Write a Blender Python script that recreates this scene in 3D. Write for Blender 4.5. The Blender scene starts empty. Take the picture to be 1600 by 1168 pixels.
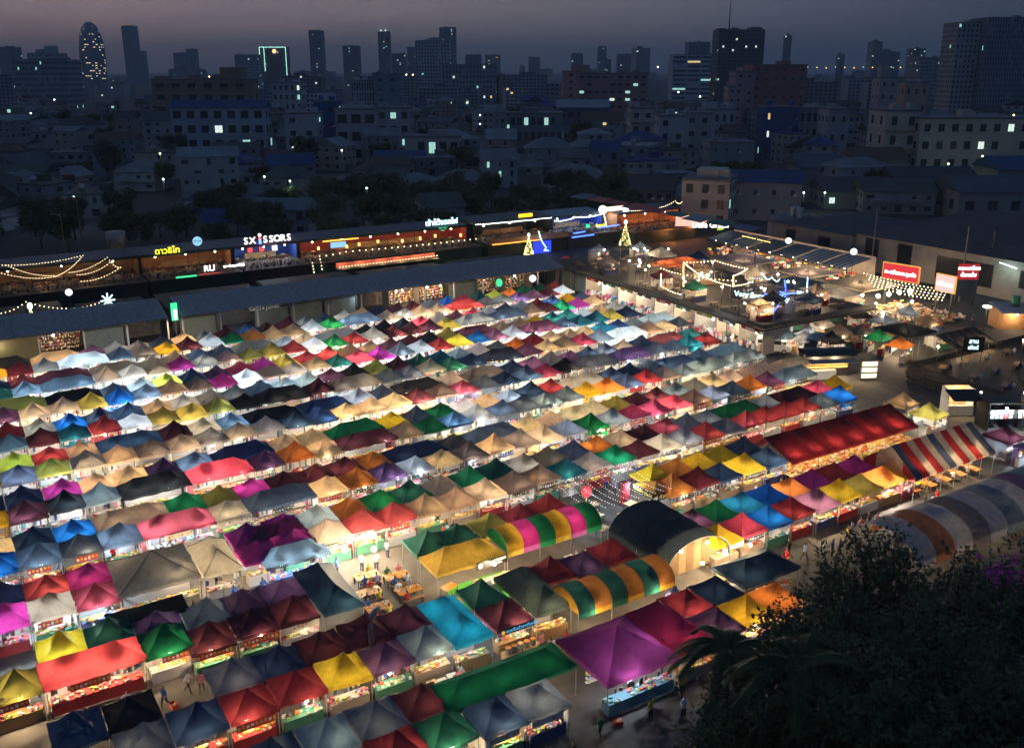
import bpy, math, random
from mathutils import Vector, Matrix, noise
S = bpy.context.scene
COL = S.collection
PI = math.pi
rnd = random.Random(7)

# ------------------------------------------------------------------ camera
# Market frame: +x runs along the stall rows, +y runs away across the rows, metres, ground z = 0.
FPX, HOR, CAMZ, TH = 1470.0, 108.0, 38.5, math.radians(58.73)
PITCH = math.atan((534 - HOR) / FPX)
cd = bpy.data.cameras.new('camera'); cam = bpy.data.objects.new('camera', cd); COL.objects.link(cam)
cd.sensor_width = 36.0; cd.lens = 36.0 * FPX / 1600.0; cd.shift_y = -50.0 / 1600.0
cd.clip_start = 0.5; cd.clip_end = 30000.0
cam.location = (0, 0, CAMZ)
fw = Vector((math.cos(TH) * math.cos(PITCH), math.sin(TH) * math.cos(PITCH), -math.sin(PITCH)))
cam.rotation_euler = fw.to_track_quat('-Z', 'Y').to_euler()
S.camera = cam
FWD = Vector((math.cos(TH), math.sin(TH), 0)); RGT = Vector((math.sin(TH), -math.cos(TH), 0))

def at(px, py, z=0.0):
    """survey helper: world point at height z seen at photo pixel (px, py)"""
    a = (px - 800) / FPX; b = (534 - py) / FPX; c, s = math.cos(PITCH), math.sin(PITCH)
    h = c + b * s; dz = -s + b * c
    t = (z - CAMZ) / dz
    p = RGT * (a * t) + FWD * (h * t)
    return Vector((p.x, p.y, z))
def atd(px, py, dist):
    """world point at horizontal distance dist along the view ray of a photo pixel"""
    a = (px - 800) / FPX; b = (534 - py) / FPX; c, s = math.cos(PITCH), math.sin(PITCH)
    h = c + b * s; dz = -s + b * c
    t = dist / h
    p = RGT * (a * t) + FWD * dist
    return Vector((p.x, p.y, CAMZ + dz * t))

# ------------------------------------------------------------------ world: dusk sky, sun just gone down beyond the left
W = bpy.data.worlds.new('World'); S.world = W; W.use_nodes = True
nt = W.node_tree; nt.nodes.clear()
N = nt.nodes.new; LK = nt.links.new
SUNAZ = TH + math.radians(48)                  # direction of the afterglow (ccw from +x)
sky = N('ShaderNodeTexSky'); sky.sky_type = 'NISHITA'; sky.sun_disc = False
sky.sun_elevation = math.radians(-2.0); sky.sun_rotation = PI / 2 - SUNAZ
sky.altitude = 20; sky.air_density = 1.0; sky.dust_density = 1.0; sky.ozone_density = 2.0
bg = N('ShaderNodeBackground'); out = N('ShaderNodeOutputWorld')
tc = N('ShaderNodeTexCoord')
dt = N('ShaderNodeVectorMath'); dt.operation = 'DOT_PRODUCT'; dt.inputs[1].default_value = (math.cos(SUNAZ), math.sin(SUNAZ), 0)
LK(tc.outputs['Generated'], dt.inputs[0])
def ramp(stops, src):
    r = N('ShaderNodeValToRGB'); e = r.color_ramp.elements
    while len(e) < len(stops): e.new(0.5)
    for q, (p, c) in zip(e, stops): q.position = p; q.color = (*c, 1)
    LK(src, r.inputs['Fac']); return r
mr = N('ShaderNodeMapRange'); mr.inputs['From Min'].default_value = -1; LK(dt.outputs['Value'], mr.inputs['Value'])
# smoggy dusk dome: afterglow side pinkish grey, opposite side slate blue; thicker and greyer at the horizon
high = ramp([(0.0, (.027, .060, .124)), (0.40, (.023, .050, .102)), (0.60, (.022, .034, .060)), (0.72, (.072, .086, .122)), (0.84, (.150, .136, .156)), (0.95, (.262, .186, .188)), (1.0, (.30, .205, .182))], mr.outputs['Result'])
low = ramp([(0.0, (.024, .048, .094)), (0.40, (.020, .040, .078)), (0.60, (.022, .030, .044)), (0.72, (.030, .038, .050)), (0.84, (.052, .058, .070)), (0.95, (.072, .070, .078)), (1.0, (.085, .078, .080))], mr.outputs['Result'])
sp = N('ShaderNodeSeparateXYZ'); LK(tc.outputs['Generated'], sp.inputs[0])
mp = N('ShaderNodeMapping'); mp.inputs['Scale'].default_value = (1.0, 1.0, 11.0)
nz = N('ShaderNodeTexNoise'); nz.inputs['Scale'].default_value = 2.2; nz.inputs['Detail'].default_value = 4.0
LK(tc.outputs['Generated'], mp.inputs['Vector']); LK(mp.outputs['Vector'], nz.inputs['Vector'])
el = N('ShaderNodeMapRange'); el.inputs['From Min'].default_value = -0.005; el.inputs['From Max'].default_value = 0.065
el.interpolation_type = 'SMOOTHSTEP'; LK(sp.outputs['Z'], el.inputs['Value'])
mx = N('ShaderNodeMix'); mx.data_type = 'RGBA'
LK(el.outputs['Result'], mx.inputs['Factor']); LK(low.outputs['Color'], mx.inputs['A']); LK(high.outputs['Color'], mx.inputs['B'])
cr = N('ShaderNodeMapRange'); cr.inputs['From Min'].default_value = 0.42; cr.inputs['From Max'].default_value = 0.62
cr.inputs['To Max'].default_value = 0.45; LK(nz.outputs['Fac'], cr.inputs['Value'])
ml = N('ShaderNodeMix'); ml.data_type = 'RGBA'; ml.blend_type = 'MULTIPLY'; ml.inputs['B'].default_value = (0.62, 0.80, 1.0, 1)   # bands of thin grey cloud
LK(cr.outputs['Result'], ml.inputs['Factor']); LK(mx.outputs['Result'], ml.inputs['A'])
# overhead the dome is brighter and bluer than the smog at the horizon
ez = N('ShaderNodeMapRange'); ez.inputs['From Min'].default_value = 0.07; ez.inputs['From Max'].default_value = 0.75; ez.interpolation_type = 'SMOOTHSTEP'; LK(sp.outputs['Z'], ez.inputs['Value'])
zm = N('ShaderNodeMix'); zm.data_type = 'RGBA'; zm.inputs['B'].default_value = (.036, .074, .152, 1); LK(ez.outputs['Result'], zm.inputs['Factor']); LK(ml.outputs['Result'], zm.inputs['A'])
sc = N('ShaderNodeVectorMath'); sc.operation = 'SCALE'; sc.inputs['Scale'].default_value = 0.05; LK(sky.outputs['Color'], sc.inputs[0])
ad = N('ShaderNodeVectorMath'); ad.operation = 'ADD'; LK(zm.outputs['Result'], ad.inputs[0]); LK(sc.outputs[0], ad.inputs[1])
LK(ad.outputs[0], bg.inputs['Color']); bg.inputs['Strength'].default_value = 1.0
LK(bg.outputs['Background'], out.inputs['Surface'])

# ------------------------------------------------------------------ render settings
S.render.engine = 'CYCLES'
S.view_settings.view_transform = 'Standard'; S.view_settings.look = 'None'
S.view_settings.exposure = 0.28; S.view_settings.gamma = 1.0; S.view_settings.use_curve_mapping = False
S.cycles.use_denoising = True
S.cycles.use_light_tree = True
S.cycles.max_bounces = 5; S.cycles.diffuse_bounces = 3; S.cycles.glossy_bounces = 2
S.cycles.transmission_bounces = 3; S.cycles.transparent_max_bounces = 6; S.cycles.volume_bounces = 0
S.cycles.sample_clamp_indirect = 3.0; S.cycles.sample_clamp_direct = 30.0
S.cycles.caustics_reflective = False; S.cycles.caustics_refractive = False
S.cycles.use_adaptive_sampling = True; S.cycles.adaptive_threshold = 0.04; S.cycles.adaptive_min_samples = 12

# ------------------------------------------------------------------ materials
MATS = {}
def mat(name, col, rough=0.8, var=0.12, scale=3.0, metal=0.0, emit=None, estr=0.0, bump=0.0, spec=0.3, coord='Object'):
    if name in MATS: return MATS[name]
    m = bpy.data.materials.new(name); m.use_nodes = True; t = m.node_tree; b = t.nodes['Principled BSDF']
    b.inputs['Roughness'].default_value = rough; b.inputs['Metallic'].default_value = metal
    b.inputs['Specular IOR Level'].default_value = spec
    c = (*col, 1)
    if var > 0:
        co = t.nodes.new('ShaderNodeTexCoord'); n = t.nodes.new('ShaderNodeTexNoise')
        n.inputs['Scale'].default_value = scale; n.inputs['Detail'].default_value = 4
        t.links.new(co.outputs[coord], n.inputs['Vector'])
        r = t.nodes.new('ShaderNodeValToRGB')
        r.color_ramp.elements[0].position = 0.25; r.color_ramp.elements[1].position = 0.75
        r.color_ramp.elements[0].color = tuple(max(0, v * (1 - var)) for v in col) + (1,)
        r.color_ramp.elements[1].color = tuple(min(1, v * (1 + var)) for v in col) + (1,)
        t.links.new(n.outputs['Fac'], r.inputs['Fac']); t.links.new(r.outputs['Color'], b.inputs['Base Color'])
        if bump > 0:
            bp = t.nodes.new('ShaderNodeBump'); bp.inputs['Strength'].default_value = bump
            t.links.new(n.outputs['Fac'], bp.inputs['Height']); t.links.new(bp.outputs['Normal'], b.inputs['Normal'])
    else:
        b.inputs['Base Color'].default_value = c
    if emit:
        b.inputs['Emission Color'].default_value = (*emit, 1); b.inputs['Emission Strength'].default_value = estr
    MATS[name] = m
    return m
def glow(name, col, strength, sampling='NONE'):
    if name in MATS: return MATS[name]
    m = bpy.data.materials.new(name); m.use_nodes = True; t = m.node_tree; t.nodes.clear()
    e = t.nodes.new('ShaderNodeEmission'); o = t.nodes.new('ShaderNodeOutputMaterial')
    e.inputs['Color'].default_value = (*col, 1); e.inputs['Strength'].default_value = strength
    t.links.new(e.outputs[0], o.inputs[0]); m.cycles.emission_sampling = sampling
    MATS[name] = m
    return m
def obj_col_mat(name, rough=0.8, trans=0.0, var=0.15, nscale=1.5, bump=0.0, edge=False):
    """material whose colour is the object's own colour (obj.color); trans = share of light let through (cloth)"""
    m = bpy.data.materials.new(name); m.use_nodes = True; t = m.node_tree; t.nodes.clear()
    o = t.nodes.new('ShaderNodeOutputMaterial'); oi = t.nodes.new('ShaderNodeObjectInfo')
    co = t.nodes.new('ShaderNodeTexCoord'); n = t.nodes.new('ShaderNodeTexNoise')
    ad = t.nodes.new('ShaderNodeVectorMath'); ad.operation = 'ADD'
    ml = t.nodes.new('ShaderNodeMath'); ml.operation = 'MULTIPLY'; ml.inputs[1].default_value = 91.0
    t.links.new(oi.outputs['Random'], ml.inputs[0]); t.links.new(co.outputs['Object'], ad.inputs[0]); t.links.new(ml.outputs[0], ad.inputs[1])
    n.inputs['Scale'].default_value = nscale; n.inputs['Detail'].default_value = 3; n.inputs['Roughness'].default_value = 0.6
    t.links.new(ad.outputs[0], n.inputs['Vector'])
    mr = t.nodes.new('ShaderNodeMapRange'); mr.inputs['From Min'].default_value = 0.3; mr.inputs['From Max'].default_value = 0.7
    mr.inputs['To Min'].default_value = 1 - var; mr.inputs['To Max'].default_value = 1 + var * 0.6
    t.links.new(n.outputs['Fac'], mr.inputs['Value'])
    mc = t.nodes.new('ShaderNodeVectorMath'); mc.operation = 'SCALE'
    t.links.new(oi.outputs['Color'], mc.inputs[0]); t.links.new(mr.outputs[0], mc.inputs['Scale'])
    d = t.nodes.new('ShaderNodeBsdfPrincipled'); d.inputs['Roughness'].default_value = rough; d.inputs['Specular IOR Level'].default_value = 0.25
    t.links.new(mc.outputs[0], d.inputs['Base Color'])
    if bump > 0:
        w = t.nodes.new('ShaderNodeTexNoise'); w.inputs['Scale'].default_value = 6.0; w.inputs['Detail'].default_value = 3
        t.links.new(ad.outputs[0], w.inputs['Vector'])
        bp = t.nodes.new('ShaderNodeBump'); bp.inputs['Strength'].default_value = bump; bp.inputs['Distance'].default_value = 0.08
        t.links.new(w.outputs['Fac'], bp.inputs['Height']); t.links.new(bp.outputs['Normal'], d.inputs['Normal'])
    if trans > 0:
        tr = t.nodes.new('ShaderNodeBsdfTranslucent'); t.links.new(mc.outputs[0], tr.inputs['Color'])
        ms = t.nodes.new('ShaderNodeMixShader'); ms.inputs[0].default_value = trans
        t.links.new(d.outputs[0], ms.inputs[1]); t.links.new(tr.outputs[0], ms.inputs[2]); t.links.new(ms.outputs[0], o.inputs[0])
    else:
        t.links.new(d.outputs[0], o.inputs[0])
    MATS[name] = m
    return m
def attr_mat(name, rough=0.7, emit=0.0):
    """material whose colour is stored per face of the mesh ('col'): mixed goods, prints"""
    m = bpy.data.materials.new(name); m.use_nodes = True; t = m.node_tree; b = t.nodes['Principled BSDF']
    a = t.nodes.new('ShaderNodeAttribute'); a.attribute_name = 'col'
    t.links.new(a.outputs['Color'], b.inputs['Base Color']); b.inputs['Roughness'].default_value = rough
    if emit > 0:
        t.links.new(a.outputs['Color'], b.inputs['Emission Color']); b.inputs['Emission Strength'].default_value = emit
    MATS[name] = m
    return m
FABRIC = obj_col_mat('canopy_fabric', 0.75, 0.33, 0.22, 2.2)
CLOTH = obj_col_mat('hanging_cloth', 0.85, 0.25, 0.12, 2.0)
PAINT = obj_col_mat('paint', 0.6, 0.0, 0.12, 0.8)
GOODS = attr_mat('goods')
STEEL = mat('galvanised_steel', (0.35, 0.35, 0.35), 0.45, 0.2, 4, 0.6)
DARKSTEEL = mat('dark_steel', (0.06, 0.065, 0.07), 0.5, 0.25, 4, 0.3)
WOOD = mat('wood', (0.33, 0.18, 0.08), 0.6, 0.3, 5)
PALEWOOD = mat('pale_wood', (0.55, 0.36, 0.18), 0.55, 0.25, 5)
WHITE = mat('white_paint', (0.75, 0.75, 0.73), 0.5, 0.08, 4)
BLACK = mat('black_board', (0.015, 0.016, 0.018), 0.5, 0.2, 4)
BULB_WARM = glow('bulb_warm', (1.0, 0.80, 0.52), 40.0)
BULB_COOL = glow('bulb_cool', (0.86, 0.95, 1.0), 40.0)
STRINGB = glow('string_bulb', (1.0, .76, .42), 9.0)
BULB_BLUE = glow('bulb_blue', (0.05, 0.18, 1.0), 10.0)
BULB_RED = glow('bulb_red', (1.0, 0.1, 0.05), 8.0)
BULB_GREEN = glow('bulb_green', (0.1, 1.0, 0.35), 8.0)

# ------------------------------------------------------------------ mesh helpers
class MB:
    def __init__(s): s.v = []; s.f = []; s.m = []; s.c = []; s.smooth = False
    def add(s, vs, fs, mi=0, col=None):
        o = len(s.v); s.v += [tuple(p) for p in vs]
        for f in fs: s.f.append(tuple(i + o for i in f)); s.m.append(mi); s.c.append(col)
        return s
    def box(s, c, d, mi=0, col=None, rot=0.0, bottom=True):
        x, y, z = d[0] / 2, d[1] / 2, d[2] / 2; cs, sn = math.cos(rot), math.sin(rot)
        vs = []
        for sx, sy, sz in ((-1,-1,-1),(1,-1,-1),(1,1,-1),(-1,1,-1),(-1,-1,1),(1,-1,1),(1,1,1),(-1,1,1)):
            px, py = sx * x, sy * y
            vs.append((c[0] + px * cs - py * sn, c[1] + px * sn + py * cs, c[2] + sz * z))
        fs = [(4,5,6,7),(0,1,5,4),(1,2,6,5),(2,3,7,6),(3,0,4,7)]
        if bottom: fs.append((3,2,1,0))
        return s.add(vs, fs, mi, col)
    def tube(s, pts, r, n=6, mi=0, col=None, r2=None, caps=True):
        pts = [Vector(p) for p in pts]; rings = []; k = len(pts)
        for i, p in enumerate(pts):
            d = (pts[min(i + 1, k - 1)] - pts[max(i - 1, 0)]).normalized()
            a = Vector((0, 0, 1)) if abs(d.z) < 0.9 else Vector((1, 0, 0))
            x = d.cross(a).normalized(); y = d.cross(x)
            rr = r if r2 is None else r + (r2 - r) * i / max(1, k - 1)
            rings.append([p + (x * math.cos(2 * PI * j / n) + y * math.sin(2 * PI * j / n)) * rr for j in range(n)])
        vs = [q for R in rings for q in R]; fs = []
        for i in range(k - 1):
            for j in range(n): fs.append((i * n + j, i * n + (j + 1) % n, (i + 1) * n + (j + 1) % n, (i + 1) * n + j))
        if caps: fs.append(tuple(range(n - 1, -1, -1))); fs.append(tuple((k - 1) * n + j for j in range(n)))
        return s.add(vs, fs, mi, col)
    def ball(s, c, r, n=8, m=5, mi=0, col=None, sz=1.0):
        vs = [(c[0], c[1], c[2] - r * sz)]; fs = []
        for i in range(1, m):
            a = PI * i / m
            for j in range(n): vs.append((c[0] + r * math.sin(a) * math.cos(2*PI*j/n), c[1] + r * math.sin(a) * math.sin(2*PI*j/n), c[2] - r * sz * math.cos(a)))
        vs.append((c[0], c[1], c[2] + r * sz)); L = len(vs) - 1
        for j in range(n):
            fs.append((0, 1 + (j + 1) % n, 1 + j)); b = 1 + (m - 2) * n
            fs.append((L, b + j, b + (j + 1) % n))
        for i in range(m - 2):
            for j in range(n):
                a = 1 + i * n; fs.append((a + j, a + (j + 1) % n, a + n + (j + 1) % n, a + n + j))
        return s.add(vs, fs, mi, col)
    def quad(s, a, b, c, d, mi=0, col=None): return s.add([a, b, c, d], [(0, 1, 2, 3)], mi, col)
    def mesh(s, name, mats):
        me = bpy.data.meshes.new(name); me.from_pydata(s.v, [], s.f)
        for q in (mats if isinstance(mats, (list, tuple)) else [mats]): me.materials.append(q)
        if any(s.m): me.polygons.foreach_set('material_index', s.m)
        if any(c is not None for c in s.c):
            a = me.attributes.new('col', 'FLOAT_COLOR', 'FACE'); buf = []
            for c in s.c: buf += [*(c or (0.5, 0.5, 0.5)), 1.0][:4]
            a.data.foreach_set('color', buf)
        if s.smooth: me.polygons.foreach_set('use_smooth', [True] * len(s.f))
        me.update()
        return me
    def build(s, name, mats, parent=None, loc=(0, 0, 0), rz=0.0, color=None):
        return obj(name, s.mesh(name, mats), parent, loc, rz, color)
def obj(name, me, parent=None, loc=(0, 0, 0), rz=0.0, color=None):
    o = bpy.data.objects.new(name, me); COL.objects.link(o)
    o.location = loc; o.rotation_euler = (0, 0, rz)
    if parent is not None: o.parent = parent
    if color is not None: o.color = (*color, 1)
    return o
def tag(o, label=None, cat=None, group=None, kind=None):
    if label: o['label'] = label
    if cat: o['category'] = cat
    if group: o['group'] = group
    if kind: o['kind'] = kind
    return o
def thing(name, label, cat, loc=(0, 0, 0), rz=0.0, group=None):
    return tag(obj(name, None, None, loc, rz), label, cat, group)
def copy_tree(o, parent=None):
    c = o.copy(); COL.objects.link(c); c.parent = parent
    for ch in list(o.children): copy_tree(ch, c)
    return c
def lamp(name, loc, watts, col, parent=None, size=0.07):
    l = bpy.data.lights.new(name, 'POINT'); l.energy = watts * 12.5; l.color = col; l.shadow_soft_size = size
    o = bpy.data.objects.new(name, l); COL.objects.link(o); o.location = loc
    if parent is not None: o.parent = parent
    return o
WARM, COOL, NEUT = (1.0, 0.70, 0.40), (0.76, 0.90, 1.0), (1.0, 0.88, 0.72)
def ordn(n): return '%d%s' % (n, 'th' if 10 <= n % 100 <= 20 else {1: 'st', 2: 'nd', 3: 'rd'}.get(n % 10, 'th'))
def text_mesh(name, body, size, material, depth=0.03, font=None, align='CENTER'):
    cu = bpy.data.curves.new(name, 'FONT'); cu.body = body; cu.size = size; cu.extrude = depth; cu.align_x = align; cu.align_y = 'CENTER'
    cu.resolution_u = 3
    t = bpy.data.objects.new(name, cu); COL.objects.link(t)
    dg = bpy.context.evaluated_depsgraph_get(); dg.update()
    me = bpy.data.meshes.new_from_object(t.evaluated_get(dg)); me.name = name
    bpy.data.objects.remove(t); bpy.data.curves.remove(cu)
    me.materials.clear(); me.materials.append(material)
    return me

# ------------------------------------------------------------------ ground
g = MB(); R = 9000.0
g.quad((-R, -R, 0), (R, -R, 0), (R, R, 0), (-R, R, 0))
tag(g.build('ground', mat('city_ground', (0.045, 0.047, 0.05), 0.9, 0.35, 0.03)), 'dark ground under the market and the city', None, None, 'structure')
g = MB(); g.quad((-12, 24, .004), (98, 24, .004), (98, 137, .004), (-12, 137, .004))
tag(g.build('pavement', mat('market_concrete', (0.085, 0.08, 0.075), 0.85, 0.35, 0.8, bump=0.2)), 'worn concrete under the market stalls', None, None, 'structure')
g = MB(); g.quad((98, 20, .004), (240, 20, .004), (240, 137, .004), (98, 137, .004))
tag(g.build('road', mat('asphalt', (0.055, 0.055, 0.057), 0.85, 0.3, 1.2, bump=0.2)), 'dark asphalt lane and yard at the street end', None, None, 'structure')

# ------------------------------------------------------------------ the stall grid (surveyed row by row: column, cloth colour, 2 = double width, ! = brightly lit)
PALETTE = {  # code: (name, base colour)
 'w': ('white', (0.8, 0.8, 0.78)), 'c': ('cream', (0.8, 0.6, 0.36)), 't': ('sandy grey', (0.58, 0.5, 0.4)), 'B': ('brown', (0.34, 0.24, 0.17)),
 'g': ('slate grey', (0.13, 0.18, 0.25)), 's': ('steel blue', (.17, .27, .36)), 'k': ('black', (.020, .022, .028)), 'n': ('navy', (.03, .065, .15)),
 'b': ('bright blue', (0.015, 0.17, 0.58)), 'd': ('teal', (.02, .17, .23)), 'l': ('pale grey', (0.58, 0.66, 0.68)), 'e': ('green', (0.012, 0.2, 0.075)),
 'G': ('dark green', (.02, .12, .09)), 'y': ('yellow', (0.75, 0.5, 0.03)), 'o': ('orange', (0.75, 0.25, 0.05)), 'O': ('olive yellow', (0.38, 0.36, 0.08)),
 'h': ('lime', (0.52, 0.57, 0.07)), 'r': ('red', (0.3, 0.042, 0.055)), 'm': ('maroon', (0.11, 0.03, 0.045)), 'p': ('pink', (0.72, 0.09, 0.19)),
 'M': ('magenta', (0.48, 0.04, 0.28)), 'P': ('dusky purple', (.15, .075, .17)), 'x': ('pale pink', (.62, .42, .40))}
ROWS = {
(0,0):'16y 17p 18b 19r 20P 21y',
(0,1):'16m 17e 18d 19b 20o 21M',
(1,0):'-1O 0r2 2e 17o 18r 19n 20y',
(1,1):'0y 1G 10G 11O 12r 13r 18o 19y 20y 22r 23G',
(2,0):'0B 1r 7t 8r 9r 10B 11c 12c 13B 14B 15d 16t 17e 18m 19t 24r 25r 28b',
(2,1):'-1n 0r 7t 8o 9e 10G 11t 12e 13G 14B 15B 17o 18t 19m 23e2 25t 26m2 28p 29y',
(3,0):'0s 1g 2g 3r2! 5t 6g2 8c! 9o! 10P 11w! 12c 13B 14c 15t 16c 17l 19g 20p 21p! 22p! 24g 25g 26o 28g2',
(3,1):'0n 1b 2B2 4e 5O 6M 7m 8m 9m 11n2 13B 14g2 16c 17c 18c2 20O 21m 22m 23g 24t 25c 27t2 29c2',
(4,0):'0m 1k 2l 3k2 5p2! 7P 8o 9c! 10m2 12c 13e 14n 15w! 16g 17g 18g 19g 20y 21o 22g 23r 24t 25g 26g2 28g2',
(4,1):'0n 1M 2c! 3c! 4P 5g 6n2 8c 9c 10e2 12y 13g 14e 15w! 16c! 17l 18n 19r 20t2 22n 23n 25n2 27g 28l2 34w!',
(5,0):'0g 1O 2t 3c 4B 5B 6B 7t 8t 9n 10n 11c! 12c! 13c! 14m 15B 16r 17g 18n 19n 20p 22g2 24P2 26l 27w 28d 29r 34c',
(5,1):'0h 1r 2B 3n2 6c! 8k2 10n2 12w 13g 14k2 17B2 19n 20P 21t 22P 23n 24g 26g 27m2 29d 34t 37c',
(6,0):'0s 1m 2d 3r 4w! 5O 6O 7O! 8k 9k2 12B2 14g 15g 16c 17G 18n 19k2 21P 22c 23c 25l 26w2!',
(6,1):'0r 1t 2b 3n 4n 5c! 6t 7t 8g 9g 10l 11w 12m 13k 14O 15m 16G 17d 18l 19l 20g 21o 22r 23c 24c 25c 26d 27n 28l 29l2',
(7,0):'0P 1t 2t 3O 5g 6B 7B 8M 9w! 10B 11B 14p! 15M! 16l 17w 18r 19h 20b 21P 22w! 23m2 26d 27d 28O',
(7,1):'0O2 2k2 4g 5l! 6h! 7n 8P 9p 10M 11O 12r 13r! 14B 15B 16m 17m 18k 19O 20m2 22c 23c 25d 26d 27w 28c 29t',
(8,0):'1s 2s2 4t 5t 6c 7M 8g 9x 10O 11O 12r 13w! 15r 16t 17m 18m 19m 20O 21g2 23g2 25c 27e! 28M 29c',
(8,1):'1m 2m2 4B2 6c 7c 8g 9g 10t2 12l 13t 14l2 16k 17k 18k 19p! 20l 22p 23w 24n 25w 26r 29n',
(9,0):'0y 1r 2g 3l2! 5g 6B 7y! 8m 9w! 10e 11o 12c 13c 14w 15e 16g2 18t 19t 20t 21t 22r2 24g 25g 26P 27P 28m 29w',
(9,1):'0k2 2c2 4P 5t 7g 8c! 9g 10r 11n 12m 13m 14g 15g 16l 18n 19m 20m 21l 22b 24d 25h 26o 27e 28e 29r',
}
VF = [49.4, 58.2, 66.8, 75.2, 83.9, 92.8, 101.6, 110.6, 119.6, 128.4]
VB = [52.4, 61.2, 69.8, 78.3, 87.0, 96.0, 104.9, 113.7, 122.5, 131.2]
U0, PU, DV = 2.6, 2.965, 2.92
KMAX = {3: 29, 4: 29, 5: 29, 6: 30, 7: 29, 8: 29, 9: 29}

def canopy_mesh(name, w, d, H, sag, seed, val=0.24, flat=0.0):
    """peaked cloth roof of four panels meeting in crisp hips (a ridge when w > d), cloth slack between them, short valance"""
    m = MB(); m.smooth = True; r = random.Random(seed)
    ex = max(0.0, (w - d) / 2); ey = max(0.0, (d - w) / 2); px, py = r.uniform(-.10, .10), r.uniform(-.10, .10)
    C = [Vector((-w / 2, -d / 2, 0)), Vector((w / 2, -d / 2, 0)), Vector((w / 2, d / 2, 0)), Vector((-w / 2, d / 2, 0))]
    for q in C: q.z = r.uniform(-.06, .06)
    T = [Vector((-ex + px, -ey + py, H)), Vector((ex + px, -ey + py, H)), Vector((ex + px, ey + py, H)), Vector((-ex + px, ey + py, H))]
    for k in range(4):
        A, B, TB, TA = C[k], C[(k + 1) % 4], T[(k + 1) % 4], T[k]
        L = (B - A).length; n = max(6, int(L * 2.4)); o = len(m.v); nr = 7
        for j in range(nr + 1):
            t = j / nr
            for i in range(n + 1):
                s = i / n; p = (A + (B - A) * s) * (1 - t) + (TA + (TB - TA) * s) * t
                e = 1 - (2 * s - 1) ** 2
                p.z = p.z - H * t + H * ((1 - sag) * t + sag * t * t)
                p.z -= (.09 + .05 * sag) * e * math.sin(PI * min(1, t * 1.05)) * (1 if t < .96 else 0)      # belly between hips
                p.z -= .05 * e * (1 - t) ** 3                                      # drooping eave
                if (ex > .5 or ey > .5) and t > .9: p.z -= .07 * H * e
                p.z += .055 * noise.noise(Vector((p.x * 1.7, p.y * 1.7, seed * 3.7))) * (1 - t) + .026 * math.sin(s * 19 + seed) * (1 - t) * e
                m.v.append((p.x, p.y, 2.2 + p.z))
        for j in range(nr):
            for i in range(n):
                u = o + j * (n + 1) + i; m.f.append((u, u + 1, u + n + 2, u + n + 1)); m.m.append(0); m.c.append(None)
        out = Vector((B - A)).cross(Vector((0, 0, 1))).normalized(); v0 = len(m.v)
        for i in range(n + 1):
            x, y, z = m.v[o + i]; f = .012 + .02 * math.sin(i * 1.9 + seed + k)
            m.v.append((x + out.x * .004, y + out.y * .004, z)); m.v.append((x + out.x * f, y + out.y * f, z - val * (1 + .12 * math.sin(i * 2.7 + seed))))
        for i in range(n): u = v0 + 2 * i; m.f.append((u, u + 1, u + 3, u + 2)); m.m.append(0); m.c.append(None)
    return m.mesh(name, FABRIC)
CAN1 = [canopy_mesh('canopy', 2.92, 2.92, h, s, i) for i, (h, s) in enumerate(((1.15, .5), (1.3, .55), (1.1, .4), (1.25, .62), (1.15, .5), (1.4, .6), (1.2, .68), (1.05, .45)))]
CAN2 = [canopy_mesh('canopy', 5.88, 2.92, h, s, 20 + i) for i, (h, s) in enumerate(((1.0, .25), (1.1, .35), (.9, .2), (1.05, .4)))]
def pole_mesh(h=2.2, r=.028):
    m = MB(); m.tube([(0, 0, 0), (0, 0, h)], r, 6); m.box((0, 0, .01), (.12, .12, .02)); return m.mesh('pole', STEEL)
POLE = pole_mesh()
def bulb_mesh(mt, r=.14):
    m = MB(); m.smooth = False
    m.ball((0, 0, 0), r, 8, 6, 0); m.tube([(0, 0, r * .8), (0, 0, r * .8 + .1)], .045, 6, 1); m.tube([(0, 0, r * .8 + .1), (0, 0, .42)], .008, 4, 1)
    return m.mesh('lamp_bulb', [mt, BLACK])
BW, BC = bulb_mesh(BULB_WARM), bulb_mesh(BULB_COOL)
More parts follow.
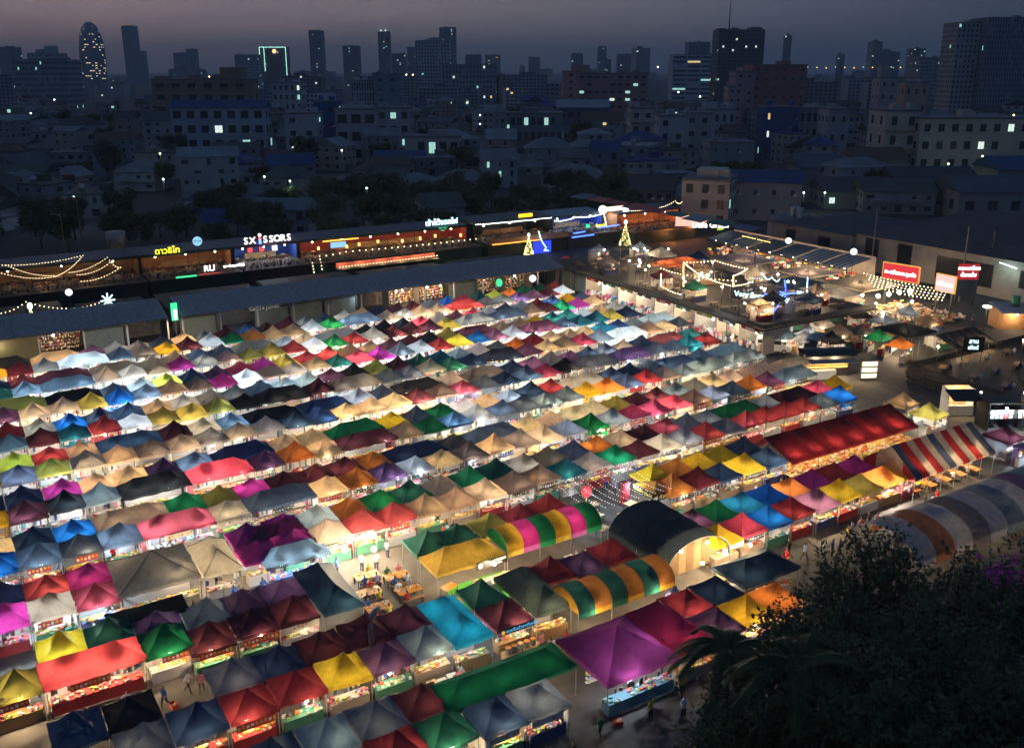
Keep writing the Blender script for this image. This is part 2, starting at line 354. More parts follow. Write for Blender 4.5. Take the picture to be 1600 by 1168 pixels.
# goods: tiny mixed merchandise, too small to tell apart singly
GC_FOOD = [(.75, .30, .06), (.65, .10, .05), (.70, .55, .10), (.35, .45, .08), (.75, .68, .52), (.45, .20, .08), (.8, .75, .7)]
GC_CLOTH = [(.8, .8, .8), (.75, .77, .8), (.05, .05, .06), (.5, .06, .08), (.06, .12, .4), (.7, .5, .45), (.75, .75, .7), (.25, .3, .35), (.1, .4, .38), (.7, .2, .35)]
def goods_mesh(kind, seed, w=2.6):
    r = random.Random(seed); m = MB()
    if kind == 'clothes':      # garments on rails at the front and along the back
        for (y, z0, n) in ((-1.15, 1.95, int(w * 5)), (.75, 1.9, int(w * 6)), (1.15, 2.0, int(w * 4))):
            m.tube([(-w / 2, y, z0), (w / 2, y, z0)], .015, 4, 0, (.4, .4, .4))
            for i in range(n):
                if r.random() < (.45 if y < 0 else .12): continue
                c = r.choice(GC_CLOTH); x = -w / 2 + (i + .5) * w / n; ww = r.uniform(.28, .42); hh = r.uniform(.45, .85)
                rot = r.uniform(-.5, .5) if y > 1 else r.uniform(.9, 1.5)
                m.box((x, y, z0 - hh / 2 - .04), (ww, .05, hh), 0, c, rot)
        for i in range(int(w * 7)):
            m.box((-w / 2 + r.random() * w, -.9 + r.uniform(-.3, .3), .92 + r.random() * .05), (r.uniform(.15, .35), r.uniform(.15, .3), .1), 0, r.choice(GC_CLOTH), r.uniform(-.3, .3))
    elif kind == 'food':
        for i in range(int(w * 13)):
            x = -w / 2 + r.random() * w; y = -.95 + r.uniform(-.35, .35); s = r.uniform(.10, .24)
            if r.random() < .5: m.box((x, y, .89 + s * .25), (s * 1.4, s, s * .5), 0, r.choice(GC_FOOD), r.uniform(-.2, .2))
            else: m.ball((x, y, .90 + s * .25), s * .5, 6, 4, 0, r.choice(GC_FOOD), .6)
        for i in range(int(w * 5)):
            m.box((-w / 2 + r.random() * w, .95, .95 + r.random() * .7), (r.uniform(.15, .4), .2, r.uniform(.15, .35)), 0, r.choice(GC_FOOD + GC_CLOTH))
        m.box((0, .95, .45), (w * .9, .4, .9), 0, (.3, .3, .32))
    else:                      # small wares on shelves and on the table
        for z in (1.0, 1.3, 1.6, 1.88):
            m.box((0, 1.15, z - .02), (w * .95, .28, .03), 0, (.75, .75, .72))
            for i in range(int(w * 7)):
                if r.random() < .15: continue
                h = r.uniform(.08, .24); m.box((-w / 2 + (i + .5) * w / int(w * 7), 1.1, z + h / 2), (.11, .14, h), 0, r.choice(GC_CLOTH + GC_FOOD), 0, False)
        for i in range(int(w * 11)):
            m.box((-w / 2 + r.random() * w, -.95 + r.uniform(-.35, .35), .93), (r.uniform(.08, .25), r.uniform(.08, .2), r.uniform(.04, .16)), 0, r.choice(GC_CLOTH + GC_FOOD), r.uniform(-.3, .3))
        for i in range(int(w * 4)):
            m.box((-w / 2 + r.random() * w, -1.25, 1.72 + r.uniform(-.1, .1)), (r.uniform(.1, .25), .04, r.uniform(.25, .5)), 0, r.choice(GC_CLOTH))
    return m.mesh('merchandise', GOODS)
GDS = {1: [goods_mesh(k, s) for k in ('clothes', 'food', 'wares') for s in (1, 2, 3)], 2: [goods_mesh(k, s, 5.5) for k in ('clothes', 'food', 'wares') for s in (4, 5)]}
def counter_mesh(w):
    m = MB(); m.box((0, -.95, .86), (w, .8, .04)); m.box((0, -1.33, .44), (w, .03, .8)); m.box((-w / 2 + .02, -.95, .44), (.03, .76, .8)); m.box((w / 2 - .02, -.95, .44), (.03, .76, .8))
    return m.mesh('counter', CLOTH)
CNT = {1: counter_mesh(2.5), 2: counter_mesh(5.4)}
def sheet_mesh(w, h, seed, name):
    m = MB(); m.smooth = True; n = int(w * 5); r = random.Random(seed)
    for i in range(n + 1):
        x = -w / 2 + w * i / n; y = .03 * math.sin(i * 1.3 + seed) + .02 * r.uniform(-1, 1)
        m.v += [(x, y, 2.12), (x, y * 1.6, 2.12 - h)]
    for i in range(n): m.f.append((2 * i, 2 * i + 1, 2 * i + 3, 2 * i + 2)); m.m.append(0); m.c.append(None)
    return m.mesh(name, CLOTH)
BACK = {1: sheet_mesh(2.8, 2.0, 1, 'back_cloth'), 2: sheet_mesh(5.7, 2.0, 2, 'back_cloth')}
SIDE = sheet_mesh(2.6, 1.9, 3, 'side_cloth')
FRONTSKIRT = sheet_mesh(2.7, .75, 4, 'front_cloth')

NSTALL = [0]
def afab(name, trans):
    m = bpy.data.materials.new(name); m.use_nodes = True; t = m.node_tree; b = t.nodes['Principled BSDF']; o = t.nodes['Material Output']
    a = t.nodes.new('ShaderNodeAttribute'); a.attribute_name = 'col'; b.inputs['Roughness'].default_value = .75
    t.links.new(a.outputs['Color'], b.inputs['Base Color'])
    tr = t.nodes.new('ShaderNodeBsdfTranslucent'); t.links.new(a.outputs['Color'], tr.inputs['Color'])
    ms = t.nodes.new('ShaderNodeMixShader'); ms.inputs[0].default_value = trans
    t.links.new(b.outputs[0], ms.inputs[1]); t.links.new(tr.outputs[0], ms.inputs[2]); t.links.new(ms.outputs[0], o.inputs[0])
    return m
FARM = [afab('far_canopy_cloth', .33), GOODS, STEEL, BULB_WARM, BULB_COOL, BLACK]
far = MB()
def far_add(me, M, mats=None, col=None):
    a = me.attributes.get('col')
    vs = [M @ v.co for v in me.vertices]; o = len(far.v); far.v += [tuple(q) for q in vs]
    for p in me.polygons:
        far.f.append(tuple(i + o for i in p.vertices)); far.m.append(mats[p.material_index] if mats else 0)
        far.c.append(tuple(a.data[p.index].color[:3]) if (a and col is None) else col)
def far_stall(x, y, rz, code, wide, lit, full):
    """rows farthest back: more than three hundred stalls are nearer, so these are one mass"""
    r = rnd; c = PALETTE[code][1]; f = r.uniform(.85, 1.15); col = tuple(min(.9, v * f) for v in c)
    M = Matrix.Translation((x, y, r.uniform(-.08, .12))) @ Matrix.Rotation(rz + r.uniform(-.03, .03), 4, 'Z') @ Matrix.Rotation(r.uniform(-.03, .03), 4, 'X')
    far_add(r.choice(CAN1 if wide == 1 else CAN2), M, [0], col)
    hw = 1.40 if wide == 1 else 2.87
    for s in (-1, 1): far_add(POLE, M @ Matrix.Translation((s * hw, -1.4, 0)), [2], (.3, .3, .3))
    temp = 'w' if code in 'coyrpx' and r.random() < .85 else ('c' if code in 'wlsb' and r.random() < .8 else r.choice('wc'))
    lc = WARM if temp == 'w' else COOL
    power = r.uniform(85, 140) if lit else r.choice((2, 5, 9, 18, 30, 48, 75)) * r.uniform(.8, 1.2) * (.5 if not full else 1.2)
    for i in range(wide):
        q = M @ Vector((r.uniform(-.5, .5) + (0 if wide == 1 else -1.45 + 2.9 * i), (r.uniform(-1.3, -1.0) if full and r.random() < .5 else r.uniform(-.6, .5)), r.uniform(1.66, 1.86)))
        if power > 10: far_add(BW if temp == 'w' else BC, Matrix.Translation(q + Vector((0, 0, .14))), [3 if temp == 'w' else 4, 5], (.1, .1, .1))
        lamp('stall_light', q - Vector((0, 0, .1)), power, lc)
    if full:
        bc = r.choice(((.75, .75, .74), (.72, .70, .62), col, (.7, .72, .75)))
        far_add(BACK[wide], M @ Matrix.Translation((0, 1.42, 0)), [0], bc)
        far_add(CNT[wide], M, [0], r.choice(((.7, .7, .7), (.5, .06, .07), (.12, .13, .3), (.6, .5, .4))))
        far_add(r.choice(GDS[wide]), M, [1])
def make_stall(label, x, y, rz, code, wide=1, lit=False, full=True, near=False, power=None, temp=None, group='stalls under peaked canopies in rows', can=None, zs=1.0):
    name, c = PALETTE[code]; r = rnd
    t = thing('market_stall', label, 'market stall', (x, y, 0), rz, group)
    NSTALL[0] += 1
    f = r.uniform(.85, 1.15); col = tuple(min(.9, max(0.004, v * f * r.uniform(.93, 1.07))) for v in c)
    cm = can or r.choice(CAN1 if wide == 1 else CAN2)
    o = obj('canopy', cm, t, (0, 0, r.uniform(-.06, .08)), r.choice((0, PI)), col); o.scale = (r.uniform(.98, 1.05), r.uniform(.98, 1.05), zs); o.rotation_euler = (r.uniform(-.03, .03), r.uniform(-.03, .03), o.rotation_euler[2] + r.uniform(-.03, .03))
    hw, hd = (1.40 if wide == 1 else 2.87), 1.40
    corners = [(-hw, -hd), (hw, -hd)] + ([(-hw, hd), (hw, hd)] if near else [])
    for (px, py) in corners: obj('pole', POLE, t, (px, py, 0))
    if temp is None:
        temp = 'w' if code in 'coyrpx' and r.random() < .85 else ('c' if code in 'wlsb' and r.random() < .8 else ('w' if r.random() < (.5 if (x < 45 and y > 70) else .78) else 'c'))
    lc = WARM if temp == 'w' else COOL
    if r.random() < .2: lc = NEUT
    if power is None:
        power = r.uniform(85, 140) if lit else r.choice((2, 5, 9, 18, 30, 48, 75)) * r.uniform(.8, 1.2) * (.5 if not full else 1.2)
    n = wide
    for i in range(n):
        lx = r.uniform(-.5, .5) + (0 if n == 1 else (-1.45 + 2.9 * i)); ly = (r.uniform(-1.3, -1.1) if r.random() < .5 else r.uniform(-.9, .2)) if full else r.uniform(-.5, .7); lz = r.uniform(1.66, 1.86)
        if power > 10: obj('lamp_bulb', BW if temp == 'w' else BC, t, (lx, ly, lz + .14))
        lamp('stall_light', (lx, ly, lz - .1), power, tuple(min(1, v * r.uniform(.95, 1.05)) for v in lc), t)
    if full:
        bc = r.choice(((.75, .75, .74), (.75, .75, .74), (.72, .70, .62), col, (.15, .16, .2), (.7, .72, .75)))
        obj('back_cloth', BACK[wide], t, (0, 1.42, 0), 0, bc)
        if r.random() < .45:
            obj('side_cloth', SIDE, t, (hw * r.choice((-1, 1)) * .97, 0, 0), PI / 2, r.choice((bc, (.7, .7, .7), col)))
        if wide == 1 and r.random() < .10 and not lit: obj('front_cloth', FRONTSKIRT, t, (0, -1.44, 0), 0, r.choice((bc, col)))
        obj('counter', CNT[wide], t, (0, 0, 0), 0, r.choice(((.7, .7, .7), (.5, .06, .07), (.12, .13, .3), (.4, .25, .12), (.1, .3, .2), (.6, .5, .4))))
        G = GDS[wide]
        k = (r.randrange(0, len(G)) if y > 72 else r.choice(range(len(G) // 3, len(G))))
        tag(obj('merchandise', G[k], t), kind='stuff')
        if near and y < 80 and group is not None:
            if r.random() < .55: VENDORS.append((x + r.uniform(-.7, .7), y - .25, name, label))
            if r.random() < .5:
                o = obj('menu_board', r.choice(BOARDS), t, (r.uniform(-.4, .4) * wide, -1.5, 1.74))
    return t

VENDORS = []
def board_mesh(seed):
    r = random.Random(seed); m = MB(); w = r.uniform(1.5, 2.4); h = r.uniform(.3, .5); bg_ = r.choice(((.5, .05, .04), (.7, .62, .1), (.05, .1, .3), (.7, .7, .68), (.03, .2, .1), (.02, .02, .02)))
    m.box((0, 0, 0), (w, .03, h), 0, bg_)
    for i in range(int(w * 4)): m.box((-w / 2 + w * (i + .5) / int(w * 4), -.022, r.uniform(-.05, .08)), (w / int(w * 4) * .6, .012, h * r.uniform(.3, .6)), 0, r.choice(((.75, .75, .7), (.7, .5, .1), (.65, .3, .1), (.8, .8, .8))))
    return m.mesh('menu_board', GOODS)
BOARDS = [board_mesh(i) for i in range(8)]
def parse(s):
    d = {}
    for q in s.split():
        i = 1 if q[0] == '-' else 0
        while q[i].isdigit(): i += 1
        d[int(q[:i])] = (q[i], 2 if '2' in q[i + 1:] else 1, '!' in q)
    return d
SKIP = {(2, 0): set(range(2, 5)), (2, 1): set(range(2, 5))}
FILL = 'gtBsnmcrkGpyeob'
for j in range(9, -1, -1):
    for b in (1, 0):
        d = parse(ROWS[(j, b)])
        if j >= 3:
            for k in range(-1, KMAX[j] + 1):
                if k not in d and not (k - 1 in d and d[k - 1][1] == 2): d[k] = (rnd.choice(FILL), 1, False)
        elif j == 2:
            for k in range(-1, 29):
                if k not in d and not (k - 1 in d and d[k - 1][1] == 2): d[k] = (('M' if k < 7 else rnd.choice('ggr')), 1, False)
        elif j == 1:
            d = {k: v for k, v in d.items() if (17 <= k <= 20) or (b == 1 and k <= 1) or (b == 0 and k <= 2)}
            if b == 1: d[17] = ('y', 1, False); d[21] = ('n', 1, False)
            else: d[21] = ('n', 1, False)
        else:
            if b == 0: d[22] = ('O', 1, False); d[23] = ('o', 1, True); d[24] = ('y', 1, False)
            else: d[22] = ('r', 1, False); d[23] = ('M', 1, False)
        ks = sorted(k for k in d if k not in SKIP.get((j, b), ()))
        ks = [k for k in ks if not (k - 1 in d and d[k - 1][1] == 2)]
        tot = len(ks); row = (9 - j) * 2 + (1 if b else 2)
        for i, k in enumerate(ks):
            code, wd, lit = d[k]
            u = U0 + PU * (k + (0.5 if wd == 2 else 0)); sl = .020 - .0012 * j
            v = (VB[j] if b else VF[j]) + sl * u + rnd.uniform(-.06, .06)
            if j >= 7:
                far_stall(u + rnd.uniform(-.04, .04), v, (PI if b else 0) + sl, code, wd, lit, b == 0); continue
            lab = '%s%s %scanopy stall, %s from the street end, %s row from the long shed' % ('glowing ' if lit else '', PALETTE[code][0], 'double ' if wd == 2 and not lit else '', ordn(tot - i), ordn(row))
            make_stall(lab, u + rnd.uniform(-.04, .04), v, (PI if b else 0) + sl, code, wd, lit, b == 0, j <= 3)

fo = far.build('distant_stalls', FARM)
tag(fo, 'mass of small many-coloured canopy stalls in the rows nearest the long shed', 'market stalls', None, 'stuff')

# ------------------------------------------------------------------ larger and odd canopies near the front
def col_of(code): return PALETTE[code][1]
RIBMAT = mat('dark_rib', (.03, .03, .03), .6, 0)
def big_tent(label, x0, x1, y0, y1, color, H=1.1, eave=2.25, power=30, temp='w', lamps=((0, 0),), sag=.3, seed=1, ribs=False, counter=None, goods=None, name='market_tent', cat='market tent', back=None):
    w, d = x1 - x0, y1 - y0; t = thing(name, label, cat, ((x0 + x1) / 2, (y0 + y1) / 2, 0))
    o = obj('canopy', canopy_mesh('canopy', w, d, H, sag, seed), t, (0, 0, eave - 2.2), 0, color)
    for sx in (-1, 1):
        for sy in (-1, 1): obj('pole', POLE, t, (sx * (w / 2 - .06), sy * (d / 2 - .06), eave - 2.2))
    if ribs:
        for sx in (-1, 1):
            for sy in (-1, 1):
                m = MB(); ex, ey = max(0, (w - d) / 2), max(0, (d - w) / 2)
                m.tube([(sx * ex, sy * ey, eave + H + .03), ((sx * ex + sx * w / 2) / 2, (sy * ey + sy * d / 2) / 2, eave + H * .45 + .0), (sx * w / 2, sy * d / 2, eave + .03)], .03, 5)
                m.build('rib', RIBMAT, t)
    for (lx, ly) in lamps:
        obj('lamp_bulb', BW if temp == 'w' else BC, t, (lx, ly, eave - .25)); lamp('tent_light', (lx, ly, eave - .5), power, WARM if temp == 'w' else COOL, t)
    if back is not None: obj('back_cloth', sheet_mesh(w - .1, 2.0, seed, 'back_cloth'), t, (0, d / 2 - .08, eave - 2.2), 0, back)
    if counter is not None: obj('counter', counter_mesh(w - .5), t, (0, -d / 2 + 1.45, 0), 0, counter)
    if goods: tag(obj('merchandise', goods_mesh(goods, seed + 40, w - .4), t, (0, -d / 2 + 1.45, 0)), kind='stuff')
    return t
def vault(label, x0, x1, y0, y1, ze, rise, cols, axis='x', n=12, lip=.35, lipcols=None, power=60, lamps=(), temp='w', end=None, name='barrel_tent', cat='market tent', sagn=.0):
    """barrel-roofed tent made of side by side cloth panels; axis = direction of the barrel"""
    t = thing(name, label, cat, ((x0 + x1) / 2, (y0 + y1) / 2, 0)); W, D = x1 - x0, y1 - y0
    L, A = (W, D) if axis == 'x' else (D, W); k = len(cols); st = L / k
    def pt(s, a, zoff=0):
        th = PI * a; y = -A / 2 * math.cos(th); z = ze + rise * math.sin(th) ** .85 + zoff
        z -= sagn * (1 - (2 * s / L) ** 2)
        return (s, y, z) if axis == 'x' else (-y, s, z)
    for i, c in enumerate(cols):
        m = MB(); m.smooth = True; s0 = -L / 2 + i * st; q = 4
        for a in range(n + 1):
            for b in range(q + 1):
                s = s0 + st * b / q; pp = pt(s, a / n, -.10 * math.sin(PI * b / q) * (.35 + .65 * math.sin(PI * a / n))); m.v.append((pp[0], pp[1], pp[2] + .06 * noise.noise(Vector((s * 1.6, a * .7, i * 1.3)))))
        for a in range(n):
            for b in range(q):
                o = a * (q + 1) + b; m.f.append((o, o + 1, o + q + 2, o + q + 1)); m.m.append(0); m.c.append(None)
        m.build('roof_panel', FABRIC, t, color=c)
        if lip:
            for sgn in (0, 1):
                m = MB(); a, b = pt(s0, sgn), pt(s0 + st, sgn); m.quad(a, b, (b[0], b[1], b[2] - lip), (a[0], a[1], a[2] - lip))
                m.build('valance', FABRIC, t, color=(lipcols[i % len(lipcols)] if lipcols else c))
    for i in range(0, k + 1, 2):
        s = -L / 2 + i * st
        for sgn in (0, 1):
            p = pt(s, sgn); m = MB(); m.tube([(p[0], p[1], 0), p], .035, 6); m.build('pole', STEEL, t)
        m = MB(); m.tube([pt(s, a / n, -.05) for a in range(n + 1)], .03, 5); m.build('hoop', STEEL, t)
    if end is not None:
        for s in (-L / 2 + .05, L / 2 - .05):
            m = MB(); P = [pt(s, a / n, -.06) for a in range(n + 1)]; m.add(P, [tuple(range(n + 1))]); m.build('end_cloth', FABRIC, t, color=end)
    for (lx, ly, lz) in lamps:
        obj('lamp_bulb', BW if temp == 'w' else BC, t, (lx, ly, lz)); lamp('tent_light', (lx, ly, lz - .25), power, WARM if temp == 'w' else COOL, t)
    return t

big_tent('large grey marquee with four ridges beside the maroon stalls with red lamps', 6.9, 12.6, 65.3, 71.0, (.21, .22, .205), 1.5, 2.4, 16, 'w', ((-1, 2.2), (1.5, -1.5)), .15, 3, True, (.5, .45, .35), 'food')
big_tent('see-through plastic canopy with dark ribs beside the large grey marquee', 12.75, 15.6, 65.0, 70.2, (.42, .41, .33), 1.2, 2.4, 42, 'w', ((0, 1.8), (.3, -1)), .2, 4, True, (.6, .6, .6), 'wares')
big_tent('magenta-edged canopy over a phone and trinket stall behind the see-through canopy', 16.9, 22.2, 68.2, 71.2, (.17, .05, .10), .9, 2.1, 18, 'c', ((0, 0), (1.5, -.8)), .3, 5, False, (.5, .08, .3), 'wares')
big_tent('slate canopy over a blue-lit snack counter before the magenta-edged canopy', 17.2, 22.4, 64.2, 67.2, (.10, .14, .17), .8, 2.1, 48, 'c', ((-1.3, -1.0), (1.6, -1.0)), .3, 6, False, (.1, .2, .5), 'wares')
SP = 'odd stalls in the front blocks'
for (x, y, c, b, ext) in ((8.6, 60.2, 'P', 1, 'between the black tarpaulin and the slate stall'), (11.7, 60.3, 'g', 1, 'behind the brown-red stall pair'), (14.3, 60.3, 'P', 1, 'behind the nearer maroon stall with yellow menu boards'),
                          (17.1, 60.3, 'P', 1, 'beside the big navy canopy'), (11.2, 57.4, 'm', 0, 'beside the green stall with the orange drinks'), (14.2, 57.4, 'm', 0, 'with yellow menu boards'), (17.0, 57.5, 'm', 0, 'with the steel grill, beside the big navy canopy'),
                          (11.4, 52.3, 'g', 1, 'two behind the red stall at the bottom edge'), (14.3, 52.2, 'n', 1, 'behind the yellow stall'), (17.2, 52.3, 'm', 1, 'behind the yellow stall beside the smoke pipe'), (20.2, 52.4, 'm', 1, 'with the smoke pipe rising from it'),
                          (23.1, 52.2, 'm', 1, 'beside the big teal canopy'), (8.4, 49.2, 'n', 0, 'at the bottom edge of the market'), (11.4, 49.2, 'r', 0, 'at the bottom edge beside the navy one'), (14.4, 49.3, 'r', 0, 'beside the yellow stall, at the bottom edge'), (17.4, 49.3, 'y', 0, 'beside the smoke pipe'),
                          (20.4, 49.2, 'P', 0, 'with the food poster, between yellow and slate canopies'), (23.2, 49.4, 's', 0, 'over white cool boxes beside the teal canopy'), (29.3, 52.4, 'G', 1, 'behind the noodle stall with the blue lettering'), (29.4, 49.4, 'm', 0, 'with blue lettering over orange pots'),
                          (35.3, 52.5, 'r', 1, 'behind the brown and green barrel tent'), (38.1, 52.4, 'P', 1, 'behind the brown and green barrel tent'), (41.0, 52.6, 'r', 1, 'beside the big dark dome'),
                          (29.2, 61.3, 'G', 1, 'behind the mustard canopy'), (32.1, 61.3, 'G', 1, 'behind the mustard canopy, beside the olive one'), (35.1, 61.4, 'O', 1, 'behind the rainbow barrel tent'), (38.2, 61.5, 'r', 1, 'behind the rainbow barrel tent, beside the olive one'), (41.2, 61.6, 'r', 1, 'beside the courtyard under fairy lights'),
                          (41.2, 44.0, 'r', 0, 'behind the big magenta tents'), (44.2, 44.2, 'n', 1, 'behind the bright yellow canopy'), (44.1, 41.1, 'y', 0, 'bright one beside the palm fronds'), (41.0, 41.0, 'P', 0, 'between the yellow canopy and the palm fronds'), (47.0, 41.2, 'o', 0, 'half hidden by the dark trees'),
                          (5.4, 49.0, 'g', 1, 'at the bottom corner'), (2.4, 52.0, 'n', 1, 'at the bottom corner'), (5.4, 52.1, 'k', 1, 'before the wide red stall'), (17.4, 44.0, 'g', 1, 'before the yellow stall'), (20.3, 44.0, 'm', 1, 'before the food poster'), (14.4, 44.0, 's', 1, 'before the red one at the bottom edge'),
                          (11.4, 44.0, 'n', 1, 'before the red one beside the navy one'), (17.4, 41.0, 'r', 0, 'in the lowest row'), (20.4, 41.0, 'G', 0, 'in the lowest row beside the red one'), (23.4, 40.6, 'n', 0, 'before the long dark green canopy'), (26.4, 40.6, 'g', 0, 'before the long dark green canopy, beside the magenta tent')):
    make_stall('%s canopy stall %s' % (PALETTE[c][0], ext), x, y, PI if b else 0, c, 1, c == 'y', b == 0, True, rnd.uniform(10, 22) if not b else rnd.uniform(2, 6), 'w', SP)
big_tent('big navy canopy beside the open dining court', 18.6, 21.6, 55.7, 62.3, (.025, .07, .12), 1.2, 2.3, 10, 'w', ((.5, -2.4),), .2, 7)
big_tent('mustard canopy with a black sign, artificial grass and a seafood table', 27.7, 33.7, 56.4, 59.5, (.50, .33, .05), 1.15, 2.3, 22, 'w', ((-1.7, .2), (1.5, -.2)), .25, 8)
big_tent('big teal canopy with two peaks over a salad counter', 24.6, 27.5, 47.6, 53.4, (.01, .22, .30), 1.1, 2.3, 16, 'c', ((0, 1.6), (.1, -1.4)), .15, 9, False, (.3, .25, .15), 'food')
big_tent('large grey-green canopy beside the brown and green barrel tent', 31.0, 34.0, 47.8, 53.7, (.085, .125, .11), 1.25, 2.4, 10, 'w', ((0, -2),), .1, 10, False, (.4, .25, .12), 'food')
big_tent('long dark green canopy at the bottom edge, lit green from inside', 21.2, 30.3, 41.9, 44.9, (.005, .10, .05), .9, 2.3, 9, 'w', ((-3, 0), (-.2, 0), (2.8, .2)), .2, 11)
big_tent('very large magenta tent with a pink glow, at the bottom edge', 30.5, 36.2, 39.0, 44.7, (.26, .035, .15), 1.6, 2.5, 16, 'c', ((1.6, -.6), (-1, -2.3)), .12, 12, False, (.2, .4, .5), 'wares')
big_tent('crimson tent joined to the very large magenta tent', 36.3, 39.5, 39.2, 44.8, (.27, .02, .10), 1.3, 2.5, 9, 'w', ((0, -1.5),), .15, 13, False, (.6, .5, .35), 'food')
big_tent('wide navy canopy over produce tables beside the foreground trees', 46.2, 52.0, 43.3, 46.8, (.02, .05, .10), 1.0, 2.2, 8, 'w', ((-1.5, -.6),), .2, 14, False, (.5, .4, .3), 'food')
t = thing('black_tarpaulin', 'black tarpaulin sagging between the green and the dusky purple stalls', 'tarpaulin', (8.2, 62.2, 0))
m = MB(); m.smooth = True
for j in range(9):
    for i in range(13):
        x, y = -2.6 + 5.2 * i / 12, -1.1 + 2.4 * j / 8
        m.v.append((x, y, 2.35 - .5 * (1 - (x / 2.6) ** 2) * (1 - (y / 1.4) ** 2) + .1 * noise.noise(Vector((x * 2, y * 2, 4)))))
for j in range(8):
    for i in range(12): o = j * 13 + i; m.f.append((o, o + 1, o + 14, o + 13)); m.m.append(0); m.c.append(None)
m.build('sheet', FABRIC, t, color=(.012, .012, .012))
for (x, y) in ((-2.6, -1.1), (2.6, -1.1), (-2.6, 1.3), (2.6, 1.3)): obj('pole', POLE, t, (x, y, .15))

GRN, MUS, MAG, TEAL, RUST = (.012, .20, .07), (.62, .36, .03), (.42, .03, .22), (.02, .10, .09), (.38, .16, .04)
vault('rainbow barrel tent striped green, mustard and magenta over dining tables', 33.9, 43.0, 56.5, 59.8, 2.3, 1.25, [MUS, MAG, GRN, MUS, MAG, GRN], lipcols=[(.75, .55, .08), (.6, .15, .5), (.03, .4, .15)], lamps=((-2.4, -.4, 2.9), (2.2, -.4, 2.9)), end=GRN, lip=.45, power=13)
vault('barrel tent striped brown and dark green over a long buffet counter', 33.7, 42.4, 46.6, 49.9, 2.2, 1.2, [TEAL, RUST, TEAL, RUST, TEAL, RUST], lipcols=[(.02, .13, .1), (.62, .36, .04)], lamps=((-2.8, -1.2, 2.0), (2.6, -1.2, 2.0)), end=(.5, .28, .04), lip=.4, power=22)
vault('big dark vaulted dome tent with a lit arch at its mouth', 43.3, 49.9, 48.6, 56.0, 1.3, 2.4, [(.035, .055, .07)] * 4, axis='y', lip=0, n=16, lamps=((-1.2, -2.9, 2.5), (1.5, -2.9, 2.5)), power=2.5, name='dome_tent')
dm = [o for o in COL.objects if o.name.startswith('dome_tent')][0]
for i in range(8):
    x = -3.1 + 6.2 * (i + .5) / 8; h = 1.3 + 2.4 * math.sqrt(max(0, 1 - (x / 3.3) ** 2)) - .1; m = MB(); m.box((x, -2.2, h / 2), (.76, .05, h)); m.build('curtain_panel', CLOTH, dm, color=((.40, .31, .18) if i % 2 else (.24, .16, .09)))
STR = [(.40, .385, .38), (.34, .14, .07), (.42, .40, .39), (.20, .17, .16), (.40, .39, .40), (.16, .20, .24), (.40, .40, .40), (.22, .12, .20), (.14, .26, .26), (.40, .385, .38), (.45, .07, .06), (.60, .48, .26)]
vault('long barrel tent with wide grey, purple and rust stripes behind the foreground trees', 58.5, 86.0, 38.0, 44.0, 2.6, 2.1, STR, lip=.3, n=14, lamps=((-8, 0, 2.6), (0, 0, 2.6), (9, 0, 2.6)), power=7, sagn=.0)
# gable tents with stripes
def gable(label, x0, x1, y0, y1, ze, zr, cols, lamps, power, name, ridge=.5, temp='w', skirt=.25, skirtcol=None):
    t = thing(name, label, 'market tent', ((x0 + x1) / 2, (y0 + y1) / 2, 0)); W, D = x1 - x0, y1 - y0; k = len(cols); st = W / k; yr = -D / 2 + D * ridge
    for i, c in enumerate(cols):
        m = MB(); m.smooth = False; s0 = -W / 2 + i * st; q = 3; rows = 5
        for (ya, za, yb, zb) in ((-D / 2, ze, yr, zr), (yr, zr, D / 2, ze)):
            o0 = len(m.v)
            for a in range(rows + 1):
                for b in range(q + 1):
                    f = a / rows; m.v.append((s0 + st * b / q, ya + (yb - ya) * f, za + (zb - za) * f - .10 * math.sin(PI * f) - .03 * math.sin(PI * b / q) * math.sin(PI * f)))
            for a in range(rows):
                for b in range(q): o = o0 + a * (q + 1) + b; m.f.append((o, o + 1, o + q + 2, o + q + 1)); m.m.append(0); m.c.append(None)
        m.smooth = True; m.build('roof_panel', FABRIC, t, color=c)
        for sg in (-1, 1):
            m = MB(); m.quad((s0, sg * D / 2, ze), (s0 + st, sg * D / 2, ze), (s0 + st, sg * (D / 2 + .01), ze - skirt), (s0, sg * (D / 2 + .01), ze - skirt))
            m.build('valance', FABRIC, t, color=skirtcol or c)
    for i in range(0, k + 1, 2):
        for sg in (-1, 1):
            m = MB(); m.tube([(-W / 2 + i * st, sg * D / 2 * .98, 0), (-W / 2 + i * st, sg * D / 2 * .98, ze)], .035, 6); m.build('pole', STEEL, t)
        m = MB(); m.tube([(-W / 2 + i * st, -D / 2, ze - .04), (-W / 2 + i * st, yr, zr - .05), (-W / 2 + i * st, D / 2, ze - .04)], .025, 5); m.build('rafter', STEEL, t)
    for (lx, ly, lz) in lamps:
        obj('lamp_bulb', BW if temp == 'w' else BC, t, (lx, ly, lz)); lamp('tent_light', (lx, ly, lz - .25), power, WARM if temp == 'w' else COOL, t)
    return t
RD, CRM, BLU = (.28, .025, .03), (.48, .42, .35), (.06, .09, .16)
gt = gable('gable tent with broad red and cream stripes and blue bands over dining tables', 72.8, 85.0, 48.6, 54.4, 2.5, 4.7, [BLU, RD, CRM, RD, CRM, BLU, CRM, RD, CRM, RD, CRM, BLU], ((-3.5, -1.5, 2.5), (.5, -1.5, 2.5), (4, -1.5, 2.5)), 26, 'striped_tent')
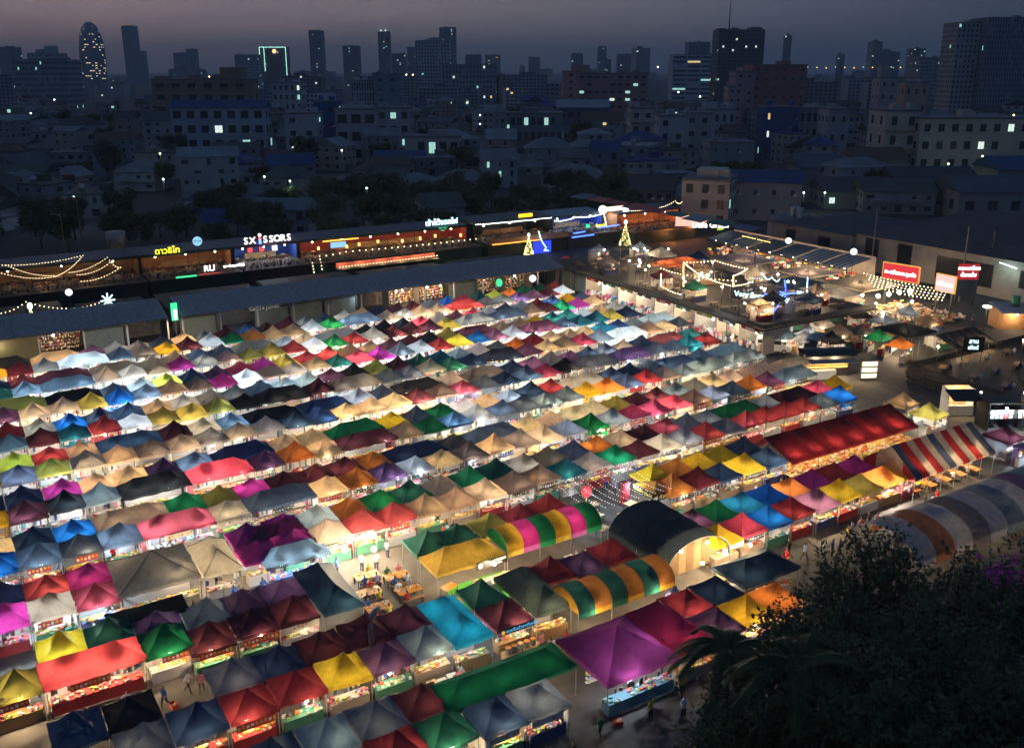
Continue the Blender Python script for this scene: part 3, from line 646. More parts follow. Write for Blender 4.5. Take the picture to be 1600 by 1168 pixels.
for sx in (-1, 1):
    for (a, b, c) in ((-1, -.5, RD), (-.5, 0, CRM), (0, .5, CRM), (.5, 1, RD)):
        m = MB(); f = lambda q: 2.5 + 2.2 * (1 - abs(q)); m.quad((sx * 6.1, a * 2.9, 2.0), (sx * 6.1, b * 2.9, 2.0), (sx * 6.1, b * 2.9, f(b) - .02), (sx * 6.1, a * 2.9, f(a) - .02)); m.build('end_panel', FABRIC, gt, color=c)
gable('long deep-red canopy over fruit and salad counters, beside the striped gable tent', 66.0, 85.0, 57.2, 62.4, 2.35, 3.7, [(.17, .014, .02), (.22, .018, .024), (.14, .012, .018), (.24, .02, .025), (.18, .015, .02)] * 2, tuple((q, -1.4, 2.4) for q in (-8, -5, -2, 1, 4, 7.5)), 13, 'red_canopy', .72)
m = MB(); r = random.Random(5)
for i in range(900):
    x = r.uniform(66.5, 84.6); y = r.uniform(56.9, 60.0); s = r.uniform(.12, .3)
    if r.random() < .6: m.box((x, y, .95 + s * .2), (s * 1.5, s, s * .4), 0, r.choice(GC_FOOD), r.uniform(-.2, .2), False)
    else: m.ball((x, y, .95 + s * .2), s * .5, 6, 4, 0, r.choice(GC_FOOD), .6)
tag(m.build('food_display', GOODS), 'heaped fruit, salads and trays on the counters under the long deep-red canopy', 'food display', None, 'stuff')
t = thing('serving_counter', 'long pale serving counter under the long deep-red canopy', 'counter', (75.5, 58.4, 0))
m = MB(); m.box((0, 0, .88), (18.6, 3.2, .06)); m.build('top', PALEWOOD, t)
m = MB(); m.box((0, -1.5, .42), (18.4, .06, .84)); m.build('front_panel', PALEWOOD, t)

# ------------------------------------------------------------------ people
SKIN = mat('skin', (.45, .27, .18), .6, .1); HAIR = mat('hair', (.012, .010, .009), .5, 0); JEANS = mat('trousers', (.03, .035, .06), .8, .2)
SHIRT = obj_col_mat('shirt_cloth', .85, 0, .15, 6)
def person_mesh(name, J, E, cutz, hipz):
    """one continuous skinned body: J joint -> (position, radius), E bones"""
    keys = list(J); me = bpy.data.meshes.new(name); me.from_pydata([J[k][0] for k in keys], [(keys.index(a), keys.index(b)) for a, b in E], [])
    o = bpy.data.objects.new(name, me); COL.objects.link(o)
    sk = o.modifiers.new('skin', 'SKIN'); sk.use_smooth_shade = True
    for i, k in enumerate(keys):
        rr = J[k][1]; me.skin_vertices[0].data[i].radius = rr if isinstance(rr, tuple) else (rr, rr)
    me.skin_vertices[0].data[0].use_root = True
    ss = o.modifiers.new('sub', 'SUBSURF'); ss.levels = 1; ss.render_levels = 1
    dg = bpy.context.evaluated_depsgraph_get(); dg.update()
    r = bpy.data.meshes.new_from_object(o.evaluated_get(dg)); bpy.data.objects.remove(o); bpy.data.meshes.remove(me)
    r.name = name; r.materials.clear()
    for q in (SKIN, SHIRT, JEANS, HAIR): r.materials.append(q)
    hd = Vector(J['head'][0]); nk = Vector(J['neck'][0]); el = [Vector(J[k][0]) for k in ('elL', 'elR')]; hnd = [Vector(J[k][0]) for k in ('haL', 'haR')]
    ft = [Vector(J[k][0]) for k in ('toL', 'toR')]
    for p in r.polygons:
        c = p.center
        if c.z > nk.z - .01 and (c - hd).length < .24: p.material_index = 3 if (c.z > hd.z + .05 or c.y > hd.y + .02) else 0
        elif min((c - h).length for h in hnd) < .17: p.material_index = 0
        elif min((c - f).length for f in ft) < .12: p.material_index = 3
        elif c.z < hipz or (cutz and c.y < -.14 and c.z < cutz): p.material_index = 2
        else: p.material_index = 1
    return r
def skeleton(hip, lean, knees, ankles, elbows, hands, headdy=0.0):
    h = Vector(hip); s = h + Vector((0, lean, .50))
    J = {'hip': (h, .15), 'waist': (h + Vector((0, lean * .4, .2)), (.14, .11)), 'chest': (h + Vector((0, lean * .8, .40)), (.17, .12)), 'neckb': (s + Vector((0, 0, .0)), .075), 'neck': (s + Vector((0, headdy * .4, .09)), .055),
         'head': (s + Vector((0, headdy - .01, .22)), (.085, .10)), 'crown': (s + Vector((0, headdy, .31)), .07), 'nose': (s + Vector((0, headdy - .12, .20)), .018)}
    for i, sd in enumerate('LR'):
        sg = 1 if i else -1
        J['sh' + sd] = (s + Vector((sg * .19, 0, -.06)), .065); J['el' + sd] = (Vector(elbows[i]), .045); J['wr' + sd] = (Vector(hands[i]) * .8 + Vector(elbows[i]) * .2, .032); J['ha' + sd] = (Vector(hands[i]), (.04, .022))
        J['th' + sd] = (h + Vector((sg * .10, -.01, -.08)), .10); J['kn' + sd] = (Vector(knees[i]), .065); J['an' + sd] = (Vector(ankles[i]), .042); J['to' + sd] = (Vector(ankles[i]) + Vector((0, -.16, -.045)), .035)
    E = [('hip', 'waist'), ('waist', 'chest'), ('chest', 'neckb'), ('neckb', 'neck'), ('neck', 'head'), ('head', 'crown'), ('head', 'nose')]
    for sd in 'LR': E += [('chest', 'sh' + sd), ('sh' + sd, 'el' + sd), ('el' + sd, 'wr' + sd), ('wr' + sd, 'ha' + sd), ('hip', 'th' + sd), ('th' + sd, 'kn' + sd), ('kn' + sd, 'an' + sd), ('an' + sd, 'to' + sd)]
    return J, E
P_STAND = person_mesh('person', *skeleton((0, 0, .92), .0, ((-.11, -.02, .5), (.11, -.02, .5)), ((-.12, .02, .08), (.12, .02, .08)), ((-.27, .03, 1.12), (.27, .03, 1.12)), ((-.26, -.12, .90), (.26, -.10, .88))), 0, .86)
P_WALK = person_mesh('person', *skeleton((0, 0, .90), -.04, ((-.1, -.17, .50), (.1, .05, .48)), ((-.1, -.22, .08), (.1, .36, .15)), ((-.27, .12, 1.12), (.27, -.10, 1.10)), ((-.25, .08, .88), (.24, -.28, .96))), 0, .84)
P_SIT = person_mesh('person', *skeleton((0, 0, .52), -.05, ((-.14, -.42, .50), (.14, -.42, .50)), ((-.14, -.40, .08), (.14, -.44, .08)), ((-.26, -.12, .74), (.26, -.12, .74)), ((-.16, -.38, .80), (.15, -.36, .82)), -.04), .56, .50)
P_REACH = person_mesh('person', *skeleton((0, 0, .92), -.10, ((-.11, -.02, .5), (.11, -.02, .5)), ((-.12, .02, .08), (.12, .02, .08)), ((-.27, -.12, 1.14), (.27, -.14, 1.16)), ((-.16, -.40, 1.08), (.18, -.42, 1.10)), -.05), 0, .86)
POSES = {'stand': (P_STAND, 'standing'), 'walk': (P_WALK, 'walking'), 'sit': (P_SIT, 'sitting'), 'reach': (P_REACH, 'reaching out')}
SHIRTS = {'white': (.75, .75, .75), 'black': (.02, .02, .022), 'blue': (.04, .10, .35), 'red': (.45, .03, .03), 'grey': (.25, .25, .27), 'yellow': (.7, .5, .08), 'pink': (.65, .25, .3), 'green': (.05, .22, .1), 'sky-blue': (.4, .52, .65), 'lilac': (.4, .35, .6)}
USED = set()
def person(x, y, rz, pose, shirt, where, group, z=0.0):
    for q in [shirt] + list(SHIRTS):
        if (q, pose, where) not in USED: shirt = q; break
    USED.add((shirt, pose, where))
    o = obj('person', POSES[pose][0], None, (x, y, z), rz, SHIRTS[shirt]); s = rnd.uniform(.94, 1.04); o.scale = (s, s, s)
    return tag(o, 'person in a %s shirt %s %s' % (shirt, POSES[pose][1], where), 'person', group)

for i, (x, y, nm, lab) in enumerate(VENDORS):
    q = lab.split(','); w = 'behind the %s counter from the street, %s row' % (q[1].split()[0], q[2].split()[0]) if len(q) > 2 else 'behind the %s counter' % nm
    person(x, y, rnd.uniform(-.5, .5), 'reach' if i % 3 else 'stand', rnd.choice(list(SHIRTS)), w, 'stall keepers')

# ------------------------------------------------------------------ open dining court by the big navy canopy
def table(x, y, rz, w, d, topmat, label, group=None, dishes=True, seed=0, h=.75, z=0):
    t = thing('dining_table', label, 'table', (x, y, z), rz, group)
    m = MB(); m.box((0, 0, h - .02), (w, d, .045)); m.build('top', topmat, t)
    for sx in (-1, 1):
        for sy in (-1, 1): m = MB(); m.box((sx * (w / 2 - .06), sy * (d / 2 - .06), h / 2 - .03), (.05, .05, h - .06)); m.build('leg', DARKSTEEL, t)
    if dishes:
        r = random.Random(seed); m = MB()
        for i in range(int(w * d * 11)):
            px, py = r.uniform(-w / 2 + .1, w / 2 - .1), r.uniform(-d / 2 + .1, d / 2 - .1); q = r.random(); s = r.uniform(.07, .15)
            if q < .55:
                m.tube([(px, py, h + .004), (px, py, h + .025)], s * .8, 10, 0, (.75, .75, .72), s); m.ball((px, py, h + .02), s * .62, 6, 4, 0, r.choice(GC_FOOD), .5)
            elif q < .8: m.tube([(px, py, h + .004), (px, py, h + .13)], .035, 6, 0, r.choice(((.7, .7, .7), (.6, .3, .05), (.3, .1, .05))))
            else: m.box((px, py, h + .03), (.14, .1, .05), 0, r.choice(GC_FOOD), r.uniform(0, 3))
        tag(m.build('tableware', GOODS, t), kind='stuff')
    return t
def bench(x, y, rz, w, label, mt=None, group=None, z=0):
    t = thing('bench', label, 'bench', (x, y, z), rz, group)
    m = MB(); m.box((0, 0, .44), (w, .3, .04)); m.build('seat', mt or WOOD, t)
    for s in (-1, 1): m = MB(); m.box((s * (w / 2 - .12), 0, .21), (.05, .26, .42)); m.build('leg', DARKSTEEL, t)
ORANGE_TOP = mat('orange_varnished_top', (.62, .26, .04), .35, .2, 3)
CT = [(23.2, 57.0, .0), (23.4, 59.3, .05), (24.2, 61.6, 0), (26.1, 58.0, .0), (26.2, 60.4, -.05), (21.9, 55.0, 0)]
desc = ['nearest the maroon stall row', 'in the middle of the court', 'under the paper lanterns', 'beside the mustard canopy', 'beside the mustard canopy, farther back', 'beside the big navy canopy']
for i, (x, y, rz) in enumerate(CT):
    table(x, y, rz, 1.9, .95, ORANGE_TOP, 'varnished wooden table crowded with dishes, %s' % desc[i], 'tables in the dining court', True, i)
    for k, (dx, dy, a) in enumerate(((-.5, -.85, PI), (.5, -.85, PI), (-.5, .85, 0), (.45, .85, 0))):
        if rnd.random() < .8:
            sh = rnd.choice(list(SHIRTS)); person(x + dx, y + dy, a + rnd.uniform(-.2, .2), 'sit', sh, 'at the table %s' % desc[i], 'diners in the court')
    bench(x, y - .88, rz, 1.7, 'bench on the near side of the table %s' % desc[i], None, 'benches in the dining court')
    bench(x, y + .88, rz, 1.7, 'bench on the far side of the table %s' % desc[i], None, 'benches in the dining court')
for (x, y, sh, w) in ((24.6, 63.6, 'white', 'beside the paper lanterns'), (25.6, 63.0, 'white', 'between the court tables'), (22.6, 63.8, 'blue', 'at the back of the dining court')): person(x, y, rnd.uniform(0, 6), 'stand', sh, w, 'waiters in the court')
t = thing('lamp_cluster', 'cluster of bare bulbs hung on a bent pole over the dining court', 'lamp', (25.0, 64.2, 0))
m = MB(); m.tube([(1.2, 0, 0), (1.2, 0, 2.6), (.9, 0, 3.0), (-1.2, 0, 3.1)], .03, 6); m.build('pole', STEEL, t)
for i in range(7):
    x, y = -1.2 + .36 * i, .15 * math.sin(i * 2.1)
    obj('lamp_bulb', BW, t, (x, y, 2.62)); 
for x in (-1, 0, 1): lamp('court_light', (x * .9, -.3, 2.45), 60, (1, .82, .58), t, .12)
for i, (x, y) in enumerate(((23.2, 63.4), (25.2, 62.4))):
    t = thing('paper_lantern', 'round glowing paper lantern over the dining court, %s' % ('nearer the navy canopy' if i == 0 else 'nearer the mustard canopy'), 'lantern', (x, y, 0), 0, 'paper lanterns in the court')
    m = MB(); m.ball((0, 0, 2.35), .24, 12, 8); m.smooth = True; m.build('shade', glow('lantern_paper', (1, .86, .55), 3.0), t)
    m = MB(); m.tube([(0, 0, 2.6), (0, 0, 3.4)], .01, 4); m.build('cord', BLACK, t); lamp('lantern_light', (0, -.1, 1.95), 30, WARM, t, .2)
# mustard canopy furniture and sign
t = thing('grass_mat', 'artificial grass mat under the mustard canopy', 'mat', (31.6, 56.0, 0)); m = MB(); m.box((0, 0, .02), (5.4, 3.6, .03)); m.build('mat', mat('artificial_grass', (.04, .22, .03), .95, .4, 30, bump=.5), t)
t = thing('seafood_table', 'long table heaped with seafood and greens before the mustard canopy', 'table', (32.3, 55.8, 0)); m = MB(); m.box((0, 0, .8), (3.4, 1.1, .06)); m.build('top', WHITE, t); m = MB(); m.box((0, 0, .39), (3.3, 1.0, .78)); m.build('base', mat('grass_skirt', (.05, .25, .04), .9, .4, 20), t)
m = MB(); r = random.Random(3)
for i in range(70):
    s = r.uniform(.08, .2); m.ball((r.uniform(-1.6, 1.6), r.uniform(-.45, .45), .84 + s * .3), s, 7, 5, 0, r.choice([(.7, .5, .35), (.8, .75, .65), (.3, .5, .1), (.75, .2, .06), (.8, .7, .5), (.7, .35, .15)]), .5)
tag(m.build('seafood', GOODS, t), kind='stuff'); lamp('counter_light', (0, -.2, 2.0), 42, WARM, t); obj('lamp_bulb', BW, t, (0, 0, 2.16))
for i, (x, y) in enumerate(((28.6, 54.6), (28.9, 56.8))): table(x, y, .3, 1.2, .8, ORANGE_TOP, 'small orange table under the mustard canopy, %s' % ('nearer the camera' if i == 0 else 'farther back'), None, i == 0, 31 + i)
def sign_board(x, y, z, rz, w, h, lines, board, ink, label, size, cat='sign', name='sign_board', tilt=0.0, parent=None, posts=False, logo=None):
    t = thing(name, label, cat, (x, y, z), rz) if parent is None else tag(obj(name, None, parent, (x, y, z), rz), label)
    if tilt: t.rotation_euler = (tilt, 0, rz)
    m = MB(); m.box((0, 0, 0), (w, .08, h)); m.build('board', board, t)
    for i, s in enumerate(lines):
        me = text_mesh('lettering', s, size if not isinstance(size, (list, tuple)) else size[i], ink, .01); o = obj('lettering', me, t, (0 if not logo else .35, -.055, ((len(lines) - 1) / 2 - i) * (h / max(1, len(lines))) * .85)); o.rotation_euler = (PI / 2, 0, 0)
        bb = [v.co.x for v in me.vertices]
        if bb and (max(bb) - min(bb)) > w * .94: k = w * .94 / (max(bb) - min(bb)); o.scale = (k, k, 1)
    if logo: m = MB(); m.tube([(-w / 2 + h * .45, -.05, 0), (-w / 2 + h * .45, -.075, 0)], h * .34, 16); m.build('logo', logo, t)
    if posts:
        for s in (-1, 1): m = MB(); m.tube([(s * (w / 2 - .1), .08, -z), (s * (w / 2 - .1), .08, 0)], .05, 6); m.build('post', DARKSTEEL, t)
    return t
CHALK = mat('chalk_lettering', (.8, .78, .72), .8, 0, emit=(.8, .75, .65), estr=.25); GOLD = mat('gold_lettering', (.75, .55, .12), .5, 0, emit=(.8, .6, .15), estr=.3); BLUEINK = mat('blue_lettering', (.1, .45, .85), .5, 0, emit=(.1, .5, .95), estr=.6)
sign_board(32.4, 56.30, 2.02, 0, 2.7, .62, ['TALAY CHEESE', 'PUB & GRILL'], BLACK, CHALK, 'black sign with chalk lettering hung on the mustard canopy', (.26, .2), logo=CHALK)
sign_board(29.5, 47.85, 1.95, 0, 2.7, .42, ['ขนมจีนน้ำยาเติมเติม'], BLACK, BLUEINK, 'dark board with blue lettering on the red noodle stall', .34, logo=GOLD)
# pots of the noodle stall and white cool boxes
for i in range(5):
    t = thing('curry_pot', 'steel pot of orange curry, %s in the noodle stall row counted from the teal canopy' % ordn(i + 1), 'pot', (28.45 + .5 * i, 47.35, .0), 0, 'curry pots on the noodle stall')
    m = MB(); m.tube([(0, 0, .6), (0, 0, 1.05)], .2, 12, 0, None, .21); m.build('pot', STEEL, t); m = MB(); m.tube([(0, 0, 1.045), (0, 0, 1.06)], .19, 12); m.build('curry', mat('curry', (.75, .25, .03), .4, .2, 6), t)
t = thing('pot_counter', 'wooden counter carrying the curry pots', 'counter', (29.5, 47.4, 0)); m = MB(); m.box((0, 0, .3), (2.8, .7, .58)); m.build('body', PALEWOOD, t)
k = 0
for i in range(4):
    for j in range(3):
        x, y, h = 21.9 + .72 * i, 45.9 + .62 * j, .45 + .12 * ((i + j) % 2); k += 1
        t = thing('cool_box', 'white cool box before the slate stall, %s from the teal canopy in the %s line' % (ordn(4 - i), ordn(j + 1)), 'cool box', (x, y, 0), rnd.uniform(-.08, .08), 'white cool boxes')
        m = MB(); m.box((0, 0, h / 2), (.62, .5, h)); m.build('body', WHITE, t); m = MB(); m.box((0, 0, h + .04), (.66, .54, .07)); m.build('lid', WHITE if (i + j) % 3 else PALEWOOD, t)
person(24.3, 46.6, 1.9, 'reach', 'sky-blue', 'by the white cool boxes', 'stall keepers'); person(30.9, 47.0, 0.3, 'stand', 'pink', 'by the noodle stall table', 'stall keepers')
table(31.8, 46.4, 0, 1.6, .9, mat('green_cloth_top', (.06, .25, .05), .9, .2), 'green-topped table with plates beside the noodle stall', None, True, 77)
t = thing('buffet_counter', 'long buffet counter with a green strip under the brown and green barrel tent', 'counter', (37.2, 45.6, 0)); m = MB(); m.box((0, 0, .42), (6.4, 1.1, .84)); m.build('body', PALEWOOD, t); m = MB(); m.box((-1.4, -.2, .86), (2.6, .5, .04)); m.build('green_strip', mat('leaf_mat', (.05, .3, .04), .9, .2), t)
m = MB(); r = random.Random(9)
for i in range(90): s = r.uniform(.07, .17); m.ball((r.uniform(-.6, 3.1), r.uniform(-.5, .5), .88 + s * .3), s, 7, 5, 0, r.choice(GC_FOOD), .5)
tag(m.build('dishes', GOODS, t), kind='stuff')
t = thing('smoke_pipe', 'bent steel smoke pipe rising between the red stalls', 'pipe', (20.1, 50.9, 0)); m = MB(); m.smooth = True; m.tube([(0, 0, 1.0), (0, 0, 3.6), (.1, .05, 4.1), (.4, .15, 4.45), (.75, .25, 4.5)], .2, 12); m.build('duct', STEEL, t); m = MB(); m.box((0, 0, .75), (.9, .7, .5)); m.build('grill_hood', STEEL, t)
# rainbow tent tables
for i, x in enumerate((35.3, 37.3, 39.3, 41.4)):
    table(x, 55.0, 0, .8, 2.2, WHITE, 'white table before the rainbow barrel tent, %s from the mustard canopy' % ordn(i + 1), 'white tables at the rainbow tent', i > 1, 50 + i)
    for k in (-1, 1):
        if i < 2:
            t = thing('stool', 'red plastic stool %s the white table, %s from the mustard canopy' % ('before' if k < 0 else 'behind', ordn(i + 1)), 'stool', (x + .75, 55.0 + k * .5, 0), 0, 'red stools'); m = MB(); m.tube([(0, 0, .42), (0, 0, .46)], .17, 10); m.build('seat', mat('red_plastic', (.5, .06, .03), .4, .05), t)
            for a in range(4): m = MB(); m.tube([(.12 * math.cos(a * PI / 2), .12 * math.sin(a * PI / 2), .42), (.17 * math.cos(a * PI / 2), .17 * math.sin(a * PI / 2), 0)], .018, 4); m.build('leg', MATS['red_plastic'], t)
        else: person(x + .7, 55.0 + k * .6, PI / 2 * -1, 'sit', rnd.choice(list(SHIRTS)), '%s white table %s from the mustard canopy' % ('before' if k < 0 else 'behind', ordn(i + 1)), 'diners at the rainbow tent')
# fairy-light courtyard between the rainbow tent and the noodle banner stall
t = thing('fairy_light_net', 'net of tiny cool fairy lights strung over the little courtyard behind the dome tent', 'string lights', (47.6, 61.2, 0)); mb = MB(); mw = MB(); r = random.Random(2)
for i in range(10):
    x = -4.0 + .9 * i; mw.tube([(x, -3.2, 2.9), (x, 0, 2.55), (x, 3.2, 2.9)], .008, 3)
    for k in range(20):
        y = -3.2 + 6.4 * k / 19; mb.ball((x + r.uniform(-.05, .05), y, 2.55 + .35 * (y / 3.2) ** 2 - .04), .022, 4, 3)
mw.build('wire', BLACK, t); tag(mb.build('tiny_bulbs', glow('fairy_bulb', (.8, .93, 1), 5.0), t), kind='stuff')
for x in (-2.5, 2.5): lamp('court_light', (x, 0, 2.4), 30, COOL, t, .3)
for i, (x, y) in enumerate(((45.6, 60.6), (47.8, 59.6), (46.6, 62.6), (49.6, 61.0), (44.6, 58.4))): table(x, y, .2, 1.1, .8, PALEWOOD, 'square wooden table in the fairy-light courtyard, %s from the dome tent' % ordn(i + 1), 'courtyard tables', i % 2 == 0, 90 + i)
t = thing('red_lantern', 'tall red lantern standing in the fairy-light courtyard', 'lantern', (46.4, 63.4, 0)); m = MB(); m.smooth = True; m.ball((0, 0, 1.7), .5, 12, 8, sz=1.2); m.build('shade', mat('red_paper', (.6, .05, .06), .7, .1, emit=(.7, .06, .06), estr=.35), t); m = MB(); m.tube([(0, 0, 0), (0, 0, 1.2)], .04, 6); m.build('pole', GOLD, t)
t = thing('red_spotted_banner', 'red spotted column banner beside the fairy-light courtyard', 'banner', (49.9, 62.2, 0)); m = MB(); m.smooth = True; m.tube([(0, 0, .1), (0, 0, 2.2)], .42, 12); m.build('sleeve', mat('red_sleeve', (.5, .04, .06), .8, .3, 18), t); m = MB(); m.box((0, 0, .05), (.8, .8, .1)); m.build('base', DARKSTEEL, t)
big_tent('low orange-lit canopy of the noodle stall with the gold-lettered banners', 50.5, 54.2, 58.8, 61.6, (.55, .22, .02), .5, 2.2, 50, 'w', ((0, 0),), .2, 21)
sign_board(52.3, 58.55, 2.0, 0, 3.2, .6, ['ก๋วยเตี๋ยวต้มไก่'], BLACK, GOLD, 'dark banner with gold lettering facing the dome tent', .5)
sign_board(50.35, 60.2, 2.0, -PI / 2, 2.8, .6, ['ก๋วยเตี๋ยวต้มไก่'], BLACK, GOLD, 'dark banner with gold lettering facing the fairy-light courtyard', .5)
# tables inside the striped gable tent
for i in range(5):
    x = 74.2 + 2.3 * i; table(x, 50.2, .0, .9, 2.4, ORANGE_TOP, 'red-brown table under the striped gable tent, %s from the barrel tent end' % ordn(i + 1), 'tables under the striped gable tent', True, 110 + i)
    for (dx, dy) in ((-.75, -.5), (.75, .4)): person(x + dx, 50.2 + dy, -PI / 2 if dx < 0 else PI / 2, 'sit', rnd.choice(list(SHIRTS)), 'at table %s under the striped tent, %s side' % (ordn(i + 1), 'near' if dx < 0 else 'far'), 'diners under the striped tent')
t = thing('folded_parasol', 'blue and white striped cloth parasol folded over a frame beside the buffet', 'parasol', (41.8, 45.9, 0)); m = MB(); m.smooth = True
for i in range(17):
    a = 2 * PI * i / 16
    for q in range(5):
        f = q / 4; rr = .12 + .85 * f * (1 + .12 * math.cos(a * 8)); m.v.append((rr * math.cos(a), rr * math.sin(a), 2.3 - 1.5 * f ** 1.1))
for i in range(16):
    for q in range(4): o = i * 5 + q; m.f.append((o, o + 1, o + 6, o + 5)); m.m.append(i % 2); m.c.append(None)
m.build('cloth', [mat('stripe_blue', (.10, .12, .42), .8, .1), mat('stripe_white', (.7, .7, .72), .8, .1)], t); m = MB(); m.tube([(0, 0, 0), (0, 0, 2.4)], .03, 6); m.build('pole', STEEL, t)
t = thing('banana_heap', 'heap of green and yellow bananas on a produce table beside the dome tent', 'bananas', (48.4, 46.9, 0)); m = MB(); r = random.Random(4)
for i in range(60): a = r.uniform(0, 6.3); p = Vector((r.uniform(-.9, .9), r.uniform(-.4, .4), .86 + r.uniform(0, .35))); m.tube([p, p + Vector((.09 * math.cos(a), .09 * math.sin(a), .05)), p + Vector((.18 * math.cos(a), .18 * math.sin(a), .03))], .035, 5, 0, r.choice(((.6, .55, .06), (.45, .5, .06), (.65, .6, .15))))
tag(m.build('fruit', GOODS, t), kind='stuff'); m = MB(); m.box((0, 0, .42), (2.2, 1.1, .84)); m.build('table', PALEWOOD, t)
for (x, y, w, tt) in ((45.8, 47.4, 42, WARM), (48.4, 47.6, 42, WARM), (51.0, 47.6, 42, WARM)):
    t = thing('hanging_lamp', 'bare hanging bulb over the produce tables, %s from the parasol' % ordn(1 + int((x - 45) / 2.6)), 'lamp', (x, y, 0), 0, 'bulbs over the produce tables'); obj('lamp_bulb', BW, t, (0, 0, 2.3)); m = MB(); m.tube([(0, 0, 2.5), (0, 0, 3.2)], .01, 4); m.build('cord', BLACK, t); lamp('lamp_light', (0, 0, 2.05), w, tt, t)
# stall keepers and shoppers where the front rows open towards the camera
for j, y in ((3, 73.2), (2, 64.6), (4, 81.8)):
    for i in range(9):
        x = rnd.uniform(4, 60)
        if j == 2 and 6 < x < 24: continue
        person(x, y + rnd.uniform(-.4, .3), rnd.uniform(0, 6.3), rnd.choice(('stand', 'walk', 'walk')), rnd.choice(list(SHIRTS)), 'in aisle %s, %s from its street end' % (j, ordn(i + 1)), 'shoppers in the aisles')

for (ya, yb, xa, xb, n, w) in ((45.1, 46.4, 22, 33, 10, 'in the lane behind the long dark green canopy'), (53.8, 55.0, 27, 43, 10, 'in the lane before the rainbow barrel tent'), (63.2, 65.0, 27, 62, 16, 'in the lane behind the rainbow barrel tent'), (44.8, 47.6, 52.5, 76, 22, 'in the lane behind the long barrel tent'), (55.0, 56.8, 51, 72, 12, 'in the lane before the long deep-red canopy'), (53.9, 55.2, 2, 17, 10, 'in the lane behind the bottom stalls'), (62.9, 64.2, 2, 17, 10, 'in the lane before the large grey marquee'), (36.5, 38.5, 24, 40, 7, 'on the paving before the magenta tents')):
    for i in range(n): person(xa + (xb - xa) * (i + rnd.uniform(.1, .9)) / n, rnd.uniform(ya, yb), rnd.uniform(0, 6.3), rnd.choice(('stand', 'walk', 'walk')), rnd.choice(list(SHIRTS)), w + ('' if n < 20 else (', near end', ', far end')[i * 2 // n]), 'shoppers in the near lanes')
    for i in range(max(2, n // 4)):
        x, y = rnd.uniform(xa, xb), rnd.uniform(ya, yb); t = thing('crate', '%s crate %s, %s along it' % (('red', 'blue', 'green')[i % 3], w, ordn(i + 1)), 'crate', (x, y, 0), rnd.uniform(0, 3), 'plastic crates in the lanes'); m = MB(); c = ((.45, .05, .04), (.04, .1, .4), (.04, .25, .08))[i % 3]
        m.box((0, 0, .03), (.56, .38, .04), 0, c)
        for s in (-1, 1): m.box((s * .27, 0, .17), (.03, .38, .3), 0, c); m.box((0, s * .18, .17), (.5, .03, .3), 0, c)
        m.build('shell', GOODS, t); m = MB()
        for q in range(9): m.ball((rnd.uniform(-.2, .2), rnd.uniform(-.12, .12), .25), .07, 6, 4, 0, rnd.choice(GC_FOOD))
        tag(m.build('produce', GOODS, t), kind='stuff')

# ------------------------------------------------------------------ long corrugated sheds behind the stalls
CORR = mat('corrugated_grey', (.33, .32, .32), .65, .25, 1.2, .05)
def corrugated(w, d, pitch=.36, amp=.05):
    """sheet running along x with ribs running down the slope (y)"""
    m = MB(); n = int(w / pitch) * 2
    for i in range(n + 1):
        x = -w / 2 + w * i / n; z = amp * (1 if i % 2 else -1); m.v += [(x, -d / 2, z), (x, d / 2, z)]
    for i in range(n): m.f.append((2 * i, 2 * i + 2, 2 * i + 3, 2 * i + 1)); m.m.append(0); m.c.append(None)
    return m
def roof_sheets(t, x0, x1, ya, za, yb, zb, mt, n, name='roof_sheet'):
    w = (x1 - x0) / n; d = math.hypot(yb - ya, zb - za); me = corrugated(w - .03, d).mesh(name, mt)
    for i in range(n):
        o = obj(name, me, t, (x0 + w * (i + .5), (ya + yb) / 2, (za + zb) / 2 + (i % 2) * .012)); o.rotation_euler = (math.atan2(zb - za, yb - ya), 0, 0)
def box_part(t, name, c, d, mt, color=None, label=None):
    m = MB(); m.box(c, d); o = m.build(name, mt, t, color=color)
    if label: o['label'] = label
    return o
SHUT = mat('shutter_grey_green', (.12, .15, .15), .6, .15, 2); PANEL = mat('olive_panel', (.16, .15, .09), .7, .15, 1); BRICK = mat('dark_wall', (.09, .08, .075), .85, .3, 2)
def shed(label, x0, x1):
    t = thing('long_shed', label, 'shed', (0, 0, 0))
    roof_sheets(t, x0, x1, 137.9, 4.05, 145.2, 5.5, CORR, max(3, int((x1 - x0) / 6)))
    box_part(t, 'gutter', ((x0 + x1) / 2, 137.8, 3.92), (x1 - x0, .16, .14), mat('rusty_gutter', (.25, .2, .14), .6, .4, 2))
    box_part(t, 'back_wall', ((x0 + x1) / 2, 145.0, 2.6), (x1 - x0, .2, 5.2), BRICK)
    n = int((x1 - x0) / 5.6); w = (x1 - x0) / n
    for i in range(n + 1): box_part(t, 'post', (x0 + i * w if 0 < i < n else x0 + (i > 0) * (x1 - x0) + (.15 if i == 0 else -.15), 138.3, 1.95), (.22, .22, 3.8), STEEL)
    return t, n, w
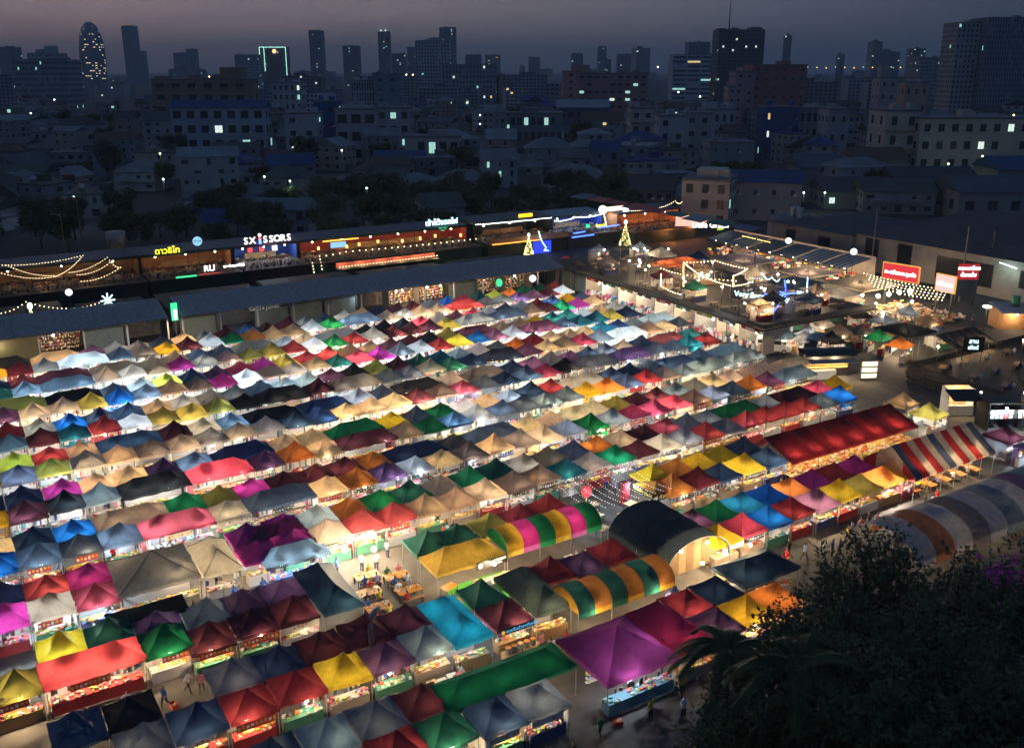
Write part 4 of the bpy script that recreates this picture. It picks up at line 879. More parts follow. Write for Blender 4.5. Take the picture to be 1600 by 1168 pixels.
def shop_unit(t, x, w, kind, r):
    if kind == 'shutter': 
        box_part(t, 'shutter', (x, 140.6, 1.5), (w - .4, .12, 3.0), SHUT); box_part(t, 'fascia', (x, 140.4, 3.3), (w - .3, .2, .55), BLACK)
    elif kind == 'panel': box_part(t, 'panel', (x, 140.4, 1.7), (w - .1, .12, 3.4), PANEL)
    elif kind == 'dark': box_part(t, 'partition', (x - w / 2, 141.6, 1.7), (.1, 2.6, 3.4), BRICK)
    else:
        box_part(t, 'partition', (x - w / 2, 141.6, 1.7), (.1, 2.6, 3.4), BRICK); m = MB()
        for z in (.5, 1.0, 1.5, 2.0, 2.5):
            for i in range(int(w * 5)):
                h = r.uniform(.1, .35); m.box((x - w / 2 + .2 + i / 5, 142.6 + r.uniform(-.5, .5), z + h / 2), (.14, .2, h), 0, r.choice(GC_FOOD + GC_CLOTH), 0, False)
        tag(m.build('shop_goods', GOODS, t), kind='stuff')
        for k in range(2 if kind == 'bright' else 1):
            p = (x + r.uniform(-1.5, 1.5), 140.6, 3.0); obj('lamp_bulb', BW, t, p); lamp('shop_light', (p[0], p[1] - .2, p[2] - .35), 60 if kind == 'bright' else 16, WARM, t)
r = random.Random(12)
t, n, w = shed('shorter corrugated shed at the photo edge, with motorbikes and an olive wall', -14, 25.8)
for i, k in enumerate(['dark', 'panel', 'panel', 'panel', 'goods', 'shutter', 'dark'][:n]): shop_unit(t, -14 + w * (i + .5), w, k, r)
t, n, w = shed('very long grey corrugated shed behind the farthest stalls', 27.6, 95.0)
for i, k in enumerate((['shutter', 'dark', 'shutter', 'shutter', 'shutter', 'dark', 'bright', 'bright', 'shutter', 'goods', 'goods', 'dark'] * 2)[:n]): shop_unit(t, 27.6 + w * (i + .5), w, k, r)
for s in ('OPEN JUNK',):
    o = obj('lettering', text_mesh('lettering', s, .9, CHALK, .02), t, (40.5, 140.25, 3.2)); o.rotation_euler = (PI / 2, 0, 0)
lamp('shed_light', (36, 139.6, 2.6), 18, COOL, t); lamp('shed_light', (56, 139.6, 2.6), 10, COOL, t); lamp('shed_light', (4, 139.4, 2.6), 8, (1, .85, .5), t)
def round_sign(x, y, z, r_, rz, mt, label, group=None, post=True, text=None):
    t = thing('round_sign', label, 'sign', (x, y, 0), rz, group); m = MB(); m.smooth = False
    m.tube([(0, -.08, z), (0, .08, z)], r_, 24); m.build('disc', mt, t)
    if post: m = MB(); m.tube([(0, .1, 0), (0, .1, z)], .06, 6); m.build('post', DARKSTEEL, t)
    if text: o = obj('lettering', text_mesh('lettering', text, r_ * .8, mat('dim_ink', (.1, .15, .18), .6, 0), .01), t, (0, -.1, z)); o.rotation_euler = (PI / 2, 0, 0)
    return t
LBOX = glow('lightbox_white', (.85, .97, 1.0), 2.2); LBLUE = glow('lightbox_pale_blue', (.30, .62, .85), 1.0); LGREEN = glow('lightbox_green', (.05, .75, .3), 1.3)
round_sign(87.6, 137.2, 3.0, .6, -.3, LBOX, 'round white light sign under the end of the long shed')
t = thing('green_banner_sign', 'upright green light sign in the gap between the two sheds', 'sign', (26.9, 139.0, 0)); box_part(t, 'light_box', (0, 0, 4.6), (.9, .25, 2.6), LGREEN); box_part(t, 'lettering_block', (.05, -.14, 4.2), (.45, .02, 1.5), LBOX); box_part(t, 'post', (0, .1, 1.65), (.12, .12, 3.3), DARKSTEEL)
t = thing('green_drop_sign', 'small green light sign hung under the long shed', 'sign', (80.8, 137.3, 0)); m = MB(); m.ball((0, 0, 3.0), .55, 10, 8, sz=1.3); m.build('light_box', LGREEN, t); box_part(t, 'post', (0, .05, 1.1), (.08, .08, 2.2), DARKSTEEL)

# ------------------------------------------------------------------ two-storey container bars behind the sheds
CONT_D = mat('dark_container', (.025, .035, .035), .6, .25, 1.5, .3); CONT_G = mat('green_container', (.02, .06, .05), .6, .25, 1.5, .3); CONT_P = mat('plum_container', (.05, .025, .035), .6, .25, 1.5, .3)
ORANGEWALL = mat('orange_brick_wall', (.38, .17, .07), .8, .25, 2.5); REDWALL = mat('red_bar_wall', (.30, .035, .02), .6, .25, 2); BLUEWALL = mat('blue_bar_wall', (.02, .05, .22), .6, .2, 2)
ROOFB = mat('bar_roof_sheet', (.14, .155, .17), .55, .2, .6, .2); DECK = mat('deck_boards', (.10, .07, .05), .7, .3, 3)
def string_lights(label, pts, n, mt=None, sag=.5, r_=.07, parent=None, poles=False, name='string_lights', wattevery=0, watts=4, col=WARM):
    """catenary of little bulbs through the given points"""
    t = thing(name, label, 'string lights', (0, 0, 0)) if parent is None else obj(name, None, parent)
    mw, mb = MB(), MB(); c = 0
    for a, b in zip(pts[:-1], pts[1:]):
        a, b = Vector(a), Vector(b); k = max(4, int((b - a).length * n)); P = []
        for i in range(k + 1):
            f = i / k; p = a + (b - a) * f; p.z -= sag * 4 * f * (1 - f); P.append(p)
        mw.tube(P, .012, 3)
        for p in P:
            mb.ball((p.x, p.y, p.z - .08), r_ * .75, 6, 4); c += 1
            if wattevery and c % wattevery == 0: lamp('string_light', (p.x, p.y - .1, p.z - .35), watts, col, t, .15)
    mw.build('wire', BLACK, t); tag(mb.build('little_bulbs', mt or STRINGB, t), kind='stuff')
    if poles:
        for p in pts: m = MB(); m.tube([(p[0], p[1], 0), p], .05, 6); m.build('pole', DARKSTEEL, t)
    return t
def bar(label, x0, x1, contmat, wallmat, roofmat=ROOFB, light=(WARM, 20), lights=3, v=170.0, open_left=False, roof_z=6.3, furn=True, name='container_bar'):
    t = thing(name, label, 'bar', (0, 0, 0)); w = x1 - x0; xc = (x0 + x1) / 2
    n = max(2, int(w / 6.0)); cw = w / n
    for i in range(n): 
        m = MB(); q = int(cw / .3)
        for k in range(q): m.box((x0 + cw * i + (k + .5) * cw / q, v + .3, 1.4), (cw / q * .6, .06, 2.6))
        m.box((x0 + cw * (i + .5), v + 4, 1.4), (cw - .06, 7.2, 2.74)); m.build('container', contmat, t)
    box_part(t, 'deck', (xc, v + 6.2, 2.9), (w, 12.6, .2), DECK)
    box_part(t, 'back_wall', (xc, v + 12.6, 4.6), (w, .2, 3.3), wallmat)
    for s in (x0 + .1, x1 - .1): box_part(t, 'side_wall', (s, v + 9.8, 4.6), (.2, 5.6, 3.2), wallmat)
    roof_sheets(t, x0 - .2, x1 + .2, v + 6.6, roof_z + .1, v + 13.2, roof_z + .6, roofmat, n)
    box_part(t, 'fascia', (xc, v + 6.5, roof_z - .05), (w, .12, .5), contmat)
    for i in range(n + 1): box_part(t, 'post', (x0 + .1 + (w - .2) * i / n, v + 6.7, 4.6), (.12, .12, 3.2), DARKSTEEL)
    for z in (3.45, 3.75, 4.0): m = MB(); m.tube([(x0, v + .05, z), (x1, v + .05, z)], .03, 4); m.build('rail', DARKSTEEL, t)
    for i in range(n * 2 + 1): m = MB(); m.tube([(x0 + w * i / (2 * n), v + .05, 3.0), (x0 + w * i / (2 * n), v + .05, 4.0)], .03, 4); m.build('baluster', DARKSTEEL, t)
    box_part(t, 'bar_counter', (xc, v + 11.2, 3.55), (w * .5, .7, 1.1), WOOD)
    for i in range(lights):
        x = x0 + w * (i + .5) / lights; obj('lamp_bulb', BW if light[0] == WARM else BC, t, (x, v + 8.2, 5.6)); lamp('bar_light', (x, v + 8.0, 5.2), light[1], light[0], t, .15)
    if furn:
        r = random.Random(int(x0 * 10)); m = MB()
        for i in range(int(w / 2.2)):
            for y in (v + 1.8, v + 4.6, v + 8.5):
                x = x0 + 1.2 + i * 2.2 + r.uniform(-.3, .3); m.box((x, y, 3.72), (1.0, .8, .05), 0, (.25, .15, .08)); m.box((x, y, 3.36), (.08, .08, .7), 0, (.1, .1, .1))
                for s in (-1, 1): m.box((x + s * .7, y, 3.22), (.38, .38, .44), 0, r.choice(((.05, .05, .05), (.3, .05, .04), (.2, .12, .07))))
        tag(m.build('terrace_furniture', GOODS, t), kind='stuff')
    return t
NEON_Y = glow('neon_yellow', (1.0, .82, .02), 2.6); NEON_W = glow('neon_white', (1.0, .93, .95), 4.0); NEON_RED = glow('neon_red', (1.0, .06, .04), 4.0); NEON_B = glow('neon_blue', (.05, .12, 1.0), 6.0); NEON_OR = glow('neon_orange', (1.0, .35, .05), 3.0); NEON_C = glow('neon_cyan', (.55, .95, 1.0), 3.5)
def neon(parent, text, x, y, z, size, mt, rz=0.0, tilt=0.0, label=None):
    o = obj('neon_lettering', text_mesh('neon_lettering', text, size, mt, .06), parent, (x, y, z)); o.rotation_euler = (PI / 2, tilt, rz)
    if label: o['label'] = label
    return o
b = bar('rooftop bar with swags of warm string lights at the photo edge', 4, 29, CONT_D, WOOD, light=(WARM, 4), lights=3)
for (a, c) in (((6.5, 171, 7.0), (14.5, 171.5, 5.2)), ((14.5, 171.5, 5.2), (20, 177, 7.4)), ((8, 177, 7.0), (14.5, 171.5, 5.4)), ((6.5, 176.5, 7.2), (20, 177, 7.4)), ((18, 170.5, 5.4), (23.5, 172, 6.6)), ((17, 172, 5.6), (23.5, 174, 7.2)), ((18.5, 170.4, 4.2), (25, 171, 5.8)), ((25, 171, 5.8), (23.5, 174, 7.2))):
    string_lights(None, [a, c], 2.2, None, .55, .06, parent=b)
lamp('bar_light', (13, 173, 5), 9, WARM, b, .3); lamp('bar_light', (20, 172.5, 5), 9, WARM, b, .3)
t = thing('water_tank', 'round steel water tank standing behind the rooftop bar', 'water tank', (27, 186, 0)); m = MB(); m.smooth = True; m.tube([(0, 0, 6.5), (0, 0, 9.6)], 1.7, 18); m.build('tank', mat('tank_steel', (.3, .27, .25), .5, .25, 1, .5), t)
for a in range(4): m = MB(); m.tube([(1.2 * math.cos(a * 1.57 + .8), 1.2 * math.sin(a * 1.57 + .8), 0), (1.2 * math.cos(a * 1.57 + .8), 1.2 * math.sin(a * 1.57 + .8), 6.5)], .12, 6); m.build('leg', DARKSTEEL, t)
b = bar('bar with an orange brick back wall under yellow neon lettering', 29.4, 45.6, CONT_G, ORANGEWALL, light=(WARM, 6), lights=3)
neon(b, 'ดาวธิไท', 34.0, 176.2, 6.9, 1.5, NEON_Y, label='yellow neon lettering on the roof edge'); neon(b, 'RU', 39.6, 169.7, 4.2, 1.5, NEON_W); neon(b, 'ar-d-suankid', 44.0, 169.7, 4.3, .75, NEON_W); box_part(b, 'green_light_strip', (35.5, 169.6, 3.2), (3.6, .1, .28), LGREEN); box_part(b, 'red_light_strip', (39.6, 169.6, 3.3), (3.8, .1, .14), glow('dim_red', (.8, .08, .06), .8))
round_sign(39.5, 176.6, 8.1, .85, 0, LBLUE, 'round pale blue sign on the roof between two neon names', text='DUA')
b = bar('bar open to the terrace under big white bulb letters', 46.0, 58.4, CONT_P, BLUEWALL, light=(COOL, 18), lights=3)
for i, ch in enumerate('SX'): neon(b, ch, 48.3 + i * 1.25, 176.2, 7.3, 1.75, NEON_W)
m = MB(); m.tube([(50.95, 176.1, 6.6), (50.95, 176.1, 7.5)], .28, 8, 0, None, .22); m.build('barber_pole', NEON_B, b); m = MB(); m.tube([(50.95, 176.1, 7.5), (50.95, 176.1, 8.1)], .24, 8, 0, None, .2); m.build('barber_pole_top', NEON_RED, b); m = MB(); m.ball((50.95, 176.1, 8.3), .3, 8, 6); m.build('barber_pole_bulb', NEON_W, b)
for i, ch in enumerate('SSORS'): neon(b, ch, 52.0 + i * 1.15, 176.2, 7.3, 1.75, NEON_W)
lamp('sign_light', (53, 175.2, 7.2), 12, (1, .85, .95), b, .5)
for (x, c) in ((50.5, NEON_RED), (52.8, NEON_RED), (55.4, LBOX)): box_part(b, 'lit_poster', (x, 181.8, 4.6), (1.0, .08, 1.2), c if c is LBOX else glow('poster_red', (.8, .1, .1), 1.0))
b = bar('long red bar strung with paper lanterns under white lettering', 58.8, 96.0, CONT_G, REDWALL, light=(WARM, 14), lights=6)
neon(b, 'เจ้าโต้งรถไฟ', 89.8, 176.4, 7.5, 1.6, NEON_C); string_lights(None, [(60.5, 170.4, 4.3), (66, 170.6, 4.6), (95, 171.0, 4.4)], .75, None, .15, .11, parent=b); string_lights(None, [(60.5, 170.4, 4.3), (60.8, 170.2, 1.8)], 1.2, None, 0, .11, parent=b); string_lights(None, [(58.9, 170.2, 3.2), (59.2, 170.0, .8)], 1.0, None, 0, .11, parent=b)
string_lights(None, [(63, 166.6, 2.55), (84, 167.4, 2.55)], 1.6, None, .05, .10, parent=b); box_part(b, 'lit_balcony_front', (73.5, 168.6, 2.4), (21, .3, 1.0), mat('pale_red_panel', (.5, .12, .08), .7, .3, 1.5)); box_part(b, 'balcony_floor', (73.5, 167.6, 1.95), (21.4, 2.2, .12), DECK)
for x in (64, 68, 72, 76, 80, 83.5): lamp('balcony_light', (x, 167.0, 2.8), 12, WARM, b, .2)
for i, x in enumerate((67.5, 70.5, 75, 79.5, 84, 88, 93, 62)):
    m = MB(); m.tube([(x, 174.0 + (i % 3), 4.55), (x, 174.0 + (i % 3), 5.15)], .26, 8); m.build('paper_lantern', glow('lantern_amber', (1, .55, .15), 2.2), b)
box_part(b, 'lit_menu', (66.5, 176.0, 5.0), (3.2, .1, 1.1), LBLUE); box_part(b, 'orange_lamp_strip', (67, 175.8, 5.95), (7.5, .1, .22), NEON_OR); m = MB(); m.tube([(90, 176.3, 5.7), (89, 176.3, 6.4), (91, 176.3, 6.4), (90, 176.3, 5.7)], .06, 5); m.build('green_gem_neon', LGREEN, b)
b = bar('bar with a white swag of bulbs and a wooden balcony under a yellow sign', 97.6, 117.6, CONT_D, CONT_D, light=(WARM, 7), lights=3, roof_z=6.6)
string_lights(None, [(98, 176.3, 6.4), (117.4, 176.3, 6.4)], 1.8, BULB_COOL, .1, .08, parent=b); box_part(b, 'yellow_sign', (110.5, 176.2, 7.4), (3.6, .15, .8), glow('sign_yellow', (.9, .55, .02), 1.6)); box_part(b, 'wooden_balcony', (107.6, 169.6, 3.6), (19.6, .15, 1.1), WOOD)
box_part(b, 'orange_light_strip', (104, 169.4, 3.0), (12, .1, .14), NEON_OR); box_part(b, 'blue_mural', (110.5, 169.3, 1.4), (4.6, .1, 2.6), glow('blue_mural', (.03, .06, .9), 1.2)); m = MB(); m.tube([(109.4, 169.1, 5.0), (110.0, 169.1, 3.2), (110.6, 169.1, 2.2), (111.4, 169.1, 1.2), (110.8, 169.1, .6), (112.0, 169.1, .5)], .09, 6); m.build('blue_scribble_neon', NEON_C, b)
lamp('mural_light', (110.5, 168, 2), 14, (.1, .2, 1), b, .4)
b = bar('bar with a curved glass roof and blue light strips at the corner', 118.0, 132.0, CONT_D, BLUEWALL, mat('glass_roof', (.25, .33, .36), .2, .2, 1, .2), light=((.25, .45, 1.0), 22), lights=3)
string_lights(None, [(118.3, 176.2, 5.6), (124, 176.2, 6.0), (131.8, 176.2, 6.2)], 2.0, BULB_COOL, .3, .08, parent=b); string_lights(None, [(131.9, 176.0, 6.4), (131.9, 173.5, .5)], 2.2, BULB_COOL, 0, .08, parent=b)
for (x0_, x1_, z) in ((118.5, 124.5, 2.7), (119, 122, 3.6), (125.5, 131.5, 4.3)): m = MB(); m.tube([(x0_, 169.5, z), (x1_, 169.5, z + .15)], .10, 6); m.build('blue_neon_strip', NEON_B, b)
neon(b, 'Brunch', 126.3, 169.6, 4.8, .9, NEON_Y); box_part(b, 'green_sign', (122.8, 169.6, 4.9), (1.0, .1, .8), LGREEN); m = MB(); m.smooth = True; m.ball((131.6, 176, 7.1), 1.0, 12, 8); m.build('white_globe', LBOX, b); lamp('globe_light', (131.2, 174.5, 7.0), 60, COOL, b, .6)
def xmas(x, y, z, h, label):
    t = thing('christmas_tree', label, 'christmas tree', (x, y, z)); r = random.Random(int(x)); mg, ml_ = MB(), MB()
    for k in range(9):
        f = k / 9; rr = h * .24 * (1 - f) + .05; zz = h * .08 + h * .88 * f; mg.add([(rr * math.cos(a * PI / 6), rr * math.sin(a * PI / 6), zz - .02 * h) for a in range(12)] + [(0, 0, zz + h * .16)], [(a, (a + 1) % 12, 12) for a in range(12)])
    for k in range(260):
        f = r.random() ** 1.4; a = r.uniform(0, 6.3); rr = h * .25 * (1 - f) + .05; ml_.ball((rr * math.cos(a), rr * math.sin(a), h * (.06 + .9 * f)), .055, 4, 3)
    mg.build('cone', mat('tinsel_green', (.03, .06, .03), .8, .3), t); tag(ml_.build('little_bulbs', glow('tree_bulb', (1, .8, .3), 6), t), kind='stuff'); m = MB(); m.ball((0, 0, h * 1.06), h * .07, 8, 6, sz=1.5); m.build('star', LBOX, t)
    lamp('tree_light', (0, -1.3, h * .4), 10, (1, .8, .4), t, .3)
xmas(131.0, 166.5, 0, 5.2, 'tall lit christmas tree at the corner of the glass-roofed bar'); xmas(106.6, 168.6, 0, 4.2, 'smaller lit christmas tree before the blue mural')
b = bar('corner bar hung with a long string of bulbs and an orange-lit hall', 133.5, 152.0, CONT_D, ORANGEWALL, light=((1, .35, .1), 26), lights=3, roof_z=6.4, v=166)
string_lights(None, [(133.2, 172, 7.6), (143, 172, 7.2), (150, 172, 8.4), (153, 173, 7.8)], 1.7, None, .5, .09, parent=b); box_part(b, 'long_light_sign', (131.5, 171.6, 7.9), (5.4, .15, 1.0), glow('sign_pale_pink', (1, .72, .6), 1.7)); lamp('hall_light', (143, 164.6, 2.2), 60, (1, .33, .08), b, .4); lamp('hall_light', (150, 165.2, 3), 50, (1, .33, .1), b, .4)
box_part(b, 'white_light_box', (134.8, 171.5, 7.6), (1.3, .3, 1.3), LBOX)
# low dark roofs, umbrellas and lane between the sheds and the bars
k = 0
for (x0, x1, v0, v1, z) in ((-6, 14, 150, 163, 2.9), (16, 26, 150, 160, 2.7), (28, 44, 149, 161, 2.6), (45.5, 62, 149.5, 162, 2.7), (63.5, 80, 150, 161, 2.6), (82, 96, 149.5, 160, 2.7)):
    k += 1; t = thing('dark_container_row', 'dark flat-roofed container row between shed and bars, %s from the tank' % ordn(k), 'container', (0, 0, 0), 0, 'dark container rows'); n = int((x1 - x0) / 5)
    for i in range(n): w = (x1 - x0) / n; box_part(t, 'container', (x0 + w * (i + .5), (v0 + v1) / 2, z / 2), (w - .08, v1 - v0, z + .05 * (i % 2)), (CONT_D, CONT_G, CONT_P)[(i + k) % 3])
for i, (x, y) in enumerate(((104, 150.5), (99, 152.5))):
    make_stall('%s parasol canopy on the lane behind the end of the long shed' % ('red' if i == 0 else 'pale grey'), x, y, 0, 'r' if i == 0 else 'l', 1, False, False, True, 8, 'w', None)
string_lights('swag of warm bulbs over the yard beside the shorter shed', [(-9, 147.5, 5.4), (-3.5, 149, 6.4), (2.5, 149.5, 5.6), (8.5, 148, 6.6), (18, 147.2, 5.4)], 1.8, None, .9, .07, poles=False)
lamp('yard_light', (0, 148, 4), 9, WARM)
round_sign(14.5, 151, 6.6, .5, 0, glow('lightbox_lilac', (.85, .75, 1), 1.8), 'round lilac light sign over the yard beside the shorter shed')
t = thing('star_ornament', 'cool white snowflake ornament at the end of the bulb swag', 'ornament', (19.2, 147, 0)); mb = MB()
for a in range(8): mb.tube([(0, 0, 5.6), (1.0 * math.cos(a * PI / 4), 0, 5.6 + 1.1 * math.sin(a * PI / 4))], .09, 5)
mb.build('arms', NEON_C, t); box_part(t, 'post', (0, .1, 2.2), (.1, .1, 4.4), DARKSTEEL)
xmas(9.0, 149.5, 0, 5.2, 'leafy christmas tree with yellow bulbs beside the shorter shed')
for i, (x, z) in enumerate(((-8.5, 6), (-6.6, 5), (2.6, 5.2))): t = thing('light_tube', 'upright cool light tube in the yard beside the shorter shed, %s from the edge' % ordn(i + 1), 'light tube', (x, 150, 0), 0, 'light tubes'); m = MB(); m.tube([(0, 0, z - 1.6), (.12, 0, z)], .07, 6); m.build('tube', NEON_C, t); m = MB(); m.tube([(0, .1, 0), (0, .1, z)], .05, 5); m.build('post', DARKSTEEL, t)
# poles standing among the trees behind the bars
for i, (px, D) in enumerate(((100, 175), (708, 245), (128, 200))):
    p = atd(px, 380, D); t = thing('utility_pole', 'tall bare lamp pole behind the bars, %s' % ('left of the water tank', 'rising over the red bar', 'beside the water tank')[i], 'pole', (p.x, p.y, 0), 0, 'poles behind the bars'); m = MB(); m.tube([(0, 0, 0), (0, 0, 13)], .14, 6, 0, None, .09); m.build('shaft', WOOD, t); m = MB(); m.tube([(0, 0, 12.4), (-1.8, 0, 12.7)], .05, 5); m.build('arm', STEEL, t)

# ------------------------------------------------------------------ street end: shop row with roof terrace, restaurants, billboards
t = thing('terrace_block', 'shop row with bright fronts under a dark roof terrace along the street end', 'building', (0, 0, 0)); r = random.Random(31)
X0, X1, Y0, Y1, ZT = 95.2, 119.0, 89.5, 146.0, 3.7
box_part(t, 'terrace_floor', ((X0 + X1) / 2, (Y0 + Y1) / 2, ZT - .12), (X1 - X0, Y1 - Y0, .24), mat('terrace_boards', (.055, .05, .045), .7, .4, 2))
for i in range(13):
    y = Y0 + (Y1 - Y0) * i / 12; box_part(t, 'partition', (X0 + 2.6, y if 0 < i < 12 else y + (.08 if i == 0 else -.08), 1.75), (5.0, .14, 3.4), mat('shop_partition', (.4, .38, .34), .8, .2, 2))
box_part(t, 'inner_wall', (X0 + 5.3, (Y0 + Y1) / 2, 1.75), (.14, Y1 - Y0, 3.4), mat('shop_back', (.6, .58, .54), .8, .2, 2))
box_part(t, 'parapet', (X0 + .06, (Y0 + Y1) / 2, ZT + .45), (.1, Y1 - Y0, .7), mat('parapet_tin', (.12, .115, .10), .6, .3, 2)); box_part(t, 'parapet', ((X0 + X1) / 2, Y0 + .06, ZT + .45), (X1 - X0 - .3, .1, .7), MATS['parapet_tin'])
for i in range(12):
    y = Y0 + (Y1 - Y0) * (i + .5) / 12
    if i >= 9: box_part(t, 'shutter', (X0 + .8, y, 1.6), (.1, 4.4, 3.1), SHUT); continue
    m = MB()
    for z in (.6, 1.05, 1.5, 1.95, 2.4):
        for k in range(22):
            h = r.uniform(.12, .36); m.box((X0 + 5.0 - r.uniform(0, .3), y - 2 + 4 * k / 21, z + h / 2), (.2, .15, h), 0, r.choice(GC_CLOTH + GC_CLOTH + GC_FOOD), 0, False)
    for k in range(30): m.box((X0 - .1 + r.uniform(0, 1.6), y + r.uniform(-2, 2), .5 + r.random() * .5), (r.uniform(.2, .6), r.uniform(.2, .6), r.uniform(.3, .8)), 0, r.choice(GC_CLOTH), r.uniform(0, 1), False)
    tag(m.build('shop_goods', GOODS, t), kind='stuff')
    for k in range(2):
        p = (X0 + .5 + k * 1.6, y + r.uniform(-1.4, 1.4), 2.85); obj('lamp_bulb', BC if r.random() < .3 else BW, t, p); lamp('shop_light', (p[0], p[1], 2.45), r.choice((12, 20, 34)), NEUT if r.random() < .6 else WARM, t, .12)
    o = box_part(t, 'awning', (X0 - .75, y, 2.95), (1.9 + .5 * (i % 3), 4.2, .05), PAINT, r.choice(((.3, .3, .3), (.5, .1, .08), (.1, .2, .15), (.45, .4, .3), (.12, .14, .2), (.5, .35, .1)))); o.rotation_euler = (0, -.16, 0)
    sign_board(X0 - .1, y, 3.35, -PI / 2, 3.4, .5, [('ร้านผัดไทย', 'กาแฟสด', 'เสื้อผ้า', 'รองเท้า', 'ไอศกรีม', 'ชาบู', 'ส้มตำ', 'นวดเท้า', 'กระเป๋า')[i]], mat('shop_sign_%d' % (i % 4), ((.5, .05, .05), (.05, .06, .08), (.5, .4, .1), (.06, .2, .12))[i % 4], .5, .1), CHALK, 'shop name board', .42, parent=t)
m = MB()
for i in range(70):
    x, y = r.uniform(X0 + 2, X1 - 1), r.uniform(Y0 + 2, Y1 - 2); m.box((x, y, ZT + .72), (1.4, .8, .05), 0, (.16, .11, .07)); m.box((x, y, ZT + .35), (.1, .1, .7), 0, (.05, .05, .05))
    for s in (-1, 1): m.box((x, y + s * .75, ZT + .42), (1.2, .3, .05), 0, (.12, .08, .05)); m.box((x, y + s * .75, ZT + .2), (.1, .1, .4), 0, (.05, .05, .05))
tag(m.build('terrace_furniture', GOODS, t), kind='stuff')
for (x, y, w) in ((104, 112, 26), (112, 118, 20), (101, 124, 18), (109, 132, 18), (114, 105, 20), (103, 137, 12), (100, 103, 20)): 
    m = MB(); m.tube([(x, y, ZT), (x, y, ZT + 2.9)], .05, 6); m.build('lamp_post', DARKSTEEL, t); obj('lamp_bulb', BW, t, (x, y, ZT + 3.0)); lamp('terrace_light', (x - .3, y - .3, ZT + 2.7), w, WARM, t, .15)
for i, (x, y, c) in enumerate(((99, 94, 'B'), (103.5, 96, 'k'), (108, 93, 'g'), (113, 96, 'B'), (99, 108, 'G'), (100, 117, 'm'), (106, 104.5, 'k'), (99.5, 131, 't'), (104, 140, 'g'), (113, 139, 's'), (115.5, 111, 't'), (108.5, 116, 'B'), (116, 126, 'n'))):
    s = make_stall('%s parasol canopy on the roof terrace, %s from the corner' % (PALETTE[c][0], ordn(i + 1)), x, y, rnd.uniform(-.3, .3), c, 1, False, True, True, r.choice((10, 16, 24)), 'w', 'parasol canopies on the roof terrace'); s.location.z = ZT
for i in range(9):
    q = MB(); x, y = r.uniform(97, 116), r.uniform(92, 144); w_, d_ = r.uniform(3, 5), r.uniform(3, 5)
    for (a, c) in ((-1, -1), (1, -1), (1, 1), (-1, 1)): q.tube([(x + a * w_ / 2, y + c * d_ / 2, ZT), (x + a * w_ / 2, y + c * d_ / 2, ZT + 2.8)], .06, 5)
    for (a, c, e, f) in ((-1, -1, 1, -1), (1, -1, 1, 1), (1, 1, -1, 1), (-1, 1, -1, -1)): q.tube([(x + a * w_ / 2, y + c * d_ / 2, ZT + 2.8), (x + e * w_ / 2, y + f * d_ / 2, ZT + 2.8)], .06, 5)
    q.build('steel_frame', DARKSTEEL, t)
    for k in range(3): obj('lamp_bulb', BW, t, (x + r.uniform(-1, 1) * w_ / 2, y + r.uniform(-1, 1) * d_ / 2, ZT + 2.5))
    lamp('terrace_light', (x, y, ZT + 2.2), r.choice((8, 14, 20)), WARM, t, .2)
big_tent('orange-lit cloth roof on the roof terrace', 104.5, 113.5, 122.0, 126.0, (.45, .12, .05), .8, 6.0, 40, 'w', ((-2.5, 0), (2, 0)), .3, 60); big_tent('round-shouldered pale parasol roof on the roof terrace', 109.5, 113.5, 129.0, 133.0, (.38, .38, .36), 1.4, 6.0, 12, 'w', ((0, 0),), .1, 61)
def px(L, z): return [tuple(at(a, b, z)) for a, b in L]
for i, (L, n) in enumerate(((((1033, 418), (1068, 428), (1150, 438), (1176, 440)), 1.5), (((1068, 409), (1100, 432), (1145, 446), (1176, 439)), 1.9), (((1068, 409), (1117, 406), (1168, 419)), 1.5), (((1168, 419), (1146, 430), (1146, 446)), 1.6), (((1033, 418), (1033, 446)), 1.2), (((1033, 446), (1063, 459)), 1.4), (((1068, 409), (1068, 446)), 1.2))):
    string_lights('string of warm bulbs over the roof terrace, %s' % ('outer run from the shed side', 'lowest swag to the corner', 'far rim of the loop', 'short end run of the loop', 'end run beside the orange roof', 'run along the parapet', 'run down from the tall pole')[i], px(L, 6.6), n, None, .15, .10, poles=(i < 2), wattevery=9, watts=4)
b = thing('neon_sign', 'blue neon frame and pale blue lettering on the dark bar front at the terrace corner', 'neon sign', (0, 0, 0))
for L in (((1195, 459), (1212, 462), (1230, 459)), ((1230, 459), (1247, 457)), ((1230, 459), (1207, 489)), ((1219, 456), (1230, 459)), ((1226, 437), (1228, 455))): m = MB(); m.tube(px(L, 4.6), .10, 6); m.build('neon_tube', NEON_B, b)
for i, L in enumerate((((1190, 426), (1200, 436), (1206, 432), (1214, 439), (1219, 434)), ((1176, 434), (1194, 432)))): string_lights(None, px(L, 6.5), 2.5, glow('ice_bulb', (.5, .75, 1), 8), .1, .07, parent=b)
string_lights(None, px(((1262, 432), (1261, 455)), 6.0), 3.5, glow('ice_bulb', (.5, .75, 1), 8), .0, .08, parent=b)
p = at(1190, 463, 4.9); neon(b, 'Very Sorry, Friday', p.x, p.y, p.z, 1.15, NEON_C, rz=-1.05); p = at(1262, 455, 4.6); neon(b, 'ice & friends', p.x, p.y, p.z, .8, NEON_C, rz=-.2)
lamp('neon_light', tuple(at(1215, 470, 3.0)), 40, (.1, .25, 1.0), b, .6); lamp('neon_light', tuple(at(1240, 462, 3.0)), 25, (.1, .3, 1.0), b, .6)
box_part(b, 'mural_panel', tuple(at(1147, 505, 2.6)), (.15, 6.2, 3.4), mat('chalk_mural', (.25, .22, .22), .8, .8, 4)); 
